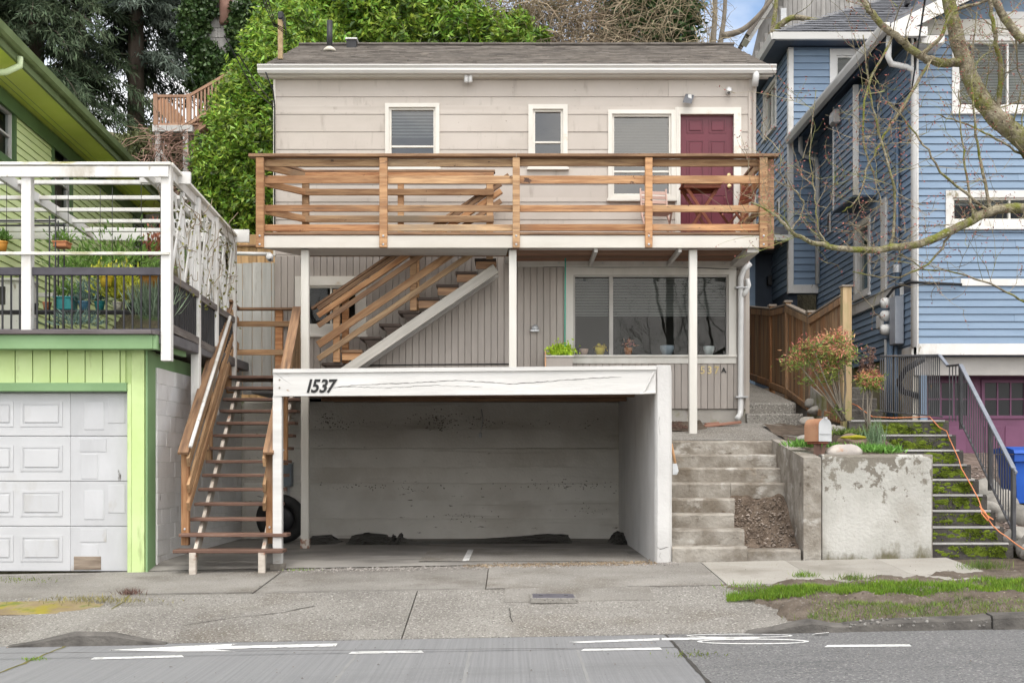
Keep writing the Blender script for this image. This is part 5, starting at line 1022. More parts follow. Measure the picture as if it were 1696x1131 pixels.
for i, (px, py) in enumerate(((1345, 660), (1352, 672), (1338, 690), (1347, 700))): rock(W(px, py + 8, 19.2 - .3 * i), .13, ('topmost rough stone beside the upper path step', 'rough stone beside the upper path step under the fence', 'rough stone beside the lower path step', 'lowest rough stone at the terrace corner by the path steps')[i], rockm, seed=20 + i)['group'] = 'stones edging the side path'
def clump(px, py, d, n, r, h, w, m, label, spread=.6, flat=.7):
    c = W(px, py, d); c.z = max(c.z, slz(c.x, c.y) - .02); P = np.array([(c.x + random.gauss(0, r), c.y + random.gauss(0, r * flat), c.z + random.uniform(0, h * .3)) for _ in range(n)])
    return tag(leaves('plant_clump', leafquads(P, np.stack([RNG.normal(0, spread, n), RNG.normal(0, spread, n), np.ones(n)], 1), h * RNG.uniform(.5, 1.1, n), w), m), label, 'plant')
bulb = mat('bulb_leaf', (.13, .30, .05), (.22, .42, .09), .5, 3, bump=0, island=.35, trans=.3)
clump(1332, 742, 15.7, 260, .11, .12, .022, bulb, 'bright green leafy clump beside the mailbox'); clump(1438, 750, 15.5, 260, .10, .13, .02, bulb, 'fresh green leaf clump behind the pale rock'); clump(1470, 752, 15.5, 240, .09, .12, .02, bulb, 'green leaf clump at the planter corner'); clump(1380, 742, 15.75, 110, .08, .08, .02, bulb, 'low green leaves between the two planter rocks')
clump(1450, 748, 15.9, 130, .06, .38, .010, mat('blade_leaf', (.16, .25, .13), (.24, .34, .2), .5, 3, bump=0, island=.3, trans=.2), 'tall narrow blue green blades in the planter', .16); clump(1402, 722, 16.4, 300, .14, .12, .012, grass_dull, 'dull green spiky tuft at the nandina base'); clump(1432, 728, 16.2, 200, .1, .1, .012, ivym, 'dark low groundcover under the small nandina')
# nandina shrubs
def nandina(label, base, tops, nl, m_top, m_low, size, low=()):
    t = thing('nandina_shrub', label, 'shrub', base); B = Vector(base); tubes = []; PT, DT, PL, DL = [], [], [], []
    for i, T in enumerate(tops):
        T = Vector(T); mid = B.lerp(T, .5) + Vector((random.uniform(-.05, .05), random.uniform(-.05, .05), -.03)); b0 = B + Vector((random.uniform(-.05, .05), random.uniform(-.05, .05), 0))
        tubes.append(tubegeo([b0, b0.lerp(mid, .6), mid, T], [.013, .011, .009, .004], 5))
        for _ in range(nl):
            o = Vector((random.gauss(0, size), random.gauss(0, size), random.gauss(0, size * .6)))
            hi = o.z + random.gauss(0, size * .5) > size * .22
            dirv = (o.x * 2 + random.gauss(0, .5), o.y * 2 + random.gauss(0, .5), random.gauss(-.15, .45))
            (PT if hi else PL).append(tuple(T + o)); (DT if hi else DL).append(dirv)
    for (p, n_) in low:
        for _ in range(n_): PL.append(tuple(Vector(p) + Vector((random.gauss(0, .06), random.gauss(0, .06), random.gauss(0, .05))))); DL.append((random.gauss(0, .7), random.gauss(0, .7), random.gauss(.1, .4)))
    multi('trunk', tubes, barkm if 0 else brown_bark, t, None, True)
    PT, PL = np.array(PT), np.array(PL)
    leaves('crown', leafquads(PT, np.array(DT), RNG.uniform(.05, .10, len(PT)), .016), m_top, t); leaves('crown', leafquads(PL, np.array(DL), RNG.uniform(.05, .10, len(PL)), .017), m_low, t)
D_ = 16.9; b_ = W(1397, 697, D_)
tp = [W(px, py, D_ + random.uniform(-.2, .2)) for px, py in ((1318, 598), (1330, 582), (1345, 572), (1360, 566), (1375, 560), (1390, 560), (1398, 575), (1342, 592), (1368, 585), (1388, 592), (1400, 588), (1372, 612), (1380, 600), (1355, 580))]
nandina('tall nandina shrub with red and orange leaves against the fence', b_, tp, 210, nand_red, nand_grn, .085, [(W(1338, 632, D_), 60), (W(1372, 625, D_), 120), (W(1385, 608, D_), 80), (W(1386, 680, D_), 70)])
b_ = W(1437, 715, 16.5); tp = [W(px, py, 16.5 + random.uniform(-.1, .1)) for px, py in ((1432, 625), (1440, 620), (1449, 626), (1436, 636), (1446, 638))]
nandina('small pink leaved nandina shrub with dry seed heads', b_, tp, 200, nand_red, nand_grn, .05)
ds_ = thing('dry_stalk', 'brown dry seed stalks rising above the small nandina', 'plant', W(1440, 640, 16.6)); multi('stem', [tubegeo([W(1438, 640, 16.6), W(1442, 575, 16.6)], .006, 4), tubegeo([W(1432, 640, 16.6), W(1429, 595, 16.6)], .005, 4)], twigm, ds_)
P = np.array([tuple(W(random.gauss(1442, 4) if i % 3 else random.gauss(1429, 2), random.uniform(574, 615) if i % 3 else random.uniform(592, 615), 16.6 + random.gauss(0, .04))) for i in range(240)]); leaves('seed_head', leafquads(P, RNG.normal(size=(240, 3)), .05, .022), dead_leaf, ds_)
# ---------------------------------------------------------------- mossy steps and railing on the right
mo = thing('mossy_steps', 'dark concrete steps covered in green moss beside a metal railing', 'steps', (5.6, 16, .1))
ry = [899, 872, 845, 819, 793.5, 769, 745, 720, 696]
mz = []
for i, py in enumerate(ry):
    d = 15.2 + .28 * i; z = Z(py, d); mz.append(z); xr2 = X([1683, 1666, 1652, 1640, 1628, 1614, 1603, 1592, 1567][i], d); xr2 = 6.16
    s = step_block(5.13 if i < 7 else 4.75, xr2, d, d + (.32 if i < 8 else 1.5), (0 if i == 0 else mz[i - 1] - .04), z, step_moss, mo, 12)
    box('nosing', 5.14 if i < 7 else 4.78, xr2 - .06, d - .012, d + .03, z - .022, z + .004, nosing, s, .004)
    # moss clumps on the risers
    V, Fc = [], []
    for k in range(46):
        a = random.betavariate(1.5 + .12 * i, 1.0) if i < 7 else random.random(); x = 5.18 + (xr2 - 5.28) * a; z_ = (mz[i - 1] if i else .06) + random.uniform(.03, .15); r_ = random.uniform(.015, .04)
        n_ = len(V)
        for u_, v_ in ((0, 0), (1, 0), (.5, .85), (-.5, .85), (-1, 0), (-.5, -.85), (.5, -.85)):
            V.append((x + u_ * r_ * 1.6, d - (.014 if u_ == 0 and v_ == 0 else -.002) * random.uniform(.6, 1.6), z_ + v_ * r_ * .8))
        Fc += [(n_, n_ + 1 + q, n_ + 1 + (q + 1) % 6) for q in range(6)]
    m_ = link('moss', mesh(V, Fc, True), mossm, s); m_['kind'] = 'stuff'
    nb_ = 560; aa = np.array([random.betavariate(2.4, 1.0) if i < 6 else random.random() for _ in range(nb_)]); PP = np.stack([5.18 + (xr2 - 5.28) * aa, np.full(nb_, d - .004), (mz[i - 1] if i else .06) + RNG.uniform(.02, .165, nb_)], 1)
    keep = np.sin(PP[:, 0] * 14 + i * 3) + np.sin(PP[:, 2] * 30 + PP[:, 0] * 7) + RNG.normal(0, .5, nb_) > .1; PP = PP[keep]
    m_ = leaves('moss', leafquads(PP, np.stack([RNG.normal(0, .5, len(PP)), -np.ones(len(PP)) * .7, RNG.normal(-.5, .5, len(PP))], 1), .028, .018), mossm, s); m_['kind'] = 'stuff'
for i in range(3):
    y0_ = 18.6 + .3 * i; step_block(X(1408, 18.6), X(1462, 18.6), y0_, y0_ + .4, 1.7, Z(696 - 18.5 * (i + 1), y0_) , step_moss, mo, 6)
prism('side_wall', [(4.66, 18.5, 1.2), (4.66, 18.5, 2.2), (4.66, 21, 2.9), (4.66, 21, 1.2)], (.1, 0, 0), fnd, mo)
rl = thing('metal_railing', 'dark metal stair railing with close upright bars and pale handrail', 'railing', (6.15, 16.5, 1))
rt = lambda d, px, py: W(px, py, d)
rail = [rt(15.3, 1679, 778), rt(17.35, 1592, 604), ]
xr = 6.16
def rp_(d): return xr
top0, top1 = Vector((X(1679, 15.3), 15.3, Z(776, 15.3))), Vector((X(1591, 17.1), 17.1, Z(604, 17.1)))
bar('handrail', top0, top1, .055, .03, rail_top, rl); tube('rail_end', [top0, top0 + Vector((.02, -.03, -.04)), top0 + Vector((.005, 0, -.09))], .02, rail_top, rl)
bot = lambda t: Vector((top0.x + (top1.x - top0.x) * t, top0.y + (top1.y - top0.y) * t, Z(882, 15.3) + (Z(697, 17.1) - .0 - Z(882, 15.3)) * t))
bar('bottom_rail', bot(0.02), bot(1), .03, .02, rail_metal, rl)
for t in (0, .42, .99): a = top0.lerp(top1, t); bar('post', (a.x, a.y, bot(t).z - .1), (a.x, a.y, a.z), .045, .045, rail_metal, rl)
nb = 22
for i in range(1, nb):
    t = i / nb; a = top0.lerp(top1, t); bar('baluster', (a.x, a.y, bot(t).z), (a.x, a.y, a.z - .01), .013, .013, rail_metal, rl, .002)
c1, c2 = W(1570, 606, 17.45), W(1556, 588, 17.75); c3 = W(1458, 590, 18.2)
bar('handrail', top1, c1, .05, .028, rail_metal, rl); bar('handrail', c1, c2, .05, .028, rail_top, rl); bar('handrail', c2, c3, .04, .028, rail_metal, rl)
zb_ = Z(690, 17.6); bar('bottom_rail', W(1562, 690, 17.6), W(1458, 681, 18.2), .03, .02, rail_metal, rl)
for i in range(30):
    t = i / 29; a = c2.lerp(c3, t); b2 = W(1556, 689, 17.75).lerp(W(1458, 682, 18.2), t); bar('baluster', a, b2, .013, .013, rail_metal, rl, .002)
for i in range(4): a = top1.lerp(c1, (i + .5) / 4); bar('baluster', a, (a.x, a.y, bot(1).z), .013, .013, rail_metal, rl, .002)
sw_ = [W(1530, 594, 18.6), W(1500, 612, 18.8), W(1488, 632, 18.9), W(1494, 648, 19), W(1520, 655, 19.2)]
tag(tube('black_hose', sw_, .045, wire_black, None, 8), 'thick black drain hose curving behind the railing', 'hose')
cord_px = [(1410, 668, 18.9), (1420, 672, 18.7), (1430, 680, 18.4), (1445, 690, 17.9), (1480, 692, 17.7), (1540, 690, 17.6), (1546, 697, 17.42), (1556, 708, 17.38), (1568, 714, 17.2), (1572, 725, 17.1), (1578, 738, 16.85), (1588, 760, 16.55), (1592, 775, 16.3), (1602, 792, 16.0), (1612, 810, 15.72), (1620, 825, 15.6), (1626, 842, 15.42), (1634, 856, 15.3), (1645, 871, 15.15), (1656, 881, 15.05), (1668, 889, 15.0), (1682, 900, 14.9), (1700, 912, 14.8), (1730, 930, 14.5)]
cord = thing('extension_cord', 'orange extension cord knotted down the mossy steps', 'cord', W(1620, 825, 15.6)); tube('cable', [W(a, b, c) for a, b, c in cord_px], .0075, cordm, cord, 6)
tube('knot', [W(1622, 838, 15.38), W(1630, 846, 15.33), W(1638, 858, 15.24), W(1636, 862, 15.24), W(1626, 850, 15.32), W(1624, 842, 15.36), W(1633, 852, 15.3), W(1645, 860, 15.2)], .008, cordm, cord, 6)
# rocky bank and blue bin
def bz(x, y): return gz(x, 15) + .05 + max(0, y - 15.1) * .28 + .06 * math.sin(x * 3 + y * 2)
sheet('rock_bank', 6.2, 13, 14.95, 19.7, 30, 24, bz, mat('bank_soil', (.13, .10, .08), (.26, .20, .17), .95, 9, (1, 1, 1), 1, 50, None, 0, bdist=.03))
scatter('bank_gravel', 2200, lambda: (lambda x, y: (x, y, bz(x, y) + .005))(random.uniform(6.22, 8), random.uniform(15, 18.5)), .012, .04, mat('bank_stone', (.24, .17, .15), (.46, .40, .36), .9, 6, bump=0, island=.5), 'reddish gravel on the bank below the purple door')
for i, (px, py, d, r_) in enumerate(((1686, 850, 15.5, .20), (1680, 890, 15.2, .22), (1692, 880, 15.1, .16), (1630, 730, 17.3, .32), (1600, 722, 17.6, .24), (1655, 770, 16.7, .26), (1690, 812, 16.0, .2), (1668, 820, 16.1, .16), (1705, 905, 14.95, .2), (1640, 800, 16.4, .15))):
    c = W(px, py, d); c.x = max(c.x, 6.2 + r_ * .85); c.z = bz(c.x, c.y) + r_ * .25; rock(c, r_, ('grey boulder beside the lowest railing post', 'low grey boulder at the foot of the railing', 'small boulder just before the railing foot', 'largest boulder, seen through the upper railing bars', 'boulder under the top end of the sloping handrail', 'boulder seen through the middle railing bars', 'boulder lying below the blue bin', 'small boulder between the railing and the blue bin', 'boulder at the pavement edge of the bank', 'smallest boulder, seen through the lower railing bars')[i], rockm, (1, .8, .75), 'boulder', 40 + i)['group'] = 'boulders on the bank'
bn = thing('recycling_bin', 'blue plastic wheeled recycling bin before the purple garage door', 'bin', W(1690, 800, 17.3)); bx0 = W(1668, 742, 17.2); zb0 = bz(7, 17.2) - .02
V = [(bx0.x + .06, 17.0, zb0), (bx0.x + .50, 17.0, zb0), (bx0.x + .50, 17.5, zb0), (bx0.x + .06, 17.5, zb0), (bx0.x, 16.93, bx0.z - .09), (bx0.x + .58, 16.93, bx0.z - .09), (bx0.x + .58, 17.6, bx0.z - .09), (bx0.x, 17.6, bx0.z - .09)]
link('body', mesh(*hexa(V)), binblue, bn); prism('lid', [(bx0.x - .03, 16.88, bx0.z - .075), (bx0.x - .03, 16.9, bx0.z - .03), (bx0.x - .03, 17.2, bx0.z + .02), (bx0.x - .03, 17.64, bx0.z - .01), (bx0.x - .03, 17.64, bx0.z - .08)], (.64, 0, 0), binblue, bn)
box('rim', bx0.x - .02, bx0.x + .6, 16.9, 16.925, bx0.z - .19, bx0.z - .08, binblue, bn, .01); box('sticker', bx0.x + .17, bx0.x + .3, 16.935, 16.945, bx0.z - .33, bx0.z - .28, white, bn, .002)
for s in (.06, .46): lathe('wheel', [(.09, -.03), (.1, -.02), (.1, .02), (.09, .03)], (bx0.x + s, 17.55, zb0 + .1), rubber, bn, 16, True, Matrix.Rotation(R(90), 4, 'Y'))
# ---------------------------------------------------------------- green garage with pergola terrace
DG = 15.0; FG = front(DG); ug = lambda px: X(px, DG); zg = lambda py: Z(py, DG)
gg = thing('green_garage', 'lime green garage with white sectional door and dark green trim', 'garage', (-6.5, DG + 1, 0))
gx0, gx1 = -9.2, ug(242)
core('wall', FG, gx0, gx1, -.12, zg(579), [(-8.6, ug(210), -.2, zg(636))], -.2, -.02, lime, gg)
box('wall', gx1 - .02, gx1 + .0, DG + .2, 19.2, -.1, 2.6, green_trim, gg); box('corner_trim', gx1 - .0, gx1 + .025, DG - .025, DG + .32, -.1, zg(579), green_trim, gg)
plank_siding(gg, FG, gx0, ug(209), zg(635), zg(579), .212, lime, (), .012, .012, 'header_board')
for a, b in ((211, 218.5), (218.5, 240)): fbox('jamb_board', FG, ug(a) + .002, ug(b) - .002, -.12, zg(579) if a > 215 else zg(636), -.02, .014 if a < 215 else .02, lime, gg)
fbox('door_trim', FG, gx0 + .3, ug(211), zg(648), zg(634), -.15, .03, green_trim, gg); box('fascia', gx0 - .2, ug(262), DG - .25, DG - .2, zg(581), zg(557.5), green_trim, gg); bar('fascia', (ug(262) + .02, DG - .23, (zg(581) + zg(557.5)) / 2), (ug(277) - .03, DG + .9, (zg(581) + zg(557.5)) / 2 + .0), .05, zg(557.5) - zg(581), green_trim, gg)
box('soffit', gx0, ug(262), DG - .2, DG - .0, zg(580), zg(577), green_trim, gg)
gd = fbox('garage_door', FG, -8.6, ug(211), -.08, zg(645), -.16, -.12, white_door, gg)
rowz = [(948, 872), (872, 797), (797, 722), (722, 650)]
for i, (b, t) in enumerate(rowz):
    z0, z1 = (zg(b) + .004 if i else -.085), zg(t) - .004
    fbox('door_section', FG, -8.59, ug(112), z0, z1, -.125, -.095, white_door, gd, .006)
    for a, c in ((112, 210.5),): fbox('door_section', FG, ug(a) + .002, ug(c), z0, z1, -.125, -.096, patch_door, gd, .005)
    for a, c, e, f in ((135, 168, .15, .8), (175, 203, .3, .92)) if i % 2 else ((130, 158, .05, .6), (128, 172, .66, .95)): fbox('patch_board', FG, ug(a), ug(c), z0 + (z1 - z0) * e, z0 + (z1 - z0) * f, -.1, -.090, patch_door, gd, .003)
    for a, c in ((29, 99), (-62, 17), (-160, -80), (-260, -180), (-360, -280)):
        u0_, u1_, za, zb2 = ug(a), ug(c), z0 + (z1 - z0) * .22, z0 + (z1 - z0) * .80
        ring('panel_moulding', FG, u0_, u1_, za, zb2, .03, -.1, -.085, white_door, gd); fbox('raised_panel', FG, u0_ + .05, u1_ - .05, za + .05, zb2 - .05, -.1, -.082, white_door, gd, .008)
fbox('rotten_patch', FG, ug(118), ug(163), zg(944), zg(922), -.105, -.085, mat('rotten', (.16, .12, .09), (.34, .28, .22), .9, 3, (.6, 1, 6), .6, 20, None, 0), gd, .006)
# block retaining wall beside the stair
bw_ = thing('block_wall', 'white painted concrete block wall between the garage and the stair', 'wall', (-4.5, 17, 0)); fw = Fr((-4.40, 0, 0), (0, 1, 0), (1, 0, 0))
rowh = .195
for r_ in range(13):
    y_ = 15.34 - (.2 if r_ % 2 else 0)
    while y_ < 20.1:
        a, b = max(y_, 15.34), min(y_ + .4, 20.12)
        if b - a > .05: fbox('block', fw, a + .0005, b - .0005, -.12 + rowh * r_ + .0008, -.12 + rowh * (r_ + 1) - .0008, -.15, random.uniform(0, .006), block_white, bw_, .004)
        y_ += .4
box('backing', -4.58, -4.56, 15.3, 20.15, -.1, 2.5, conc, bw_)
# terrace on the garage roof
tr = thing('roof_terrace', 'roof terrace with white pergola frame and black baluster railing', 'terrace', (-6.5, 16.5, 2.75)); XC = X(276.5, 14.9)
box('terrace_floor', -9.3, XC + .05, 14.86, 19.3, 2.66, 2.79, mat('terrace_floor', (.10, .095, .10), (.15, .145, .15), .8, 4), tr, .01); box('floor_edge', -9.35, ug(262), 14.7, 14.86, 2.765, 2.815, mat('edge_board', (.10, .085, .085), (.16, .14, .14), .7, 3, WX), tr)
bar('floor_edge', (ug(262), 14.73, 2.79), (ug(277) - .0, 15.9, 2.79), .1, .05, MT['edge_board'], tr)
dP = 14.9
for a, b, yb in ((-150, -134, 548), (38, 54, 549), (268.5, 285, 598)): box('pergola_post', X(a, dP), X(b, dP), dP - .06, dP + .06, Z(yb, dP), Z(276, dP), white_wood if 0 else white, tr)
for d in (16.27, 17.26, 18.4): box('pergola_post', XC - .055, XC + .055, d - .055, d + .055, 1.9 if d < 18 else 2.3, 4.80 - (d - 14.9) * .063, white, tr)
zt4 = lambda d: 4.84 - (d - 14.9) * .063
bar('pergola_beam', (-9.2, dP - .07, 4.72), (XC + .04, dP - .07, 4.72), .045, .13, white, tr); bar('beam_cap', (-9.2, dP - .02, 4.815), (XC + .07, dP - .02, 4.815), .17, .035, mat('mossy_white', (.62, .60, .54), (.74, .73, .70), .8, 3, (.5, 3, 3), .1, 20, layers=[((.34, .33, .12), 3, .55, .66, (.5, 2, 2))]), tr)
bar('side_beam', (XC, dP, 4.75), (XC, 18.6, 4.75 - 3.7 * .063), .045, .12, white, tr); bar('side_cap', (XC, dP, 4.83), (XC, 18.65, 4.83 - 3.75 * .063), .15, .035, MT['mossy_white'], tr)
bar('pergola_beam', (-9.2, 18.4, 4.68), (XC + .25, 18.4, 4.60), .05, .19, white, tr); bar('pergola_beam', (X(230, 15.3), 15.35, 4.78), (X(316, 15.35), 15.35, 4.76), .05, .15, white, tr)
for d in (15.6, 16.3, 16.9, 17.5, 18.0): bar('pergola_slat', (-9.2, d, zt4(d) - .03), (XC, d, zt4(d) - .03), .06, .05, white, tr)
for x_ in (-6.25, -4.45, -8.2): bar('rafter', (x_, dP, 4.76), (x_ + .02, 18.4, 4.62), .05, .13, white, tr)
box('mid_rail', -9.2, XC + .05, dP - .09, dP - .04, Z(424, dP), Z(419, dP), MT['mossy_white'], tr)
bar('far_rail', (-9.2, 18.35, 3.72), (XC, 18.35, 3.72), .05, .06, white, tr)
# crossed lattice on the stair side
lat = [(15.0, 16.2), (16.35, 17.2), (17.35, 18.3)]
for a, b in lat:
    for q in range(2):
        m0, m1 = a + (b - a) * q / 2, a + (b - a) * (q + 1) / 2
        bar('lattice_bar', (XC + .02, m0, 3.5 - (m0 - 15) * .05), (XC + .02, m1, 4.66 - (m1 - 15) * .063), .022, .06, white, tr); bar('lattice_bar', (XC - .02, m0, 4.66 - (m0 - 15) * .063), (XC - .02, m1, 3.5 - (m1 - 15) * .05), .022, .06, white, tr)
    bar('lattice_bar', (XC, (a + b) / 2, 3.4), (XC, (a + b) / 2, 4.68 - ((a + b) / 2 - 15) * .063), .04, .05, white, tr)
    bar('lattice_bar', (XC, a, 4.05), (XC, b, 3.99), .03, .05, white, tr)
    for q in range(4): y_ = a + (b - a) * random.random(); y2 = y_ + random.uniform(-.3, .3); bar('lattice_bar', (XC + random.uniform(-.03, .03), max(a, min(b, y_)), 3.5), (XC + random.uniform(-.03, .03), max(a, min(b, y2)), random.uniform(4.2, 4.6)), .018, .045, white, tr)
    # dark slatted side panels
    bar('panel_rail', (XC + .02, a - .05, 3.47 - (a - 15) * .04), (XC + .02, b + .02, 3.44 - (a - 15) * .04), .07, .09, mat('weathered_dark', (.10, .085, .08), (.20, .18, .165), .8, 3, WX, .3, 20), tr); bar('panel_rail', (XC + .02, a - .05, 2.86 - (a - 15) * .04), (XC + .02, b + .02, 2.83 - (a - 15) * .04), .07, .10, MT['weathered_dark'], tr)
    n_ = int((b - a) / .085)
    for q in range(n_): y_ = a + (b - a) * (q + .5) / n_; box('baluster', XC + .005, XC + .03, y_ - .02, y_ + .02, 2.85 - (a - 15) * .04, 3.46 - (a - 15) * .04, black_metal, tr, .003)
# front balustrade
box('top_rail', -9.2, XC - .06, dP - .02, dP + .05, Z(456, dP), Z(443, dP), mat('rail_dark', (.055, .05, .06), (.085, .08, .095), .6, 4), tr); x_ = X(5, dP) - .7 * 3
while x_ < XC - .1: box('baluster', x_ - .01, x_ + .01, dP, dP + .02, 2.8, Z(455, dP), black_metal, tr, .002); x_ += .1045
box('bottom_rail', -9.2, XC - .06, dP - .01, dP + .03, 2.815, 2.845, MT['rail_dark'], tr)
for q in range(6): bar('far_baluster', (-8.9 + q * .2, 18.3, 2.8), (-8.9 + q * .2, 18.3, 3.7), .02, .02, white, tr)
# plant rack and pots
rk = thing('plant_rack', 'black metal plant rack on the terrace', 'rack', (X(60, 15.6), 15.6, 2.8)); q5 = 15.6
for px in (-90, 82, 92): 
    for yy in (q5, q5 + .3): tube('rack_post', [(X(px, q5), yy, 2.79), (X(px, q5), yy, Z(362 if px == 92 else 358, q5))], .011, black_metal, rk, 6)
for py in (515, 366): 
    for yy in (q5, q5 + .3): tube('rack_rail', [(X(-92, q5), yy, Z(py, q5)), (X(238 if py == 515 else 93, q5), yy, Z(py, q5))], .012, black_metal, rk, 6)
box('shelf', X(-92, q5), X(238, q5), q5 - .01, q5 + .31, Z(516.5, q5), Z(515, q5), black_metal, rk, .002)
def pot(px, py, w, h, m, label, d=15.72, sq=False):   # py: foot row
    c = W(px, py, d); k = d / F; w *= k; h *= k
    if sq:
        t = thing('planter', label, 'planter', c); box('trough', c.x - w / 2, c.x + w / 2, d - .1, d + .1, c.z, c.z + h, m, t, .012); box('rim', c.x - w / 2 - .01, c.x + w / 2 + .01, d - .11, d + .11, c.z + h - .02, c.z + h, m, t); box('soil', c.x - w / 2 + .02, c.x + w / 2 - .02, d - .085, d + .085, c.z + h - .01, c.z + h + .004, soil, t)
    else:
        t = thing('pot', label, 'pot', c); lathe('bowl', [(w * .33, 0), (w * .45, h * .78), (w * .45, h * .8), (w * .5, h * .8), (w * .5, h), (w * .42, h)], c, m, t); lathe('soil', [(w * .43, h * .9), (w * .42, h * .93)], c, soil, t, 14)
    return c + Vector((0, 0, h))
S = 514.5; Fl = Z(2, 1)
top = {}
top['a'] = pot(78, S, 15, 14, terracotta, 'terracotta pot on the rack shelf left of the teal planter'); top['b'] = pot(109, S, 31, 22, teal, 'teal plastic planter on the rack shelf', 15.72, True); pot(40, S, 10, 12, terracotta, 'small terracotta pot on the rack shelf behind the pergola post'); pot(60, S, 8, 12, black_plastic, 'small black nursery pot on the rack shelf')
def on_floor(d): return HY - (2.795 - EZ) * F / d
pot(104, on_floor(15.3), 22, 12, black_plastic, 'black trough on the terrace floor under the teal planter', 15.3, True); pot(248, on_floor(15.2), 34, 11, black_plastic, 'black trough on the terrace floor by the corner post', 15.2, True); pot(36, on_floor(15.2), 13, 9, red, 'small red tin on the terrace floor', 15.2); pot(71, on_floor(15.15), 11, 10, lilac, 'lilac tin on the terrace floor', 15.15); pot(55, on_floor(15.3), 12, 11, orange_pot, 'ochre pot on the terrace floor behind the lilac tin', 15.3)
top['c'] = pot(250, 478, 37, 22, orange_pot, 'large orange bowl planter hanging at the railing corner', 15.25); top['d'] = pot(176, 475, 24, 18, yellow, 'yellow bowl planter behind the railing', 15.5); top['e'] = pot(226, 503, 12, 12, orange_pot, 'small orange pot among the terrace plants', 15.6); top['f'] = pot(103, 411, 22, 10, terracotta, 'shallow terracotta trough hung on the rack', 15.7, True); top['g'] = pot(4, 416, 18, 16, orange_pot, 'orange pot hung at the mid rail', 15.2); pot(140, S, 22, 15, mat('blue_glaze', (.06, .16, .24), (.1, .22, .3), .3, 5), 'blue glazed pot on the rack shelf'); pot(165, S, 18, 15, teal, 'small teal pot on the rack shelf'); pot(195, S, 18, 14, mat('cream_pot', (.5, .48, .4), (.58, .55, .46), .6, 5), 'cream pot on the rack shelf'); pot(216, S, 15, 12, black_plastic, 'black pot at the end of the rack shelf')
hk = thing('hanging_wire', 'thin wires holding the planters at the railing', 'wire', (X(250, 15.25), 15.25, 3.4)); 
for px, py, d in ((234, 458, 15.25), (266, 458, 15.25), (166, 457, 15.5), (186, 457, 15.5), (93, 402, 15.7), (113, 402, 15.7), (-3, 402, 15.2), (11, 402, 15.2)): tube('wire', [W(px, py, d), (X(px, d), d, 4.68)], .004, black_metal, hk, 4)
tube('wire', [W(221, 503, 15.6), W(221, 515, 15.6)], .004, black_metal, hk, 4)
def bush(px, py, d, n, rx, rz, ln, wd_, m, label, up=.4):
    c = W(px, py, d); k = d / F; P = np.array([(c.x + random.gauss(0, rx * k), c.y + random.gauss(0, rx * k * .6), c.z + abs(random.gauss(0, rz * k))) for _ in range(n)]); D = P - np.array(tuple(c + Vector((0, 0, -.1)))) + RNG.normal(0, .12, (n, 3)); D[:, 2] += up * .2
    return tag(leaves('potted_plant', leafquads(P, D, ln, wd_), m), label, 'plant')
pgm = mat('plant_green', (.12, .24, .05), (.22, .36, .08), .6, 3, bump=0, island=.4, trans=.3); pym = mat('plant_yellow', (.42, .46, .04), (.60, .60, .08), .6, 3, bump=0, island=.35, trans=.3); pbm = mat('plant_blue', (.13, .22, .18), (.2, .3, .26), .6, 3, bump=0, island=.35, trans=.2)
bush(205, 495, 15.7, 900, 18, 18, .09, .03, pym, 'yellow green bushy plant behind the railing'); bush(176, 462, 15.5, 300, 10, 9, .06, .03, pym, 'yellow plant in the yellow bowl'); bush(150, 500, 15.72, 500, 14, 14, .10, .018, pbm, 'blue green spiky plant on the rack shelf'); bush(252, 530, 15.2, 420, 11, 8, .42, .016, mat('strap_leaf', (.14, .2, .13), (.24, .3, .2), .5, 3, bump=0, island=.3), 'tall grey green strap leaf plant by the corner post', 2.); bush(250, 455, 15.25, 160, 10, 7, .09, .02, pgm, 'small green plant in the orange bowl'); bush(110, 491, 15.72, 200, 10, 9, .10, .02, pgm, 'green seedlings in the teal planter'); bush(103, 400, 15.7, 120, 8, 6, .07, .02, pgm, 'green plant in the hung terracotta trough'); bush(4, 399, 15.2, 150, 5, 6, .08, .025, pgm, 'green plant in the hung orange pot'); bush(258, 425, 18.2, 260, 10, 22, .08, .03, mat('red_leaf', (.26, .08, .05), (.36, .16, .09), .6, 3, bump=0, island=.4, trans=.2), 'reddish climbing plant at the back of the terrace'); o_ = bush(195, 440, 17.5, 600, 45, 22, .10, .03, pgm, 'leafy green planting along the green house wall'); o_['kind'] = 'stuff'; del o_['category']; o_.name = 'wall_planting'; bush(130, 460, 17.0, 500, 24, 18, .09, .03, pgm, 'broad green plant behind the rack'); bush(130, 540, 15.5, 260, 18, 7, .14, .014, pbm, 'low grassy plant on the terrace floor')
# lantern and white cupboard at the back left
cb = thing('garden_cupboard', 'white garden cupboard at the back of the terrace', 'cupboard', (X(18, 17.5), 17.6, 2.8)); a = W(-20, 0, 17.5); box('carcass', X(-30, 17.5), X(44, 17.5), 17.5, 17.9, 2.8, Z(465, 17.5), white, cb); box('door', X(-5, 17.5), X(20, 17.5), 17.48, 17.5, 2.9, Z(472, 17.5), white, cb); box('pane', X(0, 17.5), X(10, 17.5), 17.47, 17.482, Z(505, 17.5), Z(475, 17.5), room_dark, cb); box('top', X(-33, 17.5), X(47, 17.5), 17.45, 17.92, Z(465, 17.5), Z(461, 17.5), white, cb)
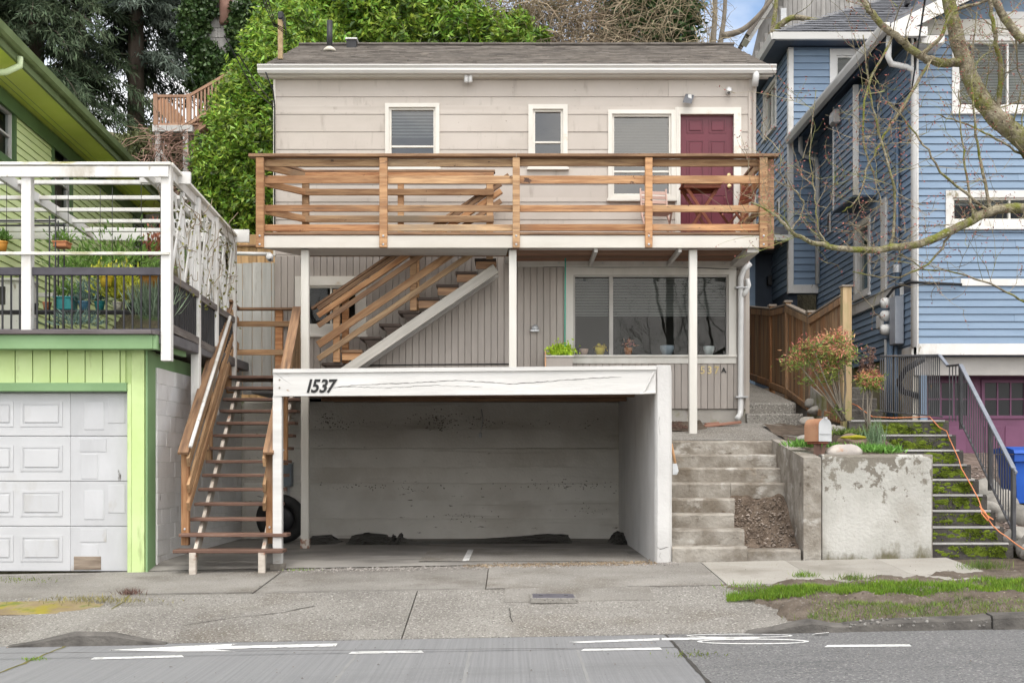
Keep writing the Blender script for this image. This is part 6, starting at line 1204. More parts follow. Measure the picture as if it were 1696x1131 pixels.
# ---------------------------------------------------------------- green house
th = -math.atan(143 / F); U_ = Vector((math.sin(th), math.cos(th), 0)); N_ = Vector((math.cos(th), -math.sin(th), 0)); FW = Fr(Vector((-7.45, 17.0, 0)), U_, N_)
gh = thing('green_house', 'lime green clapboard house with dark green trim and deep eaves', 'house', (-8, 20, 1))
def wu(px, n=0):     # wall coordinate seen at a photo column
    r = (px - 848) / F; o = FW.o + FW.n * n
    return (r * o.y - o.x) / (FW.u.x - r * FW.u.y)
def wz(px, py): p = FW.p(wu(px), 0, 0); return Z(py, p.y)
gops = []
for (a, b, t, bo) in ((-30, 24, 180, 282), (84, 118, 240, 392), (219, 243, 372, 470)):
    ua, ub = wu(a), wu(b); gops.append((ua, ub, wz(b, bo), wz(b, t)))
lap_siding(gh, FW, -1.5, 10.2, 1.6, 6.75, .118, lime_house, [ins(o, .02) for o in gops], .02, seg=None)
core('wall', FW, -1.5, 10.2, 1.2, 6.8, [ins(o, .05) for o in gops], -.18, -.012, green_trim, gh)  # darker backing shows in the board gaps as painted lap shade
for o in gops: window(FW, *o, gh, .11, green_dark, white, hs=(.5,), room=room_dark, sw=.03)
prism('wall', [FW.p(-1.5, .5, -.19), FW.p(-1.5, 6.8, -.19), FW.p(-1.5, 6.8, -6), FW.p(-1.5, .5, -6)], U_ * .1, lime, gh); prism('wall', [FW.p(10.1, .5, -.19), FW.p(10.1, 6.8, -.19), FW.p(10.1, 6.8, -6), FW.p(10.1, .5, -6)], U_ * .1, lime, gh)
prism('frieze_board', [FW.p(-1.5, 6.5, .02), FW.p(-1.5, 6.72, .02), FW.p(-1.5, 6.72, .06), FW.p(-1.5, 6.5, .06)], U_ * 11.7, green_dark, gh)
ev = 7.03; olive_trim = mat('olive_trim', (.15, .20, .085), (.20, .26, .12), .6, 2)
prism('soffit', [FW.p(-2, 6.74, -.1), FW.p(-2, 6.78, -.1), FW.p(-2, ev - .16, .58), FW.p(-2, ev - .20, .58)], U_ * 12.6, lime_soffit, gh)
for q in range(6): bar('soffit_line', FW.p(-2, 6.745 + q * .02 - .006, .05 + q * .085), FW.p(10.6, 6.745 + q * .02 - .006, .05 + q * .085), .006, .006, green_trim, gh, .001)
gr_ = prism('roof', [FW.p(-2, ev - .15, .60), FW.p(-2, ev - .02, .62), FW.p(-2, ev + 1.5, -3.2), FW.p(-2, ev + 1.38, -3.2)], U_ * 12.6, olive_trim, gh)
prism('fascia', [FW.p(-2, ev - .26, .585), FW.p(-2, ev - .04, .585), FW.p(-2, ev - .04, .625), FW.p(-2, ev - .26, .625)], U_ * 12.6, olive_trim, gh); prism('gutter', [FW.p(-2, ev - .15, .63), FW.p(-2, ev - .03, .63), FW.p(-2, ev - .03, .74), FW.p(-2, ev - .12, .72), FW.p(-2, ev - .15, .68)], U_ * 12.6, olive_trim, gh)
V, Fc = [], []
for i in range(14):
    for j in range(32):
        u0_, u1_ = -2 + 12.6 * j / 32, -2 + 12.6 * (j + .98) / 32; a, b = i / 14, (i + 1.2) / 14; n = len(V); rise_ = 1.52
        V += [FW.p(u0_, ev - .01 + rise_ * a + .02, .64 - 3.84 * a), FW.p(u1_, ev - .01 + rise_ * a + .02, .64 - 3.84 * a), FW.p(u1_, ev - .01 + rise_ * b, .64 - 3.84 * b), FW.p(u0_, ev - .01 + rise_ * b, .64 - 3.84 * b)]; Fc.append((n, n + 1, n + 2, n + 3))
link('shingles', mesh(V, Fc), mat('brown_shingle', (.11, .10, .09), (.2, .18, .16), .9, 5, bump=.4, bs=50, island=.25), gr_)['kind'] = 'stuff'
ud = wu(28, .62); e0 = FW.p(ud, ev - .2, .66); tube('downspout', [e0, e0 + Vector((0, 0, -.12)), e0 - N_ * .15 - U_ * .1 + Vector((0, 0, -.24)), FW.p(ud - .5, ev - .62, .08), FW.p(ud - .6, ev - .75, .06), FW.p(ud - .62, 3, .06)], .045, cream if 0 else mat('pale_green', (.52, .62, .36), (.58, .68, .42), .5, 3), gh, 10)

rv_ = random.Random(4); vs_ = []
for i in range(46):
    p = Vector((XC + rv_.uniform(-.06, .06), rv_.uniform(15, 18.4), rv_.uniform(3.3, 4.3))); v = Vector((0, rv_.uniform(-.4, .4), 1)); q_ = [p]
    for k in range(6): v = (v + Vector((rv_.gauss(0, .25), rv_.gauss(0, .5), rv_.gauss(-.05, .4)))).normalized(); p = p + v * .13; p.x = max(XC - .12, min(XC + .1, p.x)); q_.append(p)
    vs_.append(tubegeo(q_, .005, 4, False))
vn = thing('climbing_vine', 'bare climbing vine tangled through the pergola lattice', 'vine', (XC, 16.5, 3.2)); multi('stem', vs_, mat('vine_stem', (.20, .15, .10), (.32, .26, .18), .9, 4, bump=0, island=.3), vn)
PV = np.array([(XC + random.gauss(0, .07), random.uniform(15, 18.4), random.uniform(3.2, 4.5)) for _ in range(320)]); leaves('foliage', leafquads(PV, RNG.normal(size=(320, 3)), .06, .035), mat('vine_leaf', (.16, .17, .05), (.30, .28, .08), .7, 3, bump=0, island=.5, trans=.3), vn)
# ---------------------------------------------------------------- blue house
DBH = 19.0; FB = front(DBH); ub = lambda px: X(px, DBH); zb = lambda py: Z(py, DBH); XB = ub(1515); SB = Fr((XB, 0, 0), (0, 1, 0), (-1, 0, 0))
bh = thing('blue_house', 'blue clapboard house with white trim and purple garage door', 'house', (8, 20, 1)); BX1 = 11.5; bands = .1135
uwin = (ub(1576), ub(1800), zb(187), zb(58)); lwin = (ub(1565.5), ub(1780), zb(377.5), zb(316))
lap_siding(bh, FB, ub(1520), BX1, zb(570), 8.0, bands, blue, [ins(uwin, .02), ins(lwin, .02)], .02, seg=3.4)
core('wall', FB, XB + .01, BX1, zb(571), 9.5, [ins(uwin, .06), ins(lwin, .06)], -.2, -.012, blue_dark, bh)  # dark backing colour paints the shadow under each lap, seen through the gaps
fbox('corner_board', FB, ub(1508.5), ub(1520.5), zb(588), 7.9, -.0, .035, white, bh); fbox('corner_board', SB, DBH - .035, DBH + .1, zb(588), 7.9, -.02, .03, white, bh)
fbox('band_board', FB, ub(1520.7), BX1, zb(588), zb(569.5), -.15, .04, white, bh); fbox('band_board', SB, DBH + .1, DBH + .55, zb(588), zb(573), -.02, .03, white, bh)
fbox('band_board', FB, ub(1590), BX1, zb(474), zb(462.5), -.01, .04, white, bh)
fbox('frieze_board', FB, ub(1500), BX1, zb(60), zb(34), -.02, .05, cream, bh); fbox('frieze_board', FB, ub(1640), BX1, zb(34), zb(22), -.02, .06, white, bh)
window(FB, *uwin, bh, .10, white, white, vs=(.41, .83), blind=.92, room=room_mid, sw=.03); window(FB, *lwin, bh, .11, white, cream, vs=(.5,), blind=.3, room=room_dark, sw=.03)
# side wall
zs0 = 2.94; swin = (21.3, 22.3, 4.15, 5.5); bump = (20.95, 22.25, 5.75, 7.62)
lap_siding(bh, SB, DBH + .1, 25, 4.07, 7.75, bands, blue, [ins(swin, .02), bump], .02, seg=3.0); lap_siding(bh, SB, DBH + .1, 25, zs0, 3.88, bands, blue, [], .02)
core('wall', SB, DBH + .2, 25.2, 2.93, 7.8, [ins(swin, .05)], -.2, -.012, blue_dark, bh)  # dark backing again stands for the lap shadows
fbox('drip_board', SB, DBH + .55, 25, 3.88, 4.06, -.01, .05, white, bh); box('drip_cap', XB - .07, XB - .0, DBH + .5, 25, 4.055, 4.075, galv, bh)
window(SB, *swin, bh, .10, white, white, room=mat('green_room', (.05, .10, .06), (.07, .13, .08), .9, 2), sw=.03)
fbox('trim_board', SB, 20.35, 20.62, 4.08, 5.6, .0, .045, white, bh)
box('foundation', XB + .02, BX1, DBH + .65, 25, .8, 2.93, mat('blue_foundation', (.34, .31, .20), (.42, .39, .30), .9, 2, (1, 1, 1), .3, 30, layers=[((.22, .22, .06), 1.5, .5, .65, (1, 1, 1))]), bh)
# bump-out bay
by0, by1, bz0, bz1 = bump; XQ = 5.8; FQ = front(by0); SQ = Fr((XQ, 0, 0), (0, 1, 0), (-1, 0, 0)); bay = box('bay', XQ + .02, XB + .05, by0 + .02, by1, bz0 + .02, bz1, blue, bh)
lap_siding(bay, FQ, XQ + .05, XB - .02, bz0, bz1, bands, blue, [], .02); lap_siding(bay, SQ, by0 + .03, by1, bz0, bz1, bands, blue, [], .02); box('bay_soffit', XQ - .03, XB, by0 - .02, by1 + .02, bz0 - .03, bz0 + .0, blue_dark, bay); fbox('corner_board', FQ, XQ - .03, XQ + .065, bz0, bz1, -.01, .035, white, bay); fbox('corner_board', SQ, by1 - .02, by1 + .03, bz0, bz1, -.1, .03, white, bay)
vt = thing('wall_vent', 'weathered grey vent hood on the blue bay side', 'vent', W(1392, 190, 21.9)); box('hood', XQ - .14, XQ - .02, 21.75, 22.05, Z(207, 21.9), Z(184, 21.9), mat('vent_grey', (.36, .33, .31), (.5, .47, .44), .8, 6), vt, .02); box('flap', XQ - .16, XQ - .13, 21.78, 22.0, Z(205, 21.9), Z(190, 21.9), galv, vt)
# front gable eaves
XE, zeave = 5.62, 7.72
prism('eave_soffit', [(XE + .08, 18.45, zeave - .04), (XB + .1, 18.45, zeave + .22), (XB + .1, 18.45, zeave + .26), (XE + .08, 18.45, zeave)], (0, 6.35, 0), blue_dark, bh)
rb = prism('roof', [(XE, 18.42, zeave + .02), (9.6, 18.42, zeave + 1.98), (9.6, 18.42, zeave + 2.12), (XE - .02, 18.42, zeave + .12)], (0, 6.6, 0), roof_grey, bh); prism('roof', [(9.6, 18.42, zeave + 1.98), (13.6, 18.42, zeave + .02), (13.6, 18.42, zeave + .12), (9.6, 18.42, zeave + 2.12)], (0, 6.6, 0), roof_grey, bh)
prism('rake_board', [(XE + .02, 18.38, zeave - .18), (XE + .02, 18.38, zeave + .04), (9.6, 18.38, zeave + 2.0), (9.6, 18.38, zeave + 1.74)], (0, .04, 0), white, bh); prism('gable_wall', [(XB, DBH - .0, 7.9), (9.6, DBH, 9.55), (BX1, DBH, 8.7), (BX1, DBH, 7.9)], (0, .1, 0), blue, bh)
gt = prism('gutter', [(XE, 18.4, zeave + .06), (XE - .12, 18.4, zeave + .06), (XE - .12, 18.4, zeave + .02), (XE - .09, 18.4, zeave - .07), (XE, 18.4, zeave - .07)], (0, 6.55, 0), gutter_white, bh); box('gutter_return', XE + .0, XE + .55, 18.36, 18.45, zeave - .16, zeave - .02, white, bh)
q = [W(1473, 58, 18.6), W(1471, 95, 18.6), W(1476, 106, 18.65), W(1500, 111, 18.85), W(1512, 116, 18.9), W(1514, 130, 18.93), W(1514, 575, 18.93)]; tube('downspout', q, .045, pvc, bh, 10)
tube('downspout', [W(1326, 204, 24.6), W(1326, 250, 24.6), W(1331, 258, 24.7), W(1352, 264, 24.75), W(1354, 280, 24.75), W(1354, 470, 24.75)], .045, pvc, bh, 10)
box('gable_return', XE + .5, XE + .85, 18.5, 19.0, 7.5, 7.62, white, bh)
# rear, taller block
DRB = 24.98; FRB = front(DRB); XRB = X(1308, DRB); SRB = Fr((XRB, 0, 0), (0, 1, 0), (-1, 0, 0)); zr0 = Z(486, DRB); zr1 = 9.6
rw = (X(1374, DRB), X(1440, DRB), Z(175, DRB), Z(82, DRB)); rsw = (26.15, 27.5, 8.35, 9.42)
lap_siding(bh, FRB, XRB + .06, 9.8, Z(473, DRB), zr1, .14, blue, [ins(rw, .02)], .022); lap_siding(bh, SRB, DRB + .05, 31, 4.7, zr1, .14, blue, [ins(rsw, .02)], .022)
core('wall', FRB, XRB, 9.9, zr0, zr1 + .1, [ins(rw, .05)], -.2, -.012, blue_dark, bh); core('wall', SRB, DRB + .2, 31, 2.5, zr1 + .1, [ins(rsw, .05)], -.2, -.012, blue_dark, bh)  # dark backing paints the lap shadows on the rear block too
fbox('corner_board', FRB, XRB - .03, XRB + .07, zr0, zr1, -.0, .04, white, bh); fbox('corner_board', SRB, DRB - .04, DRB + .1, zr0, zr1, -.02, .035, white, bh); fbox('band_board', FRB, XRB + .07, XB + .3, zr0, Z(472, DRB), -.02, .045, white, bh)
window(FRB, *rw, bh, .13, white, white, blind=1., room=room_mid); window(SRB, *rsw, bh, .09, cream, cream, vs=(.5,), room=room_mid)
rr = prism('roof', [(XRB - .38, DRB - .45, zr1 + .10), (10.5, DRB - .45, zr1 + .10), (10.5, 28.5, zr1 + 2.3), (XRB + 3.2, 28.5, zr1 + 2.3)], (0, 0, .06), roof_grey, bh)
prism('roof', [(XRB - .38, DRB - .45, zr1 + .10), (XRB + 3.2, 28.5, zr1 + 2.3), (XRB - .38, 32, zr1 + .10)], (0, 0, .06), roof_grey, bh)
V, Fc = [], []
for i in range(22):
    a, b = i / 22, (i + 1.2) / 22; y0_, y1_ = DRB - .46 + 3.96 * a, DRB - .46 + 3.96 * b; z0_, z1_ = zr1 + .185 + 2.2 * a, zr1 + .17 + 2.2 * b; xa = XRB - .38 + 3.58 * a
    x_ = xa
    while x_ < 10.4:
        e = x_ + random.uniform(.2, .4); n = len(V); V += [(x_, y0_, z0_ + random.uniform(0, .012)), (e, y0_, z0_ + random.uniform(0, .012)), (e, y1_, z1_), (x_, y1_, z1_)]; Fc.append((n, n + 1, n + 2, n + 3)); x_ = e
link('shingles', mesh(V, Fc), roof_grey, rr)['kind'] = 'stuff'
box('ridge_vent', X(1500, 27), X(1506, 27), 26.9, 27.1, Z(9, 27), Z(1, 27), black_metal, rr)
prism('gutter', [(XRB - .45, DRB - .44, zr1 + .13), (XRB - .45, DRB - .56, zr1 + .13), (XRB - .45, DRB - .53, zr1 + .0), (XRB - .45, DRB - .44, zr1 + .0)], (4.5, 0, 0), gutter_white, bh); prism('gutter', [(XRB - .38, DRB - .5, zr1 + .13), (XRB - .5, DRB - .5, zr1 + .13), (XRB - .47, DRB - .5, zr1), (XRB - .38, DRB - .5, zr1)], (0, 7, 0), gutter_white, bh)
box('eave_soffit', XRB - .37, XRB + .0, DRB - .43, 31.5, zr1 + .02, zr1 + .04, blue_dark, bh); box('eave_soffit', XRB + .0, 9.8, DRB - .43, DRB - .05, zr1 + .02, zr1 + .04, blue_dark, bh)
# rear entry porch and the side wall low down
EP = 25.6; pz = Z(409, EP); box('porch_roof', X(1246, EP), X(1306, DRB), DRB + .0, 27.5, pz + .02, pz + .3, roof_grey, bh); box('porch_gutter', X(1246, EP), X(1304, DRB), DRB - .14, DRB - .02, pz, pz + .11, gutter_white, bh)
XS2 = 4.95; S2 = Fr((XS2, 0, 0), (0, 1, 0), (-1, 0, 0)); F2 = front(26.6); lap_siding(bh, S2, 26.2, 30, 2.6, pz, .14, blue, [], .022); core('wall', S2, 26.2, 30, 2.4, pz + .1, [], -.2, -.01, blue, bh); core('wall', F2, XS2, XRB + .5, 2.4, pz + .1, [], -.2, -.01, blue_dark, bh)
fbox('entry_door', F2, X(1287, 26.6), X(1306, 26.6), 2.7, Z(428, 26.6), -.01, .02, blue, bh); ring('door_frame', F2, X(1282, 26.6), X(1310, 26.6), 2.6, Z(423, 26.6), .07, -.01, .05, white, bh)
wl_ = thing('wall_lamp', 'small dark wall lamp by the rear entry of the blue house', 'lamp', W(1274, 465, 26.5)); box('lamp_body', X(1270, 26.5), X(1277, 26.5), 26.38, 26.5, Z(473, 26.5), Z(458, 26.5), black_metal, wl_, .01); box('bracket', X(1272, 26.5), X(1275, 26.5), 26.48, 26.6, Z(462, 26.5), Z(458, 26.5), black_metal, wl_)
for i, (px, py, d, x_) in enumerate(((1297, 345, 25.9, XRB), (1376, 370, 24.0, XB))):
    t = thing('wall_lantern' if i == 0 else 'wall_vent', ('white framed lantern on the rear side wall of the blue house', 'narrow white vent plate on the blue side wall')[i], 'lamp' if i == 0 else 'vent', W(px, py, d)); z_ = Z(py, d); box('plate', x_ - .05, x_ - .02, d - .1, d + .1, z_ - .2, z_ + .2, white, t); box('slot', x_ - .06, x_ - .045, d - .045, d + .045, z_ - .16, z_ + .14, black_metal, t)
# utility meters on the corner
mt = thing('utility_meters', 'bank of three round electric meters with grey panel on the blue corner', 'meters', W(1475, 540, 19.6)); xm = XB - .03
box('panel', xm - .14, xm, 19.42, 19.72, Z(570, 19.5), Z(491, 19.5), mat('panel_grey', (.32, .35, .40), (.38, .41, .46), .5, 4), mt, .01); box('meter_case', xm - .10, xm, 19.75, 20.15, Z(560, 19.9), Z(497, 19.9), mat('panel_blue', (.16, .24, .36), (.2, .28, .41), .5, 4), mt, .01)
for py in (502, 523, 546): lathe('meter', [(.085, 0), (.09, .05), (.08, .11), (.055, .135), (.03, .14)], (xm - .10, 19.86, Z(py, 19.86)), meter_white, mt, 18, True, Matrix.Rotation(R(-90), 4, 'Z') @ Matrix.Rotation(R(90), 4, 'X')); lathe('dial', [(.045, 0), (.04, .01)], (xm - .238, 19.86, Z(py, 19.86)), galv, mt, 14, True, Matrix.Rotation(R(-90), 4, 'Z') @ Matrix.Rotation(R(90), 4, 'X'))
box('side_box', xm - .10, xm, 20.3, 20.6, Z(544, 20.4), Z(521, 20.4), meter_white, mt, .02)
tube('conduit', [(xm - .05, 19.6, Z(491, 19.6)), (xm - .05, 19.6, Z(175, 19.6)), (xm - .09, 19.55, Z(172, 19.6)), (xm - .14, 19.5, Z(176, 19.6))], .04, mat('conduit_blue', (.17, .25, .36), (.21, .30, .42), .5, 4), mt, 10); lathe('coupling', [(.07, 0), (.07, .12), (.05, .13)], (xm - .05, 19.6, Z(452, 19.6)), galv, mt, 12, False)
tube('conduit', [(xm - .04, 20.25, Z(545, 20.2)), (xm - .04, 20.2, 1.9)], .025, pvc, mt, 8)
for y_ in (19.95, 20.08, 19.7): tube('conduit', [(xm - .04, y_, Z(560, 19.9)), (xm - .04, y_, 1.9)], .03, MT['conduit_blue'], mt, 8)
tag(tube('power_cable', [(xm - .12, 19.9, Z(492, 19.9)), (xm - .14, 19.5, Z(478, 19.5)), (XB - .1, 18.85, Z(468, 18.9)), (ub(1540), 18.9, Z(469, 18.9)), (ub(1590), 18.93, Z(471, 18.9))], .022, wire_black, None, 8), 'thick black cable wrapping the corner of the blue house', 'cable')
tag(tube('service_drop', [(xm - .14, 19.5, Z(178, 19.5)), W(1510, 150, 19), W(1523, 60, 16), W(1550, -120, 11)], .012, wire_black, None, 6), 'thin black service cable rising from the blue house conduit', 'cable')
# garage recess
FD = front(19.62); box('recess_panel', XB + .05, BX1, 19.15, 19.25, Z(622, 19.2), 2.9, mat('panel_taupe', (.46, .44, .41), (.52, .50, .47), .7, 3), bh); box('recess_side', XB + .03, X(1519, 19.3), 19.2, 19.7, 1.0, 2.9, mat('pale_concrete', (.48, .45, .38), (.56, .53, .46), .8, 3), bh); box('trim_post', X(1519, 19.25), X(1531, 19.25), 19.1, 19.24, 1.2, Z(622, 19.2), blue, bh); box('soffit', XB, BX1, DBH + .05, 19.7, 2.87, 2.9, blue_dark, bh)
pd = fbox('garage_door', FD, X(1531, 19.6), BX1, .7, Z(618, 19.6), -.06, 0, purple, bh)
x_ = X(1536, 19.62)
while x_ < 11:
    wv = .62; zt_, zl = Z(634, 19.62), Z(688, 19.62)
    link('pane', mesh([FD.p(x_, zl, .006), FD.p(x_ + wv, zl, .006), FD.p(x_ + wv, zt_, .006), FD.p(x_, zt_, .006)], [(0, 1, 2, 3)]), mat('dark_pane', (.012, .013, .016), (.02, .02, .024), .3, 2, bump=0, spec=.3), pd); ring('window_frame', FD, x_ - .05, x_ + wv + .05, zl - .05, zt_ + .05, .05, 0, .03, purple, pd)
    for q in (1 / 3, 2 / 3): fbox('muntin', FD, x_ + wv * q - .012, x_ + wv * q + .012, zl, zt_, .007, .02, purple, pd, .002)
    fbox('muntin', FD, x_, x_ + wv, (zl + zt_) / 2 - .012, (zl + zt_) / 2 + .012, .007, .018, purple, pd, .002)
    for q in (0, .33): fbox('door_panel', FD, x_ + q, x_ + q + .27, .8, Z(706, 19.62), -.005, .014, purple, pd, .01)
    x_ += .9
# ---------------------------------------------------------------- grey shingled house further up the hill
DF = 34; gy = thing('grey_house', 'weathered grey shingled house high behind the blue roof', 'house', (9, DF, 8)); FY = front(DF); zl, zh_ = 9, Z(80, DF)
link('wall', mesh([FY.p(X(1245, DF), 7, 0), FY.p(15, 7, 0), FY.p(15, 16.5, 0), FY.p(X(1300, DF), 16.2, 0), FY.p(X(1245, DF), Z(95, DF), 0)], [(0, 1, 2, 3, 4)]), grey_shingle, gy)
for i in range(46):
    x_ = X(1250, DF) + i * .13; zt_ = min(16.2, Z(95, DF) + (x_ - X(1245, DF)) * 1.9)
    fbox('wall_board', FY, x_, x_ + .12, 8, zt_, -.01, .02 + random.uniform(0, .012), grey_shingle, gy)
bar('rake_board', (X(1231, DF), DF - .3, Z(78, DF)), (X(1300, DF), DF - .3, Z(-28, DF)), .5, .16, white, gy); bar('roof_edge', (X(1229, DF), DF - .2, Z(74, DF)), (X(1300, DF), DF - .2, Z(-34, DF)), 1.2, .12, shingle, gy); box('gable_window', X(1292, DF), X(1302, DF), DF - .06, DF + .02, Z(45, DF), Z(15, DF), galv, gy)
prism('wall', [(X(1245, DF), DF + .1, 7), (X(1245, DF), DF + .1, Z(95, DF)), (X(1245, DF), DF + 6, Z(95, DF)), (X(1245, DF), DF + 6, 7)], (.1, 0, 0), grey_shingle, gy)
# ---------------------------------------------------------------- hedges and trees behind
def shoots(ells, n, nl, ln, wd_, step, up=.6, fill=.16, rmin=.62):
    """leafy shoots spread through a union of ellipsoids (cx,cy,cz,rx,ry,rz)"""
    vol = np.array([e[3] * e[5] + e[4] * e[5] for e in ells]); idx = RNG.choice(len(ells), n, p=vol / vol.sum()); E = np.array(ells)[idx]
    u = unit(RNG.normal(size=(n, 3))); r = np.where(RNG.random(n) < fill, RNG.uniform(.3, .8, n), RNG.uniform(rmin, 1.05, n))[:, None]
    # lumpy surface
    lump = 1 + .26 * np.sin(u[:, :1] * 6 + E[:, :1] * 3) * np.sin(u[:, 2:] * 7 + E[:, 1:2]) + RNG.normal(0, .05, (n, 1))
    P = E[:, :3] + u * E[:, 3:] * r * lump; D = unit(u + np.array((0, 0, up)) + RNG.normal(0, .3, (n, 3))); out = []
    for k in range(nl):
        s = unit(np.cross(D, RNG.normal(size=(n, 3)))); dirs = unit(D * (.25 + .5 * k / nl) + s + np.array((0, 0, -.12))); base = P + D * (step * k); out.append(leafquads(base, dirs, ln * RNG.uniform(.7, 1.15, n), wd_ * RNG.uniform(.8, 1.2, n)))
    return np.concatenate(out), P, D
def limbs(base, ends, r0, m, parent, name='trunk', n=6, wob=.15, twigs=0):
    ps = []
    for e in ends:
        b, e = Vector(base), Vector(e); L_ = (e - b).length; pts = [b]
        for i in range(1, 5): pts.append(b.lerp(e, i / 5) + Vector((random.gauss(0, wob), random.gauss(0, wob), random.gauss(0, wob * .5))) * (L_ * .12))
        pts.append(e); ps.append(tubegeo(pts, [r0 * (1 - .17 * i) for i in range(6)], n))
    return multi(name, ps, m, parent, None, True)
def shrub(name, label, cat, base, ells, n, nl, ln, wd_, step, m, ends, r0=.05, group=None, **k):
    t = thing(name, label, cat, base, group); V, P, D = shoots(ells, n, nl, ln, wd_, step, **k); leaves('crown', V, m, t); limbs(base, ends, r0, barkm, t)
    if m is laurelm: V, P, D = shoots([(e[0], e[1], e[2], e[3] * .93, e[4] * .93, e[5] * .93) for e in ells], n // 2, 6, ln, wd_, step, rmin=.7); leaves('crown', V, laurel_old_shade, t)
    return t
# laurel at the left of the house
L1 = []
for px, py, d, rx, rz in ((398, 325, 22.6, .75, .8), (392, 262, 22.8, .6, .7), (425, 260, 22.6, .8, .85), (432, 180, 23, .7, .8), (412, 205, 23, .58, .7), (462, 115, 23.4, .62, .75), (366, 325, 22.8, .42, .6), (432, 350, 22.3, .5, .5), (485, 60, 24, .62, .6), (370, 290, 22.6, .45, .5), (440, 140, 23.2, .5, .5)):
    c = W(px, py, d); L1.append((c.x, c.y, c.z, rx, .7, rz))
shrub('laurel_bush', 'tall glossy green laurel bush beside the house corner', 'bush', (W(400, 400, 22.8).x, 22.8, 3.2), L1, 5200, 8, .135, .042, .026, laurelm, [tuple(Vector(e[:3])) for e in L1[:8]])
L2 = [[], [], []]
for i, px in enumerate(range(478, 850, 33)):
    for py, rz in ((8, .75), (60, .6), (-45, .7)):
        if px > 770 and py < 50: continue
        d = 27 + random.uniform(-.4, .4); c = W(px + random.uniform(-10, 10), py + (22 if px > 790 else 0) + random.uniform(-8, 8), d); L2[min(2, i // 5)].append((c.x, c.y, c.z, .62, .6, rz))
for q, lb in enumerate(('bright green laurel behind the vent pipe above the roof', 'bright green laurel rising above the middle of the roof ridge', 'low end of the laurel beside the bramble thicket')):
    b = L2[q][0]; mx_ = sum(e[0] for e in L2[q]) / len(L2[q]); shrub('laurel_bush', lb, 'bush', (mx_, 27.2, 5.2), L2[q], 2700 if q < 2 else 1300, 8, .17, .05, .03, laurelm, [e[:3] for e in L2[q][::2]], group=None)
# lower right laurel clump
# bramble thicket
def tangle(n, box_, ln, r, bend, seed=1):
    ps = []; rr_ = random.Random(seed)
    for i in range(n):
        p = Vector([rr_.uniform(a, b) for a, b in box_]); v = Vector((rr_.gauss(0, 1), rr_.gauss(0, .5), rr_.gauss(.25, .6))).normalized(); pts = [p]; l = ln * rr_.uniform(.5, 1.4)
        for k in range(5): v = (v + Vector((rr_.gauss(0, bend), rr_.gauss(0, bend), rr_.gauss(-.18, bend)))).normalized(); p = p + v * l / 5; pts.append(p)
        ps.append(tubegeo(pts, [r * rr_.uniform(.6, 1.5) * (1 - .13 * k) for k in range(6)], 3, False))
    return ps
a, b = W(800, 95, 27.2), W(1040, -30, 27.2)
br = multi('bramble_thicket', tangle(1500, ((a.x, b.x), (26.6, 28.6), (a.z - .3, b.z)), 1.2, .009, .45), bramblem); tag(br, 'tangled bare brown bramble thicket behind the roof ridge', kind='stuff')
V, P, D = shoots([(X(920, 28.8), 28.8, Z(40, 28.8), 1.6, .5, 1.3)], 1200, 5, .08, .035, .02, fill=.9); tag(leaves('undergrowth', V, mat('olive_leaf', (.07, .085, .03), (.13, .14, .05), .7, 2, bump=0, island=.5, trans=.2)), 'dark olive undergrowth behind the brambles', kind='stuff')
a, b = W(262, 262, 26.4), W(330, 215, 26.4)
br = multi('bramble_thicket', tangle(260, ((a.x - .2, b.x), (26.0, 27), (a.z - .9, b.z)), .9, .008, .4, 5), mat('red_bramble', (.20, .115, .09), (.33, .22, .17), .9, 3, bump=0, island=.4)); tag(br, 'reddish bare bramble stems under the wooden walkway', kind='stuff')
V, P, D = shoots([(X(225, 27.5), 27.5, Z(262, 27.5), .75, .5, .55), (X(262, 27.8), 27.8, Z(250, 27.8), .7, .4, .5), (X(300, 28), 28, Z(275, 28), .9, .4, .7)], 1500, 5, .10, .045, .03); uv = thing('rhododendron', 'dull olive shrub below the wooden walkway', 'shrub', (X(240, 27.5), 27.5, 5.6)); leaves('crown', V, mat('olive_shrub', (.075, .095, .035), (.16, .17, .07), .6, 2, bump=0, island=.5, trans=.2), uv); limbs((X(240, 27.5), 27.5, 5.6), [tuple(W(215, 262, 27.5)), tuple(W(255, 250, 27.6)), tuple(W(295, 270, 27.8))], .04, barkm, uv)
# ivy covered tree on the right of the thicket
it = thing('ivy_tree', 'dark ivy clad tree behind the roof ridge', 'tree', (X(1080, 28), 28, 6)); el = []
for px, py, rx, rz in ((1050, 30, .7, .8), (1085, 10, .75, .8), (1110, 50, .6, .7), (1040, -30, .8, .7), (1100, -40, .8, .7), (1125, 20, .45, .8), (1070, 75, .6, .4), (1020, 60, .4, .5)): c = W(px, py, 28); el.append((c.x, c.y, c.z, rx, .6, rz))
V, P, D = shoots(el, 2600, 6, .12, .07, .03, up=-.1); leaves('crown', V, ivym, it); limbs((X(1085, 28), 28, 6), [tuple(W(1080, -60, 28)), tuple(W(1050, 0, 28)), tuple(W(1120, 0, 28))], .16, barkm, it)
br = multi('bramble_canes', tangle(260, ((W(1010, 90, 27.3).x, W(1180, 90, 27.3).x), (27.0, 27.6), (Z(95, 27.3), Z(-20, 27.3))), 1.3, .009, .35, 9), mat('pale_cane', (.30, .24, .15), (.44, .37, .25), .9, 3, bump=0, island=.3)); tag(br, 'pale dry canes hanging across the ivy tree', kind='stuff')
